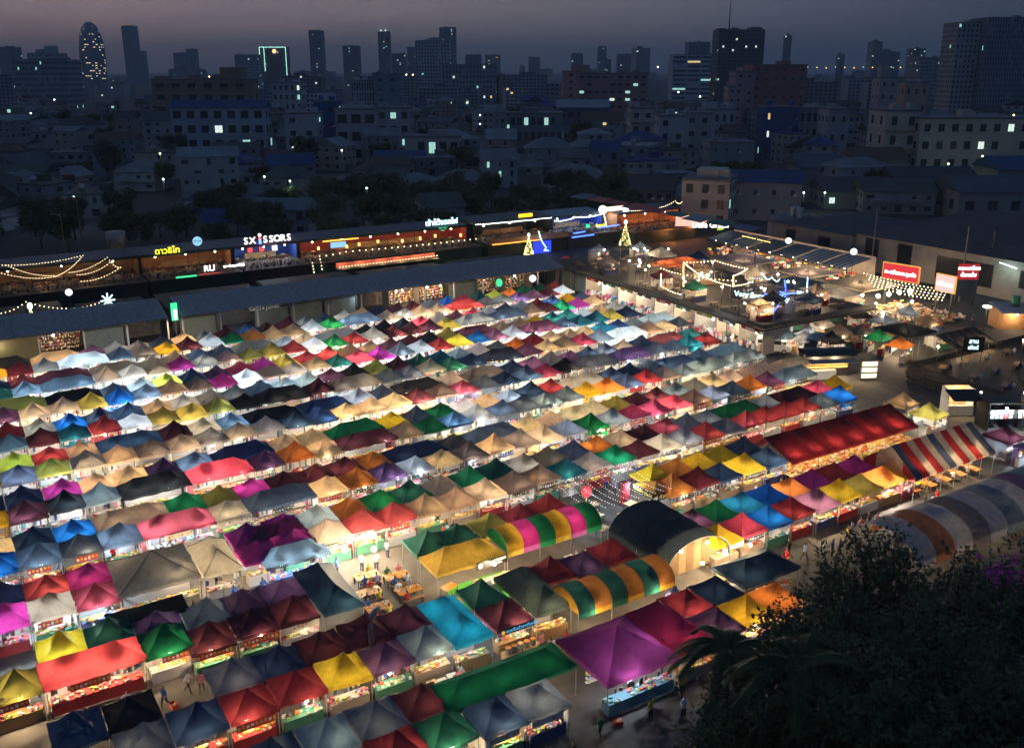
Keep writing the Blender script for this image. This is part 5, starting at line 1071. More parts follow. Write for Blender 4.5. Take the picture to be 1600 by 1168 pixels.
# restaurants beyond the terrace
b = thing('restaurant_row', 'row of open restaurants under striped awnings behind the roof terrace', 'restaurant', (0, 0, 0)); r = random.Random(8)
AWD = mat('dark_awning', (.10, .11, .12), .7, .2, 1)
for i in range(6):
    y0 = 112 + i * 6.2; z = 4.4
    m = MB(); q = 10
    for k in range(q): m.add([(139, y0 + 5.9 * k / q, z - .7), (139, y0 + 5.9 * (k + 1) / q, z - .7), (146, y0 + 5.9 * (k + 1) / q, z + .5), (146, y0 + 5.9 * k / q, z + .5)], [(0, 1, 2, 3)], k % 2)
    for k in range(q): m.add([(138.98, y0 + 5.9 * k / q, z - .71), (138.98, y0 + 5.9 * (k + 1) / q, z - .71), (138.96, y0 + 5.9 * (k + 1) / q, z - 1.1), (138.96, y0 + 5.9 * k / q, z - 1.1)], [(0, 1, 2, 3)], k % 2)
    m.build('awning', [AWD, AWD if i not in (0, 1, 4) else mat('awning_cream', (.35, .33, .3), .7, .1)], b)
    box_part(b, 'back_wall', (147.2, y0 + 3, 2.5), (.2, 6.1, 5.0), mat('bistro_wall', (.35, .30, .26), .8, .2, 1)); box_part(b, 'post', (139.2, y0, 1.85), (.12, .12, 3.7), DARKSTEEL)
    for k in range(2): p = (140.5, y0 + 1.5 + 3 * k, 3.3); obj('lamp_bulb', BW, b, p); lamp('restaurant_light', (p[0] - .3, p[1], 2.9), 28 if i != 2 else 14, ((1, .5, .3) if i == 5 else WARM), b, .15)
    m = MB()
    for k in range(26): m.box((r.uniform(139.5, 146), y0 + r.uniform(.3, 5.6), r.uniform(.4, 1.9)), (r.uniform(.3, .9), r.uniform(.3, .9), r.uniform(.2, .5)), 0, r.choice(GC_FOOD + GC_CLOTH), 0, False)
    tag(m.build('restaurant_furniture', GOODS, b), kind='stuff')
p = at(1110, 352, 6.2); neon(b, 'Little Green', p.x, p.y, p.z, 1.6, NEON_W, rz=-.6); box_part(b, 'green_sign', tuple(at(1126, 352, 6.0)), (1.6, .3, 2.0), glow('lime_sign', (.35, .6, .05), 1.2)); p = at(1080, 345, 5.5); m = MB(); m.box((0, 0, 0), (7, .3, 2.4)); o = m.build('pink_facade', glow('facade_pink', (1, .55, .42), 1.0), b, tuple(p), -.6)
string_lights(None, px(((1160, 368), (1178, 372), (1203, 378)), 5.2), 2.6, glow('amber_strip', (1, .75, .15), 5), 0, .10, parent=b)
for (x, y, t_) in ((1232, 376, 'round white light sign on a restaurant roof'), (1334, 393, 'scalloped white light sign on a restaurant roof')):
    p = at(x, y, 6.8); round_sign(p.x, p.y, 6.8, .58, -.7, LBOX, t_); lamp('sign_light', (p.x - 1, p.y - 1, 6.5), 12, COOL, None, .5)
TNT = ((120.5, 127.5, 118, 125, (.33, .28, .29)), (128, 136.5, 126, 136, (.34, .30, .30)), (121, 129, 108, 114.5, (.03, .06, .10)), (130, 138, 112.5, 120, (.36, .31, .30)), (120.5, 127.5, 99, 104, (.33, .33, .32)), (128.5, 138, 99.5, 108, (.30, .27, .22)), (112, 118, 78.5, 84.5, (.02, .025, .028)))
for i, (a, c, d, e, col) in enumerate(TNT):
    big_tent(('lilac-grey sail roof nearest the terrace loop', 'pale lilac sail roof before the striped awnings', 'dark blue sail roof between the pale ones', 'pale sail roof with a lamp beneath, before the awnings', 'pale parasol roof beside the blue neon frame', 'long beige canopy of the open kitchen with four lamps', 'black flat canopy before the open kitchen')[i], a, c, d, e, col, .9 if i != 5 else 1.6, 3.0 if i != 5 else 3.3, 20 if i not in (3, 5) else 55, 'w', (((c - a) * -.25, -(e - d) * .2), ((c - a) * .25, (e - d) * .1)), .25, 70 + i)
for i in range(4):
    y = 100.2 + 2.1 * i; t = thing('kitchen_lamp', 'big warm lamp at the open kitchen, %s from the billboards' % ordn(i + 1), 'lamp', (128.0 + .2 * i, 97.5 + 0, 0), 0, 'open kitchen lamps')
    t.location = at(1372 + 16.5 * i, 465 - 2.8 * i, 2.6); t.location.z = 0
    m = MB(); m.ball((0, 0, 2.9), .33, 10, 7); m.build('bulb', BULB_WARM, t); m = MB(); m.tube([(0, 0, 3.2), (0, 0, 3.9)], .02, 4); m.build('cord', BLACK, t); lamp('kitchen_light', (-.2, -.2, 2.45), 40, WARM, t, .3)
# billboards
REDB = glow('billboard_red', (.75, .05, .06), .9); REDB2 = glow('billboard_pale_red', (.95, .45, .42), 1.3)
for (xa, ya, xb, yb, h, mt, txt, lab) in ((1379, 433, 1434, 442, 2.5, REDB, 'กะ-หมี่กระทะลุมพัง', 'largest red lit billboard with white lettering over the open kitchen'), (1462, 452, 1490, 458, 2.5, REDB2, 'หมี่กระทะ', 'pale red lit billboard beside the largest one')):
    A, B = at(xa, ya, 5.0), at(xb, yb, 5.0); c = (A + B) / 2; w = (B - A).length; rz = math.atan2(B.y - A.y, B.x - A.x)
    t = thing('billboard', lab, 'billboard', (c.x, c.y, 0), rz); box_part(t, 'frame', (0, .08, 5.0 + h / 2), (w + .3, .3, h + .3), glow('gilt_frame', (.9, .45, .1), .9)); box_part(t, 'panel', (0, -.1, 5.0 + h / 2), (w, .1, h), mt)
    me = text_mesh('lettering', txt, 1.9, NEON_W, .03); o = obj('lettering', me, t, (0, -.2, 5.0 + h * .45)); o.rotation_euler = (PI / 2, 0, 0); xs = [v.co.x for v in me.vertices]; k = w * .88 / max(.1, max(xs) - min(xs)); o.scale = (k, min(k * 1.2, 1.3), 1)
    for s in (-1, 1): box_part(t, 'post', (s * w * .4, .15, 2.5), (.25, .25, 5.0), DARKSTEEL)
    lamp('billboard_light', (0, -1.2, 5.4), 20, (1, .5, .45), t, .8)
A = at(1507, 470, 1.0); t = thing('tower_sign', 'upright red and dark menu sign beside the billboards', 'sign', (A.x, A.y, 0), -.55); box_part(t, 'red_panel', (0, 0, 6.0), (3.4, .3, 2.6), glow('tower_red', (.5, .03, .04), .7)); box_part(t, 'dark_panel', (0, 0, 3.2), (3.4, .3, 2.8), mat('slate_panel', (.05, .08, .12), .6, .5, 3))
for k, s in enumerate(('ครบเครื่อง', 'ต้มแซ่บ')): o = obj('lettering', text_mesh('lettering', s, .9, NEON_W, .02), t, (0, -.2, 6.6 - 1.1 * k)); o.rotation_euler = (PI / 2, 0, 0)
for s in (-1, 1): box_part(t, 'post', (s * 1.5, .2, 1.0), (.2, .2, 2.0), DARKSTEEL)
for i in range(5):
    string_lights('row of warm bulbs strung before the billboards, %s from the boards' % ordn(i + 1), [tuple(at(1350 + 4 * i, 426 + 5 * i, 4.6)), tuple(at(1480 - 2 * i, 452 + 4 * i, 4.6))], 1.5, None, .3, .10)
for (x_, y_, w) in ((1390, 440, 16), (1425, 450, 16), (1460, 462, 14)): lamp('bulb_row_light', tuple(at(x_, y_, 4.0)), w, WARM, None, .6)
# grey warehouse and its neighbours
WALLG = mat('warehouse_wall', (.30, .27, .25), .85, .2, .5); ROOFD = mat('dark_roof', (.055, .058, .07), .7, .25, .3)
def hip_house(label, x, y, rz, w, d, h, rise, wallm, roofm, wins=(), cat='house', name='house', over=.6, group=None, gable_=False):
    t = thing(name, label, cat, (x, y, 0), rz, group); box_part(t, 'wall', (0, 0, h / 2), (w, d, h), wallm)
    m = MB(); W, D = w / 2 + over, d / 2 + over; rl = max(0, W - D) if not gable_ else W
    m.add([(-W, -D, h), (W, -D, h), (W, D, h), (-W, D, h), (-rl, 0, h + rise), (rl, 0, h + rise)], [(0, 1, 5, 4), (2, 3, 4, 5), (1, 2, 5), (3, 0, 4), (3, 2, 1, 0)]); m.build('roof', roofm, t)
    for (sx, z, ww, hh, lit, side) in wins:
        f = tag(obj('window', None, t)); gm_ = lit if lit else mat('dark_glass', (.02, .025, .03), .15, 0)
        m = MB()
        if side == 'f': m.box((sx, -d / 2 - .03, z), (ww + .2, .10, hh + .2)); 
        else: m.box((-w / 2 - .03, sx, z), (.10, ww + .2, hh + .2))
        m.build('frame', mat('window_frame', (.12, .11, .10), .7, .1), f); m = MB()
        if side == 'f': m.box((sx, -d / 2 - .07, z), (ww, .06, hh))
        else: m.box((-w / 2 - .07, sx, z), (.06, ww, hh))
        m.build('pane', gm_, f)
    return t
hip_house('grey warehouse with a vast dark hipped roof behind the billboards', 172, 103, -PI / 2, 42, 32, 7.0, 5.5, WALLG, ROOFD, [(q, 4.6, 3.0, 3.6, None, 'f') for q in (-17, -9.5)] + [(3, 3.5, 11, 4.0, None, 'f'), (15, 4.0, 3.0, 3.0, None, 'f')], 'warehouse', 'warehouse')
A = at(1557, 450, 0); hip_house('low shed with a cool strip light over its door at the photo edge', 178, 72, -PI / 2, 22, 26, 6.5, 2.2, mat('teal_grey_wall', (.16, .20, .20), .85, .2, .5), ROOFD, [(0, 3.6, 4, 2.6, None, 'f')], 'shed')
p = atd(1575, 417, 158); t = thing('strip_light', 'cool fluorescent strip light on the shed wall at the photo edge', 'light', tuple(p)); m = MB(); m.tube([(0, -1.6, 0), (0, 1.6, .5)], .10, 6); m.build('tube', LBOX, t); lamp('strip_glow', (-.8, 0, -.2), 20, (.6, 1, .9), t, .5)
hip_house('flat dark-roofed workshop beside the corner building', 168, 135, -PI / 2, 22, 26, 6.5, 2.0, mat('workshop_wall', (.22, .21, .20), .85, .2, .5), ROOFD, [(-5, 4.5, 2.5, 2, None, 'f'), (4, 4.2, 3, 2.2, None, 'f')], 'workshop', 'workshop')
for i, (px_, D, h) in enumerate(((1215, 205, 12), (1363, 180, 13), (1508, 158, 13), (1549, 165, 11), (1180, 170, 9))):
    p = atd(px_, 400, D); t = thing('utility_pole', 'concrete utility pole by the restaurants, %s from the corner building' % ordn(i + 1), 'pole', (p.x, p.y, 0), 0, 'poles by the restaurants'); m = MB(); m.tube([(0, 0, 0), (0, 0, h)], .16, 6, 0, None, .11); m.build('shaft', mat('pole_concrete', (.2, .19, .18), .9, .2), t); m = MB(); m.box((0, 0, h - .8), (1.8, .1, .12), rot=.5); m.build('crossarm', STEEL, t)
t = thing('power_lines', 'slack power lines strung between the utility poles by the restaurants', 'cable', (0, 0, 0)); P = [atd(a, 400, D) for a, D in ((1080, 235), (1215, 205), (1363, 180), (1508, 158), (1640, 140))]
for q in range(3):
    m = MB()
    for a, c in zip(P[:-1], P[1:]):
        L = []
        for k in range(9): f = k / 8; w = a + (c - a) * f; L.append((w.x, w.y, 11.3 + .35 * q - 1.1 * 4 * f * (1 - f) * .5))
        m.tube(L, .02, 3)
    m.build('cable', BLACK, t)
# tents, shops and vehicles on the dark lane
make_stall('green canopy stall beside the lane, glowing at one corner', 110.3, 82.3, .3, 'e', 1, True, True, True, 40, 'w', None); make_stall('orange glowing canopy stall with white side cloths on the lane', 109.9, 78.4, .3, 'o', 1, True, True, True, 70, 'w', None)
gable('brown striped shed roof on the lane beside the orange canopy', 111.8, 120.5, 71.0, 78.0, 3.0, 4.2, [(.10, .085, .075), (.05, .045, .042)] * 5, ((-2, -2.5, 2.8), (3, -2.5, 2.8)), 14, 'striped_shed_roof', .5)
b = thing('black_food_truck', 'black food truck shop with a curved roof and warm bread shelves on the lane', 'food truck', (95.6, 78.5, 0), -.45); box_part(b, 'body', (0, .9, 1.6), (6.4, 1.6, 3.0), BLACK); m = MB(); m.smooth = True
for k in range(9):
    a = PI * k / 8
    for x in (-3.3, 3.3): m.v.append((x, 1.4 * math.cos(a) * -1 + .5, 3.0 + .7 * math.sin(a)))
for k in range(8): m.f.append((2 * k, 2 * k + 1, 2 * k + 3, 2 * k + 2)); m.m.append(0); m.c.append(None)
m.build('roof', mat('dark_roof_sheet', (.05, .055, .06), .4, .2, 1, .3), b); box_part(b, 'awning', (0, -1.5, 2.5), (6.2, 1.7, .06), CORR); box_part(b, 'counter', (-1.0, -.9, .6), (3.6, .7, 1.2), WHITE); m = MB()
for z in (1.2, 1.6, 2.0):
    for k in range(30): m.box((-2.9 + 5.8 * k / 30, .02, z + .1), (.15, .2, .22), 0, r.choice([(.7, .42, .12), (.6, .3, .08), (.75, .55, .25)]), 0, False)
tag(m.build('bread', GOODS, b), kind='stuff'); lamp('truck_light', (-1.2, -.8, 2.25), 50, WARM, b); lamp('truck_light', (1.4, -.8, 2.25), 50, WARM, b)
for s in (-1, 1):
    for y in (.3, 1.6): m = MB(); m.tube([(s * 2.2, y - .12, .38), (s * 2.2, y + .12, .38)], .38, 12); m.build('wheel', mat('tyre', (.015, .015, .015), .8, 0), b)
b = thing('menu_stand', 'lit menu stand with three bright rows beside the black food truck', 'sign', (98.8, 74.4, 0), -.45); box_part(b, 'frame', (0, .1, 1.5), (2.2, .2, 2.8), DARKSTEEL)
for k in range(3): box_part(b, 'menu_row', (0, -.03, .7 + .8 * k), (2.0, .06, .55), glow('menu_glow', (1, .88, .55), 1.8))
lamp('menu_light', (0, -.8, 1.5), 8, WARM, b, .4)
def van(x, y, rz, label, col, L=4.9, W=1.8, H=2.0):
    t = thing('van', label, 'van', (x, y, 0), rz); mb = mat('van_paint_%s' % label[:6], col, .3, .05, 1, 0, spec=.5); gl = mat('vehicle_glass', (.015, .02, .025), .08, 0)
    prof = [(-L / 2, .35), (-L / 2, 1.0), (-L / 2 + .75, 1.15), (-L / 2 + 1.45, H - .04), (-L / 2 + 1.9, H), (L / 2 - .15, H), (L / 2, 1.3), (L / 2, .35)]
    m = MB(); n = len(prof); m.add([(x_, -W / 2, z) for x_, z in prof] + [(x_, W / 2, z) for x_, z in prof], [tuple(range(n))[::1], tuple(range(2 * n - 1, n - 1, -1))] + [(i, i + n, (i + 1) % n + n, (i + 1) % n) for i in range(n)]); m.build('body', mb, t)
    m = MB(); m.add([(-L / 2 + .80, -W / 2 + .12, 1.20), (-L / 2 + .80, W / 2 - .12, 1.20), (-L / 2 + 1.40, W / 2 - .16, H - .12), (-L / 2 + 1.40, -W / 2 + .16, H - .12)], [(0, 1, 2, 3)]); m.v = [(a - .03, b_, c + .03) for a, b_, c in m.v]; m.build('windscreen', gl, t)
    for sg in (-1, 1):
        for (a, c) in ((-L / 2 + 1.35, -L / 2 + 2.3), (-L / 2 + 2.4, L / 2 - 1.4), (L / 2 - 1.3, L / 2 - .35)): box_part(t, 'side_window', ((a + c) / 2, sg * (W / 2 + .005), 1.55), (c - a, .03, .5), gl)
        box_part(t, 'headlight', (-L / 2 - .01, sg * .65, .85), (.05, .3, .18), WHITE)
        for wx in (-L / 2 + .85, L / 2 - .9): m = MB(); m.smooth = False; m.tube([(wx, sg * (W / 2 - .1), .34), (wx, sg * (W / 2 + .04), .34)], .34, 14); w_ = m.build('wheel', mat('tyre', (.015, .015, .015), .8, 0), t); m = MB(); m.tube([(wx, sg * (W / 2 + .03), .34), (wx, sg * (W / 2 + .06), .34)], .2, 10); m.build('rim', STEEL, w_)
    return t
van(98.2, 90.2, 2.2, 'white van parked among the crowd beside the pale canopies', (.6, .62, .62)); van(102.5, 86.6, .45, 'silver minibus parked behind the black food truck', (.35, .36, .36), 6.2, 1.9, 2.4)
# dark deck bar on the right
b = thing('deck_bar', 'dark open-air deck bar with wooden tables behind a slatted fence', 'bar', (0, 0, 0)); DX0, DX1, DY0, DY1 = 103.0, 134, 50, 72
box_part(b, 'deck', ((DX0 + DX1) / 2, (DY0 + DY1) / 2, 1.4), (DX1 - DX0, DY1 - DY0, .2), DECK)
for i in range(7): box_part(b, 'fence_board', (DX0 + .02, (DY0 + DY1) / 2, .15 + .34 * i), (.08, DY1 - DY0, .26), mat('black_fence', (.025, .025, .025), .7, .3, 2))
for i in range(7): box_part(b, 'fence_board', ((DX0 + DX1) / 2, DY1 - .02, .15 + .34 * i), (DX1 - DX0 - .2, .08, .26), MATS['black_fence'])
for i in range(14):
    m = MB(); m.box((0, 0, 0), (.05, .05, 2.6)); o = m.build('fence_post', DARKSTEEL, b, (DX0 - .06, DY0 + .4 + i * 1.6, 1.3))
k = 0
for i in range(6):
    for j in range(5):
        x, y = DX0 + 3 + i * 4.6, DY0 + 2.2 + j * 4.2; k += 1
        table(x, y, .4, 1.9, .8, WOOD, 'dark wooden deck-bar table, %s from the fence in the %s line' % (ordn(i + 1), ordn(j + 1)), 'deck-bar tables', False, 0, .75, 1.5)
        if rnd.random() < .75:
            for q in (-.5, .5):
                if rnd.random() < .7: person(x + q, y - .75, PI + rnd.uniform(-.3, .3), 'sit', rnd.choice(('white', 'sky-blue', 'black', 'grey', 'blue')), 'at %s table of deck-bar line %s' % (ordn(i + 1), ordn(j + 1)), 'drinkers at the deck bar', 1.5)
for (x, y, w) in ((106, 70, 10), (118, 66, 8), (112, 56, 8), (126, 60, 8)): m = MB(); m.tube([(x, y, 1.5), (x, y, 4.6)], .05, 6); m.build('lamp_post', DARKSTEEL, b); obj('lamp_bulb', BW, b, (x, y, 4.6)); lamp('deck_light', (x - .2, y, 4.3), w, WARM, b, .2)
p = at(1520, 545, 3.4); sign_board(p.x, p.y, 4.0, -.6, 2.6, 2.0, ['ลาน', 'เบียร์'], BLACK, NEON_C, 'small cyan-lettered light board over the deck bar', (.8, .7), posts=True)
t = thing('shop_awning_lamp', 'wide flat lamp over the lane beside the cyan-lettered board', 'lamp', tuple(at(1535, 530, 0))); m = MB(); m.tube([(0, 0, 0), (0, 0, 5)], .06, 6); m.build('post', DARKSTEEL, t); m = MB(); m.ball((0, 0, 5.0), .7, 12, 6, sz=.35); m.build('shade', glow('flat_lamp', (1, .85, .7), 2), t); lamp('lane_light', (0, 0, 4.4), 30, WARM, t, .4)
# clothes shop and kiosk at the deck's foot
b = thing('clothes_shop', 'open-fronted clothes shop with hanging shirts under cyan and red signs', 'shop', (98.8, 54.2, 0), -.50); box_part(b, 'back_wall', (0, 2.4, 1.6), (7.6, .15, 3.2), BLACK); box_part(b, 'roof', (0, 1.1, 3.3), (8.0, 3.0, .15), BLACK)
for s in (-1, 0, 1): box_part(b, 'partition', (s * 3.8 if s else .2, 1.1, 1.6), (.12, 2.6, 3.2), BLACK)
for i in range(14): 
    m = MB(); c = ((.7, .72, .75), (.65, .65, .65), (.35, .5, .62), (.5, .05, .05), (.7, .7, .7), (.05, .05, .06))[i % 6]; x = -3.4 + .52 * i; m.add([(x - .25, -.2, 2.5), (x + .25, -.2, 2.5), (x + .34, -.22, 2.15), (x + .2, -.2, 2.1), (x + .2, -.18, 1.5), (x - .2, -.18, 1.5), (x - .2, -.2, 2.1), (x - .34, -.22, 2.15)], [(0, 7, 6, 3, 2, 1), (6, 5, 4, 3)], 0, c); m.build('shirt', GOODS, b)
for x in (-2.2, 1.6): obj('lamp_bulb', BW if x > 0 else BC, b, (x, -.7, 2.85)); lamp('shop_light', (x, -.9, 2.5), 45, WARM if x > 0 else COOL, b)
sign_board(.3, -.45, 4.3, 0, 1.8, 1.5, ['ตลาด', 'นัด'], BLACK, NEON_C, 'cyan lettering on the clothes shop', (.75, .7), parent=b); sign_board(2.6, -.45, 4.3, 0, 1.3, 1.5, ['Lust'], glow('sign_vermilion', (.9, .12, .05), 1.5), NEON_W, 'red light box on the clothes shop', .55, parent=b)
b = thing('kiosk', 'small drinks kiosk with posters and a lifted dark awning at the fence', 'kiosk', (97.8, 61.2, 0), -.50); box_part(b, 'back_wall', (0, 1.0, 1.6), (3.0, .12, 3.0), mat('poster_wall', (.5, .35, .2), .7, .7, 3)); box_part(b, 'counter', (0, -.6, .6), (3.0, .5, 1.2), WHITE); o = box_part(b, 'awning', (0, -.9, 3.1), (4.0, 2.4, .1), BLACK); o.rotation_euler = (.25, 0, 0)
for s in (-1, 1): box_part(b, 'side_wall', (s * 1.5, .2, 1.6), (.1, 1.7, 3.0), WHITE)
obj('lamp_bulb', BW, b, (1.9, -1.2, 2.9)); lamp('kiosk_light', (0, -.5, 2.5), 40, WARM, b)
make_stall('dusky brown canopy stall between the kiosk and the long deep-red canopy', 90.2, 63.2, .1, 'B', 1, False, True, True, 14, 'w', None); make_stall('mustard canopy stall before the kiosk', 89.8, 59.3, .1, 'O', 1, True, True, True, 60, 'w', None)
make_stall('dusky purple canopy stall behind the striped gable tent', 90.5, 51.2, 0, 'm', 1, False, True, True, 30, 'c', None); make_stall('maroon canopy stall at the photo edge behind the striped gable tent', 93.6, 48.6, 0, 'm', 1, False, True, True, 40, 'c', None); make_stall('dusky purple canopy stall beside the maroon one at the photo edge', 90.2, 47.6, 0, 'P', 1, False, True, True, 40, 'c', None)
b = thing('roof_kiosk', 'small tin-roofed bar with a green and a yellow barrel on its roof', 'kiosk', (139.5, 79.5, 0), -.55); box_part(b, 'body', (0, 1, 1.5), (6.5, 3, 3.0), WOOD); roof_sheets(b, -3.8, 3.8, -2.6, 3.0, 2.2, 3.7, mat('pale_tin', (.4, .4, .4), .5, .15, 1, .3), 2)
for i, (x, c) in enumerate(((-.3, (.05, .25, .15)), (1.6, (.6, .4, .05)))): m = MB(); m.smooth = True; m.tube([(x, .6, 3.6), (x, .6, 5.0)], .6, 14); m.build('barrel', mat('barrel_%d' % i, c, .5, .15), b)
lamp('kiosk_light', (-1, -1.6, 2.4), 36, WARM, b, .2); obj('lamp_bulb', BW, b, (-1, -1.6, 2.6))
# crowd and clutter at the street end
r = random.Random(77)
places = ((93.0, 95, 12, 'walking past the bright shop fronts', 0), (124, 93, 14, 'in the crowd before the open kitchen', 1), (131, 88.5, 14, 'on the street beside the billboards', 2), (106, 88, 6, 'between the parked vans', 3))
for (x, y, n, w, q) in places:
    for i in range(n):
        a = (x + r.uniform(-1.2, 1.2), y + r.uniform(0, 30)) if q == 0 else (x + r.uniform(-6, 6), y + r.uniform(-5, 5)); person(a[0], a[1], r.uniform(0, 6.3), r.choice(('stand', 'walk')), r.choice(list(SHIRTS)), w, 'people at the street end')
m = MB()
for i in range(700):
    x, y = r.uniform(119.5, 137), r.uniform(86, 99); s = r.uniform(.2, .7); m.box((x, y, r.choice((.75, .78, .5, 1.0))), (s * 1.4, s, .12), 0, r.choice([(.4, .25, .12), (.5, .36, .2), (.3, .18, .1), (.65, .6, .55), (.2, .3, .1), (.5, .2, .08)]), r.uniform(0, 1), False)
tag(m.build('kitchen_tables_clutter', GOODS), 'jumble of set tables and dishes before the open kitchen', 'tables', None, 'stuff')
for (x, y, w) in ((122, 92, 18), (128, 90, 18), (133, 94, 18), (125, 97, 14), (118.5, 88, 12)):
    t = thing('yard_lamp', 'bare bulb on a thin post among the open kitchen tables, %s from the vans' % ordn(1 + int((x - 117) / 3.3)), 'lamp', (x, y, 0), 0, 'open kitchen yard lamps'); m = MB(); m.tube([(0, 0, 0), (0, 0, 3.4)], .04, 5); m.build('post', DARKSTEEL, t); m = MB(); m.ball((0, 0, 3.5), .22, 8, 6); m.build('bulb', BULB_WARM, t); lamp('yard_light', (-.3, -.3, 3.1), w, WARM, t, .2)

for i, (a_, b__, c, pw) in enumerate(((1262, 472, 'w', 12), (1300, 470, 'g', 10), (1238, 482, 'c', 18), (1285, 494, 't', 14), (1312, 508, 'B', 14), (1257, 518, 'l', 20), (1228, 514, 's', 14), (1345, 482, 'k', 8), (1382, 492, 'g', 12), (1332, 458, 't', 18), (1300, 522, 'k', 20), (1345, 508, 'B', 18), (1420, 478, 'g', 22), (1450, 492, 'B', 22), (1210, 498, 't', 16), (1470, 510, 'g', 12))):
    p = at(a_, b__, 3.1); make_stall('%s parasol stall in the crowded yard, %s counted outward from the blue neon' % (PALETTE[c][0], ordn(i + 1)), p.x, p.y, rnd.uniform(-.4, .4) - .4, c, 1, False, True, True, pw, 'w', 'parasol stalls in the crowded yard')

# ------------------------------------------------------------------ trees
LEAFD = mat('dark_leaves', (.030, .050, .020), .7, .4, 1.5); LEAFM = mat('mid_leaves', (.055, .085, .028), .7, .4, 1.5); BARK = mat('bark', (.09, .07, .055), .9, .3, 4)
def crown_mesh(name, seed, R, H, n, size, mats, clumps=14, zc=0.0):
    r = random.Random(seed); m = MB(); C = []
    for i in range(clumps):
        a = r.uniform(0, 6.28); f = r.random() ** .5; e = r.uniform(-.8, 1.0)
        C.append((Vector((R * .7 * f * math.cos(a), R * .7 * f * math.sin(a), zc + H * .42 * e)), R * r.uniform(.25, .48)))
    for i in range(n):
        c, q = r.choice(C); d = Vector((r.gauss(0, 1), r.gauss(0, 1), r.gauss(0, .8))).normalized() * q * r.uniform(.55, 1.08); p = c + d; p.z = max(p.z, zc - H * .55)
        nrm = (d.normalized() + Vector((r.uniform(-.7, .7), r.uniform(-.7, .7), r.uniform(-.2, .9)))).normalized(); u = nrm.cross(Vector((r.uniform(-1, 1), r.uniform(-1, 1), .3))).normalized(); w = nrm.cross(u); s = size * r.uniform(.6, 1.3)
        m.add([p - u * s * .5, p + w * s * .28, p + u * s * .55, p - w * s * .28], [(0, 1, 2, 3)], 0 if r.random() < .65 else 1)
    return m.mesh(name, mats)
def trunk_mesh(seed, h, r0, limbs=5, spread=2.5):
    r = random.Random(seed); m = MB(); m.smooth = True; top = Vector((r.uniform(-.3, .3), r.uniform(-.3, .3), h)); m.tube([(0, 0, 0), (r.uniform(-.1, .1), r.uniform(-.1, .1), h * .5), top], r0, 7, 0, None, r0 * .6)
    for i in range(limbs): a = 6.28 * i / limbs + r.uniform(-.4, .4); s = spread * r.uniform(.6, 1.1); m.tube([top - Vector((0, 0, h * .2 * r.random())), top + Vector((math.cos(a) * s * .5, math.sin(a) * s * .5, s * .5)), top + Vector((math.cos(a) * s, math.sin(a) * s, s * .8))], r0 * .5, 5, 0, None, r0 * .15)
    return m.mesh('trunk', BARK)
TREES = [(trunk_mesh(i, 4.0, .25), crown_mesh('crown', i, 4.6, 6.5, 2600, .62, [LEAFD, LEAFM], 15, 6.8)) for i in range(4)]
def tree(x, y, s, k, label, group, z=0):
    t = thing('tree', label, 'tree', (x, y, z), rnd.uniform(0, 6.3), group); t.scale = (s, s, s * rnd.uniform(.85, 1.15)); obj('trunk', TREES[k % 4][0], t); obj('crown', TREES[k % 4][1], t); return t
r = random.Random(55); k = 0; OCC0 = []
for rowi, (D, n, x0, x1) in enumerate(((203, 13, -40, 700), (224, 14, -60, 860), (243, 15, 300, 1010), (262, 16, 480, 980), (226, 5, 940, 1040))):
    for i in range(n):
        px_ = x0 + (x1 - x0) * (i + r.uniform(.2, .8)) / n; p = atd(px_, 300, D + r.uniform(-7, 7)); k += 1
        if p.y < 190 and p.x < 160: p.y = 190 + r.uniform(0, 6)
        OCC0.append((p.x, p.y, 3.2)); tree(p.x, p.y, r.uniform(.62, 1.05) if rowi not in (3,) else r.uniform(.8, 1.2), k, 'dark tree behind the bars, %s along the %s line from them' % (ordn(i + 1), ordn(rowi + 1)), 'dark trees behind the bars')

# ------------------------------------------------------------------ the city behind
GLASSD = mat('city_dark_glass', (.03, .04, .055), .25, 0); LITW = [glow('lit_window_cyan', (.45, .85, .78), .7), glow('lit_window_white', (.75, .9, .85), .9), glow('lit_window_amber', (1, .75, .3), .7)]
VR = math.atan2(RGT.y, RGT.x); LAND = []; OCC = list(OCC0)
WINM = {}
def win_mesh(w, h, mt):
    key = (round(w, 2), round(h, 2), mt.name)
    if key not in WINM:
        m = MB(); f = .09; m.box((0, -.02, h / 2 + f / 2), (w + 2 * f, .12, f), 1); m.box((0, -.05, -h / 2 - f / 2), (w + 3 * f, .2, f), 1)
        for s in (-1, 1): m.box((s * (w / 2 + f / 2), -.02, 0), (f, .12, h), 1)
        m.box((0, 0, 0), (w, .04, h), 0); m.box((0, -.03, 0), (.06, .05, h), 1); WINM[key] = m.mesh('window', [mt, mat('pale_window_frame', (.22, .22, .22), .7, .1)])
    return WINM[key]
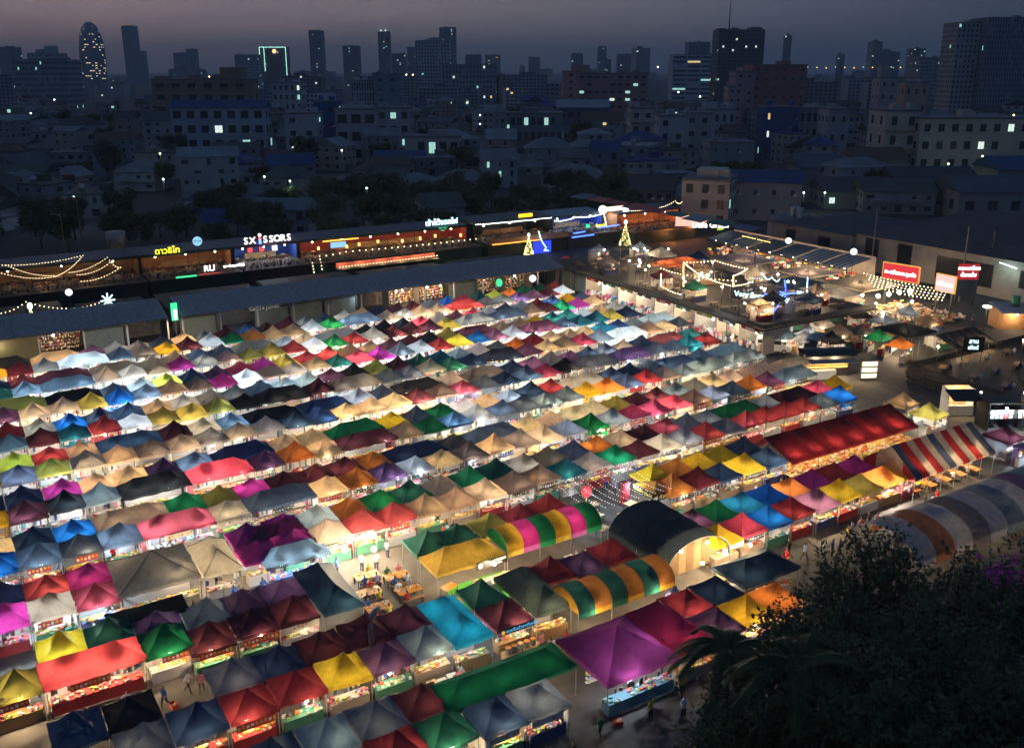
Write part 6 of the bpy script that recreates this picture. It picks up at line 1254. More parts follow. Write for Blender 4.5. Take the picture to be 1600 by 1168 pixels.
def block(label, x0, x1, ytop, D, col, floors, cols, depth=14, yaw=0.0, indiv=False, lit=.05, roof=None, name='apartment_block', wf=(.5, .5), balcony=False, cat='building', roofcol=None, top=None, land=None, seed=None, sides=True, skip=()):
    A, B = atd(x0, ytop, D), atd(x1, ytop, D); w = (B - A).length; h = A.z; c = (A + B) / 2; rr = random.Random(seed or int(x0 * 7 + ytop))
    t = thing(name, label, cat, (c.x, c.y, 0), VR + yaw); OCC.append((c.x + FWD.x * depth / 2, c.y + FWD.y * depth / 2, max(w, depth) * .62))
    if land: LAND.append((land, c.x, c.y))
    wm = mat('facade_%03d_%03d_%03d' % tuple(int(q * 999) for q in col), col, .85, .15, .15)
    box_part(t, 'wall', (0, depth / 2, h / 2), (w, depth, h), wm)
    box_part(t, 'parapet', (0, depth / 2, h + .25), (w + .5, depth + .5, .6), mat('roof_edge', (.16, .16, .17), .85, .2, .3)) if not roof else None
    if roof == 'gable':
        m = MB(); W, Dp = w / 2 + .6, depth / 2 + .6; m.add([(-W, depth / 2 - Dp, h), (W, depth / 2 - Dp, h), (W, depth / 2 + Dp, h), (-W, depth / 2 + Dp, h), (-W, depth / 2, h + depth * .22), (W, depth / 2, h + depth * .22)], [(0, 1, 5, 4), (2, 3, 4, 5), (1, 2, 5), (3, 0, 4), (3, 2, 1, 0)]); m.build('roof', mat('roof_%03d' % int(roofcol[2] * 999), roofcol, .7, .2, .3), t)
    fh = h / floors; cw = w / cols; ww, hh = cw * wf[0], fh * wf[1]; md, ml_ = MB(), [MB(), MB(), MB()]; lo = max(0, floors - int(h / fh))
    for f in range(floors):
        z = fh * (f + .5)
        if balcony: box_part(t, 'balcony', (0, -.55, fh * f + .15), (w * .96, 1.1, .2), wm)
        for i in range(cols):
            if (i, f) in skip: continue
            x = -w / 2 + cw * (i + .5); L = rr.random() < lit * .6; q = rr.choice((0, 0, 0, 1, 1, 2)) if L else -1
            if rr.random() < .10: continue
            if indiv:
                obj('window', win_mesh(ww, hh, LITW[q] if L else GLASSD), t, (x, -.04, z))
                if rr.random() < .3: box_part(t, 'air_conditioner', (x + ww * .5 + .3, -.3, z - hh * .45), (.8, .5, .55), WHITE)
            else: (ml_[q] if L else md).box((x, -.03, z), (ww, .10, hh), 0, None, 0, False)
        if sides:
            for i in range(max(1, int(depth / max(cw, 2.5)))):
                y = depth * (i + .5) / max(1, int(depth / max(cw, 2.5)))
                for s in (-1, 1): (ml_[0] if rr.random() < lit * .5 else md).box((s * (w / 2 + .03), y, z), (.10, min(ww, 2.2), hh), 0, None, 0, False)
    if md.v: tag(md.build('windows', GLASSD, t), kind='stuff')
    for q in range(3):
        if ml_[q].v: tag(ml_[q].build('lit_windows', LITW[q], t), kind='stuff')
    if top:
        for (tx, tw, th) in top: box_part(t, 'roof_block', (tx * w, depth / 2, h + th / 2), (tw * w, depth * .5, th), wm)
    if not roof:
        for _ in range(rr.randrange(1, 4)): box_part(t, 'roof_hut', (rr.uniform(-.42, .42) * w, depth * rr.uniform(.25, .75), h + .5 + 1.0), (min(5, w * rr.uniform(.06, .2)), depth * .25, 2.0), wm)
    if not roof and rr.random() < .5 and not top: box_part(t, 'water_tank', (rr.uniform(-.3, .3) * w, depth * .5, h + 1.2), (min(4, w * .2), min(4, depth * .3), 2.2), wm)
    return t
PALE, GREYB, BLUEG, PINK, BRICKC, BEIGE, DARKB = (.42, .43, .45), (.26, .28, .30), (.20, .25, .32), (.42, .22, .22), (.34, .16, .12), (.46, .42, .36), (.10, .12, .14)
# skyline
block('long low grey block on the skyline at the photo edge', 17, 104, 94, 950, GREYB, 9, 22, 30, lit=.06, land='long low grey skyline block', name='office_block')
block('pale stepped tower behind the long low grey block', 42, 90, 84, 1150, PALE, 13, 14, 25, top=[(.15, .3, 9), (-.2, .2, 5)], lit=.03); block('square tower with a red beacon at the photo edge', -4, 20, 74, 1500, GREYB, 20, 6, 25, lit=.05)
t = thing('bullet_tower', 'rounded bullet-shaped tower with many lit floors', 'skyscraper', tuple(atd(147, 108, 2500).xy) + (0,), VR); LAND.append(('bullet-shaped tower', *atd(147, 108, 2500).xy)); m, ml_ = MB(), MB(); m.smooth = True; rr = random.Random(5)
prof = []
for i in range(25): f = i / 24; z = 152 * f; prof.append((34 * (1 if f < .45 else math.sqrt(max(.0, 1 - ((f - .45) / .56) ** 2.1))) * (1 - .1 * (1 - f)), z))
for (rad, z) in prof: m.v += [(rad * math.cos(2 * PI * a / 28), rad * .8 * math.sin(2 * PI * a / 28), z) for a in range(28)]
for i in range(24):
    for a in range(28): m.f.append((i * 28 + a, i * 28 + (a + 1) % 28, (i + 1) * 28 + (a + 1) % 28, (i + 1) * 28 + a)); m.m.append(0); m.c.append(None)
m.build('shell', mat('tower_glass', (.09, .13, .17), .3, .1, .05), t)
for i in range(2, 23):
    for a in range(15, 28):
        if rr.random() < .25:
            r0, z0 = prof[i]; r1, z1 = prof[i + 1]; a0, a1 = 2 * PI * a / 28, 2 * PI * (a + rr.uniform(.3, .9)) / 28; q = 1.012; ml_.quad((r0 * q * math.cos(a0), r0 * q * .8 * math.sin(a0), z0 + 1.5), (r0 * q * math.cos(a1), r0 * q * .8 * math.sin(a1), z0 + 1.5), (r1 * q * math.cos(a1), r1 * q * .8 * math.sin(a1), z0 + 3.6), (r1 * q * math.cos(a0), r1 * q * .8 * math.sin(a0), z0 + 3.6))
tag(ml_.build('lit_floors', glow('tower_window', (.95, .85, .6), .9), t), kind='stuff')
block('tall slim slab tower beside the bullet-shaped tower', 189, 208, 41, 2500, BLUEG, 40, 5, 30, lit=.02, name='skyscraper', land='slim slab tower'); block('lower slab joined to the tall slim slab tower', 195, 222, 80, 2450, BLUEG, 24, 7, 30, lit=.03, name='skyscraper')
block('dark flat-topped tower left of a slimmer twin', 270, 290, 83, 2300, BLUEG, 24, 6, 30, lit=.02); block('slimmer tower beside the dark flat-topped one', 290, 303, 77, 2350, GREYB, 28, 4, 30, lit=.02)
block('pale apartment tower with many windows behind the brown building', 366, 402, 86, 1300, PALE, 16, 9, 22, lit=.05)
t = block('tower outlined in pale green neon with an orange globe', 405, 446, 74, 1800, DARKB, 22, 8, 30, lit=.04, name='neon_tower', land='neon-outlined tower'); A, B = atd(405, 74, 1800), atd(446, 74, 1800); w = (B - A).length / 2; h = A.z
for (a, b_) in (((-w, h * .50), (-w, h)), ((w, h * .12), (w, h)), ((-w * .65, h * .45), (-w * .65, h)), ((-w, h), (w, h))): m = MB(); m.tube([(a[0], -1.2, a[1]), (b_[0], -1.2, b_[1])], .55, 5); m.build('neon_outline', glow('outline_green', (.45, 1, .82), 1.6), t)
m = MB(); m.ball((w * .15, -3, h - 7), 3.6, 10, 8); m.build('orange_globe', glow('globe_orange', (1, .5, .2), 2.2), t)
for (a, b_, y, D, f, c, lab, mast) in ((482, 503, 48, 2300, 36, 5, 'tall square tower behind the neon-outlined one', 0), (535, 560, 72, 2100, 26, 6, 'dark blue tower between two taller ones', 0), (590, 608, 50, 2200, 36, 5, 'tall tower with two white lamps on its top', 0), (612, 634, 84, 2400, 22, 6, 'low bluish tower left of the wide pale slab', 0), (636, 650, 74, 2400, 26, 4, 'slim tower left of the wide pale slab', 0), (686, 712, 43, 2100, 40, 6, 'tall curved-top tower behind the wide pale slab', 0), (727, 752, 86, 2300, 18, 7, 'low tower right of the wide pale slab', 0), (758, 782, 86, 2500, 18, 6, 'faint low tower in the middle of the skyline', 0), (826, 844, 90, 2600, 16, 5, 'faint squat tower in the middle of the skyline', 0), (935, 948, 73, 2400, 26, 4, 'slim dark tower over the pink building', 0), (893, 911, 84, 2200, 20, 5, 'twin-crowned dark tower over the pink building', 0), (965, 992, 85, 2100, 20, 7, 'dark tower with an amber light', 0), (1000, 1016, 83, 2200, 20, 5, 'dark slim block left of the bright lamp', 0), (1365, 1392, 78, 1900, 22, 7, 'dark tower pair on the skyline beyond the pale slab', 0), (1390, 1407, 82, 2000, 20, 5, 'lower half of the dark tower pair', 0), (1428, 1447, 76, 1700, 22, 5, 'dark tower with a white light at its top', 0), (1440, 1480, 90, 1200, 12, 9, 'hazy block beside the big apartment tower', 0)):
    t = block(lab, a, b_, y, D, rnd.choice((BLUEG, GREYB, (.17, .2, .25))), f, c, 28, lit=.05, name='skyscraper')
    if 'two white lamps' in lab:
        for s in (-1, 1): m = MB(); m.ball((s * 5, -2, atd(590, 50, 2200).z + 3), 2.0, 8, 6); m.build('roof_lamp', LITW[1], t)
block('wide pale slab with stepped top in the middle of the skyline', 648, 702, 64, 1150, PALE, 18, 12, 20, top=[(.1, .4, 4)], lit=.04, land='wide pale slab', name='apartment_tower')
block('low grey wing right of the wide pale slab', 690, 775, 101, 1100, GREYB, 8, 16, 30, lit=.08)
t = block('big dark tower with scattered lights and a tall mast', 1124, 1196, 47, 950, DARKB, 22, 14, 30, lit=.06, name='dark_tower', land='big dark tower', top=[(.35, .25, 3), (-.4, .15, 2)]); h = atd(1148, 47, 950).z; m = MB(); m.tube([(-11, 8, h), (-11, 8, h + 26)], .8, 5, 0, None, .25); m.build('mast', DARKSTEEL, t)
block('white banded office slab left of the big dark tower', 1052, 1118, 86, 1250, PALE, 10, 3, 30, wf=(.9, .4), lit=.06, land='white banded office slab'); 
t = block('dark curved crown building behind the white banded slab', 1076, 1110, 66, 1500, BLUEG, 18, 6, 30, lit=.02); 
t = block('big apartment tower with dark window bays at the photo edge', 1498, 1552, 36, 700, (.36, .36, .37), 20, 8, 24, lit=.03, name='apartment_tower', land='big apartment tower', wf=(.45, .6)); block('dark finned slab joined to the big apartment tower', 1546, 1640, 28, 690, (.22, .26, .31), 20, 22, 26, wf=(.45, .85), lit=.02, name='apartment_tower')
# middle distance
block('pink brick office building with rows of dark windows', 903, 1012, 115, 690, PINK, 7, 9, 20, wf=(.6, .35), lit=.06, land='pink brick building', top=[(-.45, .25, 6)]); block('salmon stair tower at the end of the pink brick building', 879, 906, 112, 680, (.55, .27, .23), 8, 1, 12, wf=(.25, .4), lit=.0)
block('dusky pink stepped building', 1150, 1180, 113, 560, (.44, .26, .28), 8, 2, 18, wf=(.3, .3), lit=.02, land='dusky pink stepped building'); block('taller brick-red part of the dusky pink building', 1178, 1262, 102, 565, (.36, .15, .15), 8, 6, 24, wf=(.35, .3), lit=.04)
block('lower front step of the dusky pink building', 1140, 1160, 136, 545, (.44, .26, .28), 6, 2, 14, wf=(.3, .3), lit=.0)
block('broad brown building with orange side wall and roof pavilion', 236, 386, 125, 560, (.30, .19, .14), 5, 6, 24, wf=(.5, .4), lit=.05, land='broad brown building', top=[(.3, .22, 7), (-.45, .1, 2)], indiv=True)
block('long white apartment block with a blue gable roof', 266, 412, 168, 400, (.38, .41, .46), 4, 7, 13, wf=(.55, .5), lit=.16, roof='gable', roofcol=(.012, .05, .17), indiv=True, land='blue-roofed apartment block', yaw=.05)
block('white-finned building beside a plain blue-grey wall', 548, 584, 127, 600, PALE, 5, 9, 18, wf=(.4, .8), lit=.02, land='white-finned building'); block('plain blue-grey block with two lit windows', 584, 622, 117, 590, BLUEG, 6, 2, 20, wf=(.3, .25), lit=.15)
block('pale apartment house with double balconies', 523, 588, 172, 410, (.40, .38, .40), 3, 3, 14, wf=(.65, .5), lit=.1, indiv=True, land='pale balcony house', top=[(0, .8, 1.5)]); block('pale apartment house joined to the balcony house', 588, 640, 170, 412, (.38, .37, .39), 4, 3, 14, wf=(.5, .45), lit=.08, indiv=True)
block('blue-painted house between pale apartment houses', 490, 524, 160, 425, (.04, .10, .28), 4, 2, 14, wf=(.4, .35), lit=.05, indiv=True); block('tall pale house with square windows right of the blue-roofed block', 444, 494, 178, 400, (.40, .41, .43), 4, 2, 13, wf=(.35, .35), lit=.1, indiv=True, land='tall pale house')
block('white-panelled block behind the neon watermark lane', 424, 470, 130, 640, PALE, 5, 5, 16, wf=(.4, .5), lit=.1); block('beige house with yellow corner panels', 632, 718, 215, 350, (.40, .38, .36), 2, 5, 13, wf=(.6, .55), lit=.06, indiv=True, land='beige house with yellow panels', balcony=True)
block('purple-lit house with a row of bright windows', 872, 952, 168, 470, (.14, .10, .20), 3, 6, 16, wf=(.6, .4), lit=.35, indiv=True, land='purple-lit house', roof='gable', roofcol=(.25, .27, .3)); block('long dark shophouse row with a few lit windows', 796, 880, 178, 430, (.20, .22, .23), 3, 8, 14, wf=(.6, .5), lit=.18, indiv=True)
block('cream apartment house with small paired windows', 986, 1022, 170, 410, BEIGE, 4, 2, 14, wf=(.4, .35), lit=.12, indiv=True, land='cream apartment house', balcony=True); block('pale concrete apartment house with a stack of lit windows', 1030, 1072, 182, 380, (.42, .43, .45), 4, 2, 14, wf=(.35, .4), lit=.4, indiv=True); block('grey apartment house right of the lit stack', 1072, 1112, 178, 392, (.34, .35, .36), 4, 2, 14, wf=(.4, .35), lit=.05, indiv=True)
block('white stepped house with a bright doorway lamp', 1104, 1150, 172, 430, PALE, 3, 4, 14, wf=(.4, .45), lit=.15, indiv=True, top=[(-.3, .4, 3)]); block('big plain teal-grey block with two small windows', 1110, 1180, 224, 330, (.22, .27, .28), 3, 4, 14, wf=(.18, .25), lit=.0, indiv=True, land='plain teal-grey block')
block('bright blue house with amber windows', 1196, 1250, 168, 420, (.03, .09, .26), 3, 4, 14, wf=(.25, .35), lit=.3, indiv=True); block('grey townhouse with a blank side wall', 1296, 1328, 172, 400, (.33, .34, .35), 3, 2, 14, wf=(.3, .3), lit=.0, indiv=True); block('dim grey shophouses right of the bright blue house', 1250, 1300, 170, 430, GREYB, 3, 5, 12, wf=(.5, .5), lit=.03, indiv=True)
block('pale building with a round window beyond the purple dusk', 1376, 1416, 122, 650, (.42, .36, .34), 4, 3, 14, wf=(.3, .3), lit=.04, top=[(-.3, .25, 8)]); block('peach house with dark windows', 1415, 1452, 130, 600, (.5, .3, .22), 3, 3, 12, wf=(.3, .3), lit=.0)
block('cream corner end of the long cream hotel with balconies', 1386, 1440, 174, 322, BEIGE, 4, 2, 16, wf=(.3, .45), lit=.1, indiv=True, balcony=True, land='long cream hotel'); block('long cream hotel with dark paired windows', 1440, 1680, 186, 318, (.48, .44, .36), 4, 11, 18, wf=(.42, .42), lit=.10, indiv=True)
# corner building at the street end
t = block('beige three-storey corner building with a roof terrace and blue tin roof', 1066, 1140, 283, 238, (.50, .45, .38), 3, 3, 14, yaw=-.35, wf=(.4, .55), lit=.06, indiv=True, land='beige corner building', top=[(.05, .6, 2.6)]); block('plain beige wing with a blue gable roof beside the corner building', 1140, 1252, 286, 248, (.42, .40, .37), 2, 4, 13, yaw=-.2, wf=(.18, .25), lit=.0, indiv=True, roof='gable', roofcol=(.015, .05, .15))
block('pale roadside house with a steel frame on its roof', 1200, 1246, 346, 205, (.42, .43, .44), 2, 2, 10, yaw=-.5, wf=(.5, .6), lit=.0, indiv=True); block('long low hall with a row of square windows beside the trees', 950, 1052, 297, 262, (.20, .18, .17), 2, 7, 16, yaw=-.2, wf=(.5, .45), lit=.0, indiv=True, roof='gable', roofcol=(.05, .05, .055))
# hand-placed big roofs right of the market
for i, (a, b_, y, D, rc, lab) in enumerate(((1290, 1400, 300, 270, (.06, .06, .07), 'wide low house with a dark tin roof and amber-lit porch'), (1400, 1530, 282, 285, (.05, .055, .065), 'broad dark roof right of the amber-lit porch'), (1500, 1680, 300, 250, (.07, .09, .11), 'pale-walled hall with small dark windows at the photo edge'), (1250, 1330, 262, 300, (.10, .10, .11), 'small gabled house behind the wide low house'), (1560, 1660, 265, 290, (.02, .06, .16), 'blue-roofed carport with a cyan-lit bay'), (1340, 1420, 250, 310, (.10, .06, .05), 'house with a rusty tin roof below the cream hotel'))):
    block(lab, a, b_, y, D, (.24, .25, .26), 1, 5, 16, wf=(.4, .35), lit=(.3 if i in (0, 4) else .04), roof='gable', roofcol=rc, indiv=True, name='house', cat='house')
# filler houses, mid-rises and far towers
FL = []
ROOFC = [(.05, .05, .055), (.10, .055, .04), (.015, .05, .15), (.16, .17, .18), (.08, .09, .10), (.05, .08, .07), (.22, .23, .24)]; RN = ['dark', 'rusty', 'blue', 'grey tin', 'slate', 'green', 'pale tin']
WALLC = [(.30, .31, .32), (.36, .36, .37), (.24, .25, .27), (.30, .25, .22), (.20, .25, .27), (.38, .34, .30), (.16, .18, .2)]
r = random.Random(101)
def free(x, y, rad):
    return all((x - a) ** 2 + (y - b_) ** 2 > (rad + q) ** 2 * .52 for a, b_, q in OCC)
cnt = 0; tries = 0
while cnt < 295 and tries < 16000:
    tries += 1; D = 215 + 600 * r.random() ** 1.3; px_ = r.uniform(-60, 1660)
    p = atd(px_, 200, D); w, d = r.uniform(9, 20), r.uniform(9, 16)
    if D < 300 and px_ < 1010 and (p.y < 198 or r.random() < .4): continue; rad = max(w, d) * .5
    if D < 262 and px_ > 1000: continue
    if not free(p.x, p.y, rad): continue
    OCC.append((p.x, p.y, rad)); cnt += 1
    fl = r.choice((1, 1, 2, 2) if D < 300 else (1, 2, 2, 3, 3, 4) if D < 420 else (2, 3, 3, 4, 4, 5)); FL.append((p.x, p.y, w, d, fl, r.randrange(7), r.choice((0, 0, 1, 2)), D))
HM = {}
def house(x, y, w, d, fl, rc, rt, D, label):
    h = fl * 3.1; t = thing('house', label, 'house', (x, y, 0), VR + r.choice((0, 0, .12, -.15, .3, -.35, 1.2)), 'houses of the dark district'); wi = r.randrange(7); wm = mat('house_wall_%d' % wi, WALLC[wi], .9, .25, .2)
    box_part(t, 'wall', (0, 0, h / 2), (w, d, h), wm); rm = mat('house_roof_%d' % rc, ROOFC[rc], .75, .3, .25); m = MB(); W, Dp = w / 2 + .5, d / 2 + .5
    if rt == 2: m.box((0, 0, h + .2), (w + .3, d + .3, .4)); m.box((w * .2, d * .1, h + 1.3), (3, 3, 2.2))
    else:
        rl = W if rt == 0 else max(0, W - Dp); ri = d * r.uniform(.16, .3); m.add([(-W, -Dp, h), (W, -Dp, h), (W, Dp, h), (-W, Dp, h), (-rl, 0, h + ri), (rl, 0, h + ri)], [(0, 1, 5, 4), (2, 3, 4, 5), (1, 2, 5), (3, 0, 4), (3, 2, 1, 0)])
    m.build('roof', rm, t); md, ml_ = MB(), MB(); q = r.choice(LITW[:2] + LITW)
    if fl > 1 and r.random() < .45: box_part(t, 'balcony', (r.uniform(-.15, .15) * w, -d / 2 - .5, 3.1 * r.randrange(1, fl) + .5), (w * r.uniform(.4, .9), 1.0, .95), wm)
    if r.random() < .5: box_part(t, 'lean_to', (r.uniform(-.3, .3) * w, -d / 2 - 1.3, 1.25), (w * r.uniform(.3, .7), 2.5, 2.5), rm)
    if rt == 2 and r.random() < .7: m2 = MB(); m2.smooth = True; m2.tube([(-w * .25, 0, h + .4), (-w * .25, 0, h + 2.2)], .8, 10); m2.build('water_tank', STEEL, t)
    for f in range(fl):
        n = max(2, int(w / 3.2))
        for i in range(n):
            if r.random() < .28: continue
            L = r.random() < .03; ws = r.choice((.8, 1.1, 1.6, 2.0)); (ml_ if L else md).box((-w / 2 + w * (i + .5) / n, -d / 2 - .03, f * 3.1 + 1.6), (ws, .1, r.choice((.9, 1.2, 1.9))), 0, None, 0, False)
        for i in range(max(1, int(d / 4))): md.box((-w / 2 - .03, -d / 2 + d * (i + .5) / max(1, int(d / 4)), f * 3.1 + 1.7), (.1, 1.4, 1.2), 0, None, 0, False)
    tag(md.build('windows', GLASSD, t), kind='stuff')
    if ml_.v: tag(ml_.build('lit_windows', q, t), kind='stuff')
near = {}
for f in FL:
    b_ = min(LAND, key=lambda q: (q[1] - f[0]) ** 2 + (q[2] - f[1]) ** 2); near.setdefault(b_[0], []).append(((b_[1] - f[0]) ** 2 + (b_[2] - f[1]) ** 2, f))
for ln, L in near.items():
    for i, (_, f) in enumerate(sorted(L)): house(*f, '%s-roofed %s-storey house, %s nearest the %s' % (RN[f[5]], ('one', 'two', 'three', 'four', 'five')[f[4] - 1], ordn(i + 1), ln))
cnt = 0; tries = 0; MR = []
while cnt < 150 and tries < 6000:
    tries += 1; D = 880 + 2600 * r.random() ** 1.4; px_ = r.uniform(-60, 1660); p = atd(px_, 120, D); w = r.uniform(18, 55); rad = w * .5
    clear = any(a < px_ < b_ for a, b_ in ((100, 235), (380, 470), (1110, 1210)))
    if not free(p.x, p.y, rad): continue
    OCC.append((p.x, p.y, rad)); cnt += 1; tall = r.random() < .16 and D > 1500 and not clear; MR.append((p.x, p.y, px_, D, w, (r.uniform(48, 90) if tall else (r.uniform(9, 34) if not clear else r.uniform(8, 20)) * (1 if D < 1600 else 1.15)), tall))
near = {}
for f in MR:
    b_ = min(LAND, key=lambda q: (q[1] - f[0]) ** 2 + (q[2] - f[1]) ** 2); near.setdefault(b_[0], []).append(((b_[1] - f[0]) ** 2 + (b_[2] - f[1]) ** 2, f))
for ln, L in near.items():
    for i, (_, (x, y, px_, D, w, h, tall)) in enumerate(sorted(L)):
        t = thing('city_block', 'distant %s, %s nearest the %s' % ('tower' if tall else 'low block', ordn(i + 1), ln), 'building', (x, y, 0), VR + r.uniform(-.25, .25), 'distant city blocks'); c = r.choice((GREYB, BLUEG, PALE, (.3, .27, .27), (.2, .21, .23))); d = w * r.uniform(.4, .8); w2 = w * (.55 if tall else 1)
        box_part(t, 'wall', (0, 0, h / 2), (w2, d, h), mat('far_wall_%d' % int(sum(c) * 100), c, .9, .15, .05)); box_part(t, 'roof_block', (r.uniform(-.2, .2) * w2, 0, h + 1.5), (w2 * .3, d * .4, 3), mat('far_roof', (.12, .13, .15), .9, .2, .05)); md, ml_ = MB(), MB(); fl = max(2, int(h / 3.4)); n = max(3, int(w2 / 4))
        for f in range(fl):
            for k in range(n): (ml_ if r.random() < .014 else md).box((-w2 / 2 + w2 * (k + .5) / n, -d / 2 - .04, h * (f + .55) / fl), (w2 / n * .55, .12, h / fl * .5), 0, None, 0, False)
        tag(md.build('windows', GLASSD, t), kind='stuff')
        if ml_.v: tag(ml_.build('lit_windows', r.choice(LITW[:2] + LITW), t), kind='stuff')
# street and yard lamps scattered in the city
for i, (x_, y_, D, c) in enumerate(((1028, 105, 1400, (1, .95, .8)), (85, 156, 620, (.8, 1, .9)), (48, 177, 500, (.6, 1, .9)), (413, 276, 255, (.6, 1, .5)), (573, 294, 240, (.7, 1, 1)), (453, 283, 250, (.7, 1, .8)), (255, 280, 250, (.8, 1, .9)), (950, 251, 330, (.8, 1, .7)), (865, 230, 380, (.85, 1, .7)), (1289, 301, 262, (.7, 1, .5)), (1482, 256, 300, (.8, 1, .4)), (1496, 183, 330, (.75, 1, .95)), (1584, 180, 330, (1, .8, .4)), (1594, 344, 220, (.8, 1, .8)), (750, 180, 470, (.7, .95, 1)), (750, 194, 460, (.7, 1, 1)), (1094, 151, 600, (.8, 1, .9)), (1060, 144, 640, (.8, 1, 1)), (635, 117, 900, (.9, 1, 1)), (645, 117, 905, (1, .7, .4)), (115, 308, 240, (.7, .9, 1)), (123, 314, 238, (.7, .9, 1)), (1535, 244, 305, (.9, 1, .7)), (1256, 500 - 199, 262, (.8, 1, .8)), (302, 120, 880, (1, .75, .4)), (327, 120, 900, (1, .7, .3)), (250, 240, 300, (.7, 1, .5)), (534, 470 - 235, 320, (1, .95, .8)))):
    p = atd(x_, y_, D); t = thing('street_lamp', 'small bright street lamp in the dark district, number %s of its list' % ordn(i + 1), 'lamp', (p.x, p.y, 0), 0, 'lamps of the dark district'); z = max(3.0, p.z); s = D / 1000 * .55 + .10; m = MB(); m.tube([(0, 0, 0), (0, 0, z)], .08, 5); m.build('post', DARKSTEEL, t); m = MB(); m.ball((0, 0, z), s, 8, 6); m.build('bulb', glow('city_lamp_%d' % i, c, 7), t)
    if D < 420: lamp('lamp_glow', (-FWD.x * .8, -FWD.y * .8, z - .4), 14, c, t, .3)
for i in range(12):
    p = atd(1262 + i * 14.5, 105 + (i % 3) * .6, 1750 + i * 6); t = thing('road_lamp', 'road lamp in the amber row on the skyline, %s from the stepped pink building' % ordn(i + 1), 'lamp', (p.x, p.y, 0), 0, 'road lamps on the skyline'); m = MB(); m.tube([(0, 0, 0), (0, 0, p.z)], .2, 4); m.build('post', DARKSTEEL, t); m = MB(); m.ball((0, 0, p.z), 1.0, 8, 6); m.build('bulb', glow('road_lamp_amber', (1, .65, .25), 2.2) if i % 3 else LITW[1], t)
# trees among the houses
r = random.Random(66); TT = []
for i in range(46):
    for _ in range(30):
        D = 270 + 420 * r.random() ** 1.3; px_ = r.uniform(0, 1620); p = atd(px_, 200, D)
        if (D > 300 or px_ > 1010) and free(p.x, p.y, 2.5): break
    OCC.append((p.x, p.y, 3)); TT.append((p.x, p.y))
near = {}
for f in TT:
    b_ = min(LAND, key=lambda q: (q[1] - f[0]) ** 2 + (q[2] - f[1]) ** 2); near.setdefault(b_[0], []).append(((b_[1] - f[0]) ** 2 + (b_[2] - f[1]) ** 2, f))
for ln, L in near.items():
    for i, (_, f) in enumerate(sorted(L)): tree(f[0], f[1], r.uniform(.7, 1.35), i, 'dark tree among the houses, %s nearest the %s' % (ordn(i + 1), ln), 'trees among the houses')

# ------------------------------------------------------------------ foreground trees, palm and bougainvillea
LF1 = mat('near_leaves', (.030, .050, .015), .6, .5, 2.0); LF2 = mat('near_leaves_pale', (.055, .085, .022), .6, .4, 2.0); BGV = mat('bougainvillea', (.40, .02, .28), .7, .2, 3)
def near_crown(seed, R, H, n, size, clumps):
    """leaf sprays on twigs: folded pointed leaves in small groups"""
    r = random.Random(seed); m = MB(); C = []
    for i in range(clumps):
        a = r.uniform(0, 6.28); f = r.random() ** .45; e = r.uniform(-.7, 1.0); C.append((Vector((R * .78 * f * math.cos(a), R * .78 * f * math.sin(a), H * .45 * e)), R * r.uniform(.10, .24)))
    for i in range(n):
        c, q = r.choice(C); d = Vector((r.gauss(0, 1), r.gauss(0, 1), r.gauss(0, .9))).normalized() * q * (r.random() ** .35) * 1.1; p0 = c + d; mi = 0 if r.random() < .7 else 1; ax = (d.normalized() + Vector((r.uniform(-.6, .6), r.uniform(-.6, .6), r.uniform(-.5, .5)))).normalized()
        for k in range(5):
            p = p0 + ax * size * .5 * k; s = size * r.uniform(.7, 1.2); u = (ax * .6 + Vector((r.uniform(-1, 1), r.uniform(-1, 1), r.uniform(-.7, .3)))).normalized(); w = u.cross(Vector((r.uniform(-.4, .4), r.uniform(-.4, .4), 1))).normalized() * s * .24; dn = Vector((0, 0, -s * .10))
            a, b_ = p, p + u * s; mid = p + u * s * .5; m.add([a, mid + w + dn, b_, mid - w + dn, mid], [(0, 1, 4), (1, 2, 4), (0, 4, 3), (4, 2, 3)], mi)
    b_ = MB(); b_.smooth = True
    for (c, q) in C:
        a = Vector((0, 0, -H * .55)); k = a.lerp(c, .5) + Vector((r.uniform(-.4, .4), r.uniform(-.4, .4), .5)); b_.tube([a, k, c], .07, 5, 0, None, .02)
        for _ in range(4): e = c + Vector((r.gauss(0, 1), r.gauss(0, 1), r.gauss(0, 1))).normalized() * q * 1.15; b_.tube([c, (c + e) / 2 + Vector((0, 0, .08)), e], .022, 4, 0, None, .008)
    return m.mesh('crown', [LF1, LF2]), b_.mesh('branches', BARK)
NT = [(trunk_mesh(80 + i, 5.0, .22, 7, 3.0), *near_crown(200 + i, 4.2, 6.6, 900, .36, 38)) for i in range(4)]
def near_tree(px_, py_, z, s, k, label):
    p = at(px_, py_, z); t = thing('tree', label, 'tree', (p.x, p.y, 0), k * 1.9); zt = max(0, z - 5.0 * s)
    o = obj('trunk', NT[k % 4][0], t); o.scale = (s, s, z / 7.5); o = obj('crown', NT[k % 4][1], t, (0, 0, z)); o.scale = (s, s, s); o = obj('branches', NT[k % 4][2], t, (0, 0, z)); o.scale = (s, s, s); return t
near_tree(1345, 930, 8.0, 1.0, 0, 'leafy dark foreground tree before the long barrel tent')
near_tree(1480, 965, 8.5, .95, 1, 'broad dark foreground tree in the middle of the clump'); near_tree(1600, 940, 9.0, .95, 2, 'dark foreground tree with magenta bougainvillea at the photo edge')
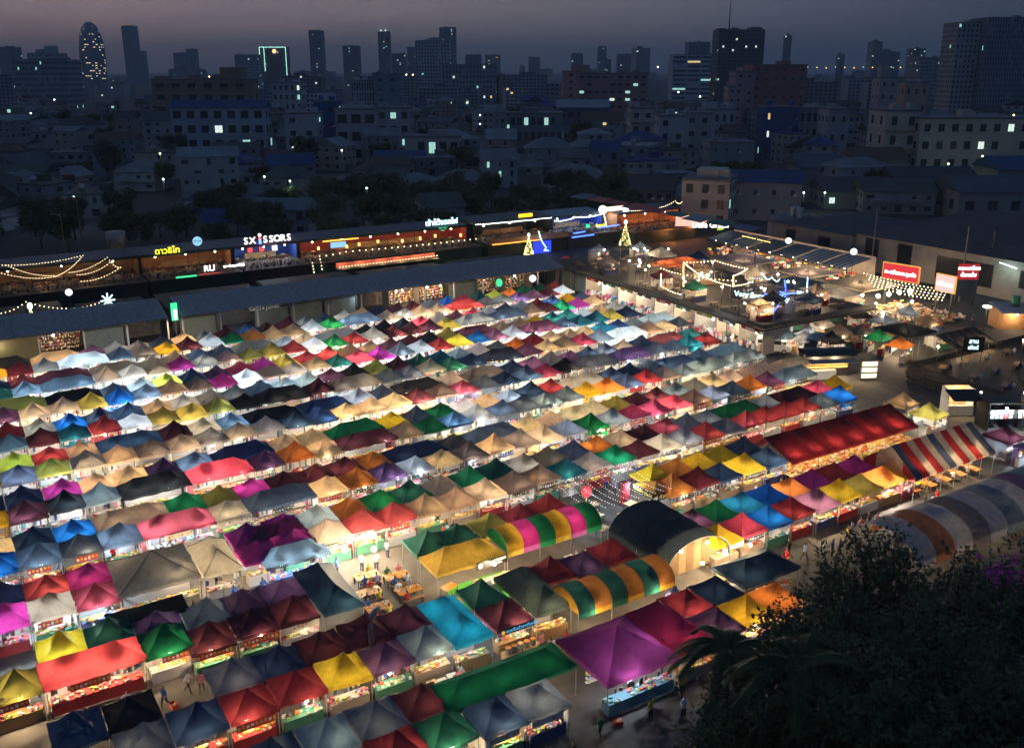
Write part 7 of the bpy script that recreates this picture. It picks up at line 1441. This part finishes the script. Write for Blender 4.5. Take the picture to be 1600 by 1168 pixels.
near_tree(1270, 1010, 7.5, .85, 2, 'dark foreground tree beside the bright yellow canopy'); near_tree(1400, 1060, 9.0, .9, 3, 'dark foreground tree low in the clump before the broad one'); near_tree(1540, 1090, 9.5, 1.15, 1, 'dark foreground tree at the bottom corner'); near_tree(1290, 1130, 9.0, .95, 1, 'dark foreground tree at the bottom edge behind the palm'); near_tree(1420, 1160, 9.5, 1.0, 2, 'lowest dark foreground tree at the bottom edge'); near_tree(1160, 1150, 8.0, .8, 0, 'small dark foreground tree under the palm fronds')
p = at(1572, 892, 13.0); m = MB(); r = random.Random(3); t = thing('bougainvillea', 'spray of magenta bougainvillea flowers in the foreground trees', 'flowers', tuple(p))
for i in range(110):
    c = Vector((r.gauss(0, .7), r.gauss(0, .7), r.gauss(0, .4))); s = .16 * r.uniform(.7, 1.3); u = Vector((r.uniform(-1, 1), r.uniform(-1, 1), r.uniform(-.3, 1))).normalized(); w = u.cross(Vector((0, .3, 1))).normalized(); m.add([c - u * s, c + w * s * .6, c + u * s, c - w * s * .6], [(0, 1, 2, 3)])
tag(m.build('petals', BGV, t), kind='stuff'); m = MB()
for k in range(9): m.tube([(0, 0, -1.5), (r.uniform(-.3, .3), r.uniform(-.3, .3), -.7), (r.uniform(-.8, .8), r.uniform(-.8, .8), r.uniform(-.2, .4))], .02, 4)
m.build('stems', BARK, t)
def palm(px_, py_, z, label, n=11, L=3.6, seed=1):
    p = at(px_, py_, z); t = thing('palm_tree', label, 'palm', (p.x, p.y, 0)); r = random.Random(seed); m = MB(); m.smooth = True; m.tube([(0, 0, 0), (.15, .1, z * .5), (0, 0, z)], .16, 8, 0, None, .12); m.build('trunk', BARK, t)
    for k in range(n):
        a = 6.28 * k / n + r.uniform(-.2, .2); up = r.uniform(.35, 1.1); m = MB(); P = []
        for i in range(12): f = i / 11; P.append(Vector((math.cos(a) * L * f, math.sin(a) * L * f, z + L * (up * f - (up * .55 + .45) * f * f * 1.25))))
        m.tube(P, .035, 4, 0, None, .01)
        for i in range(1, 12):
            d = (P[i] - P[i - 1]).normalized(); sd = d.cross(Vector((0, 0, 1))).normalized()
            for s in (-1, 1):
                for h in (0, .2, .4, .6, .8): b0 = P[i - 1] + (P[i] - P[i - 1]) * h; l = .75 * (1 - .55 * abs(i / 11 - .4)); tip = b0 + (sd * s * .8 + d * .65 + Vector((0, 0, -.35))) * l; m.add([b0 - d * .03, b0 + d * .10, tip], [(0, 1, 2)])
        m.build('frond', LF1 if k % 3 else LF2, t)
    return t
palm(1140, 1015, 9.0, 'feathery palm whose fronds reach over the dusky purple canopy', 14, 3.2, 4); palm(1250, 1040, 11.0, 'palm with upright green fronds among the foreground trees', 10, 3.6, 9)

# ------------------------------------------------------------------ dusk haze over the whole scene
HZ = True
if HZ:
    m = MB(); m.box((0, 0, 119.5), (18400, 18400, 241)); o = m.build('haze', [])
    hm = bpy.data.materials.new('dusk_haze'); hm.use_nodes = True; t = hm.node_tree; t.nodes.clear(); ou = t.nodes.new('ShaderNodeOutputMaterial'); pv = t.nodes.new('ShaderNodeVolumePrincipled')
    pv.inputs['Color'].default_value = (.76, .88, 1.0, 1); pv.inputs['Density'].default_value = 0.00017; pv.inputs['Anisotropy'].default_value = 0.2
    t.links.new(pv.outputs[0], ou.inputs['Volume']); o.data.materials.append(hm); tag(o, 'thin dusk haze over the city', None, None, 'stuff')
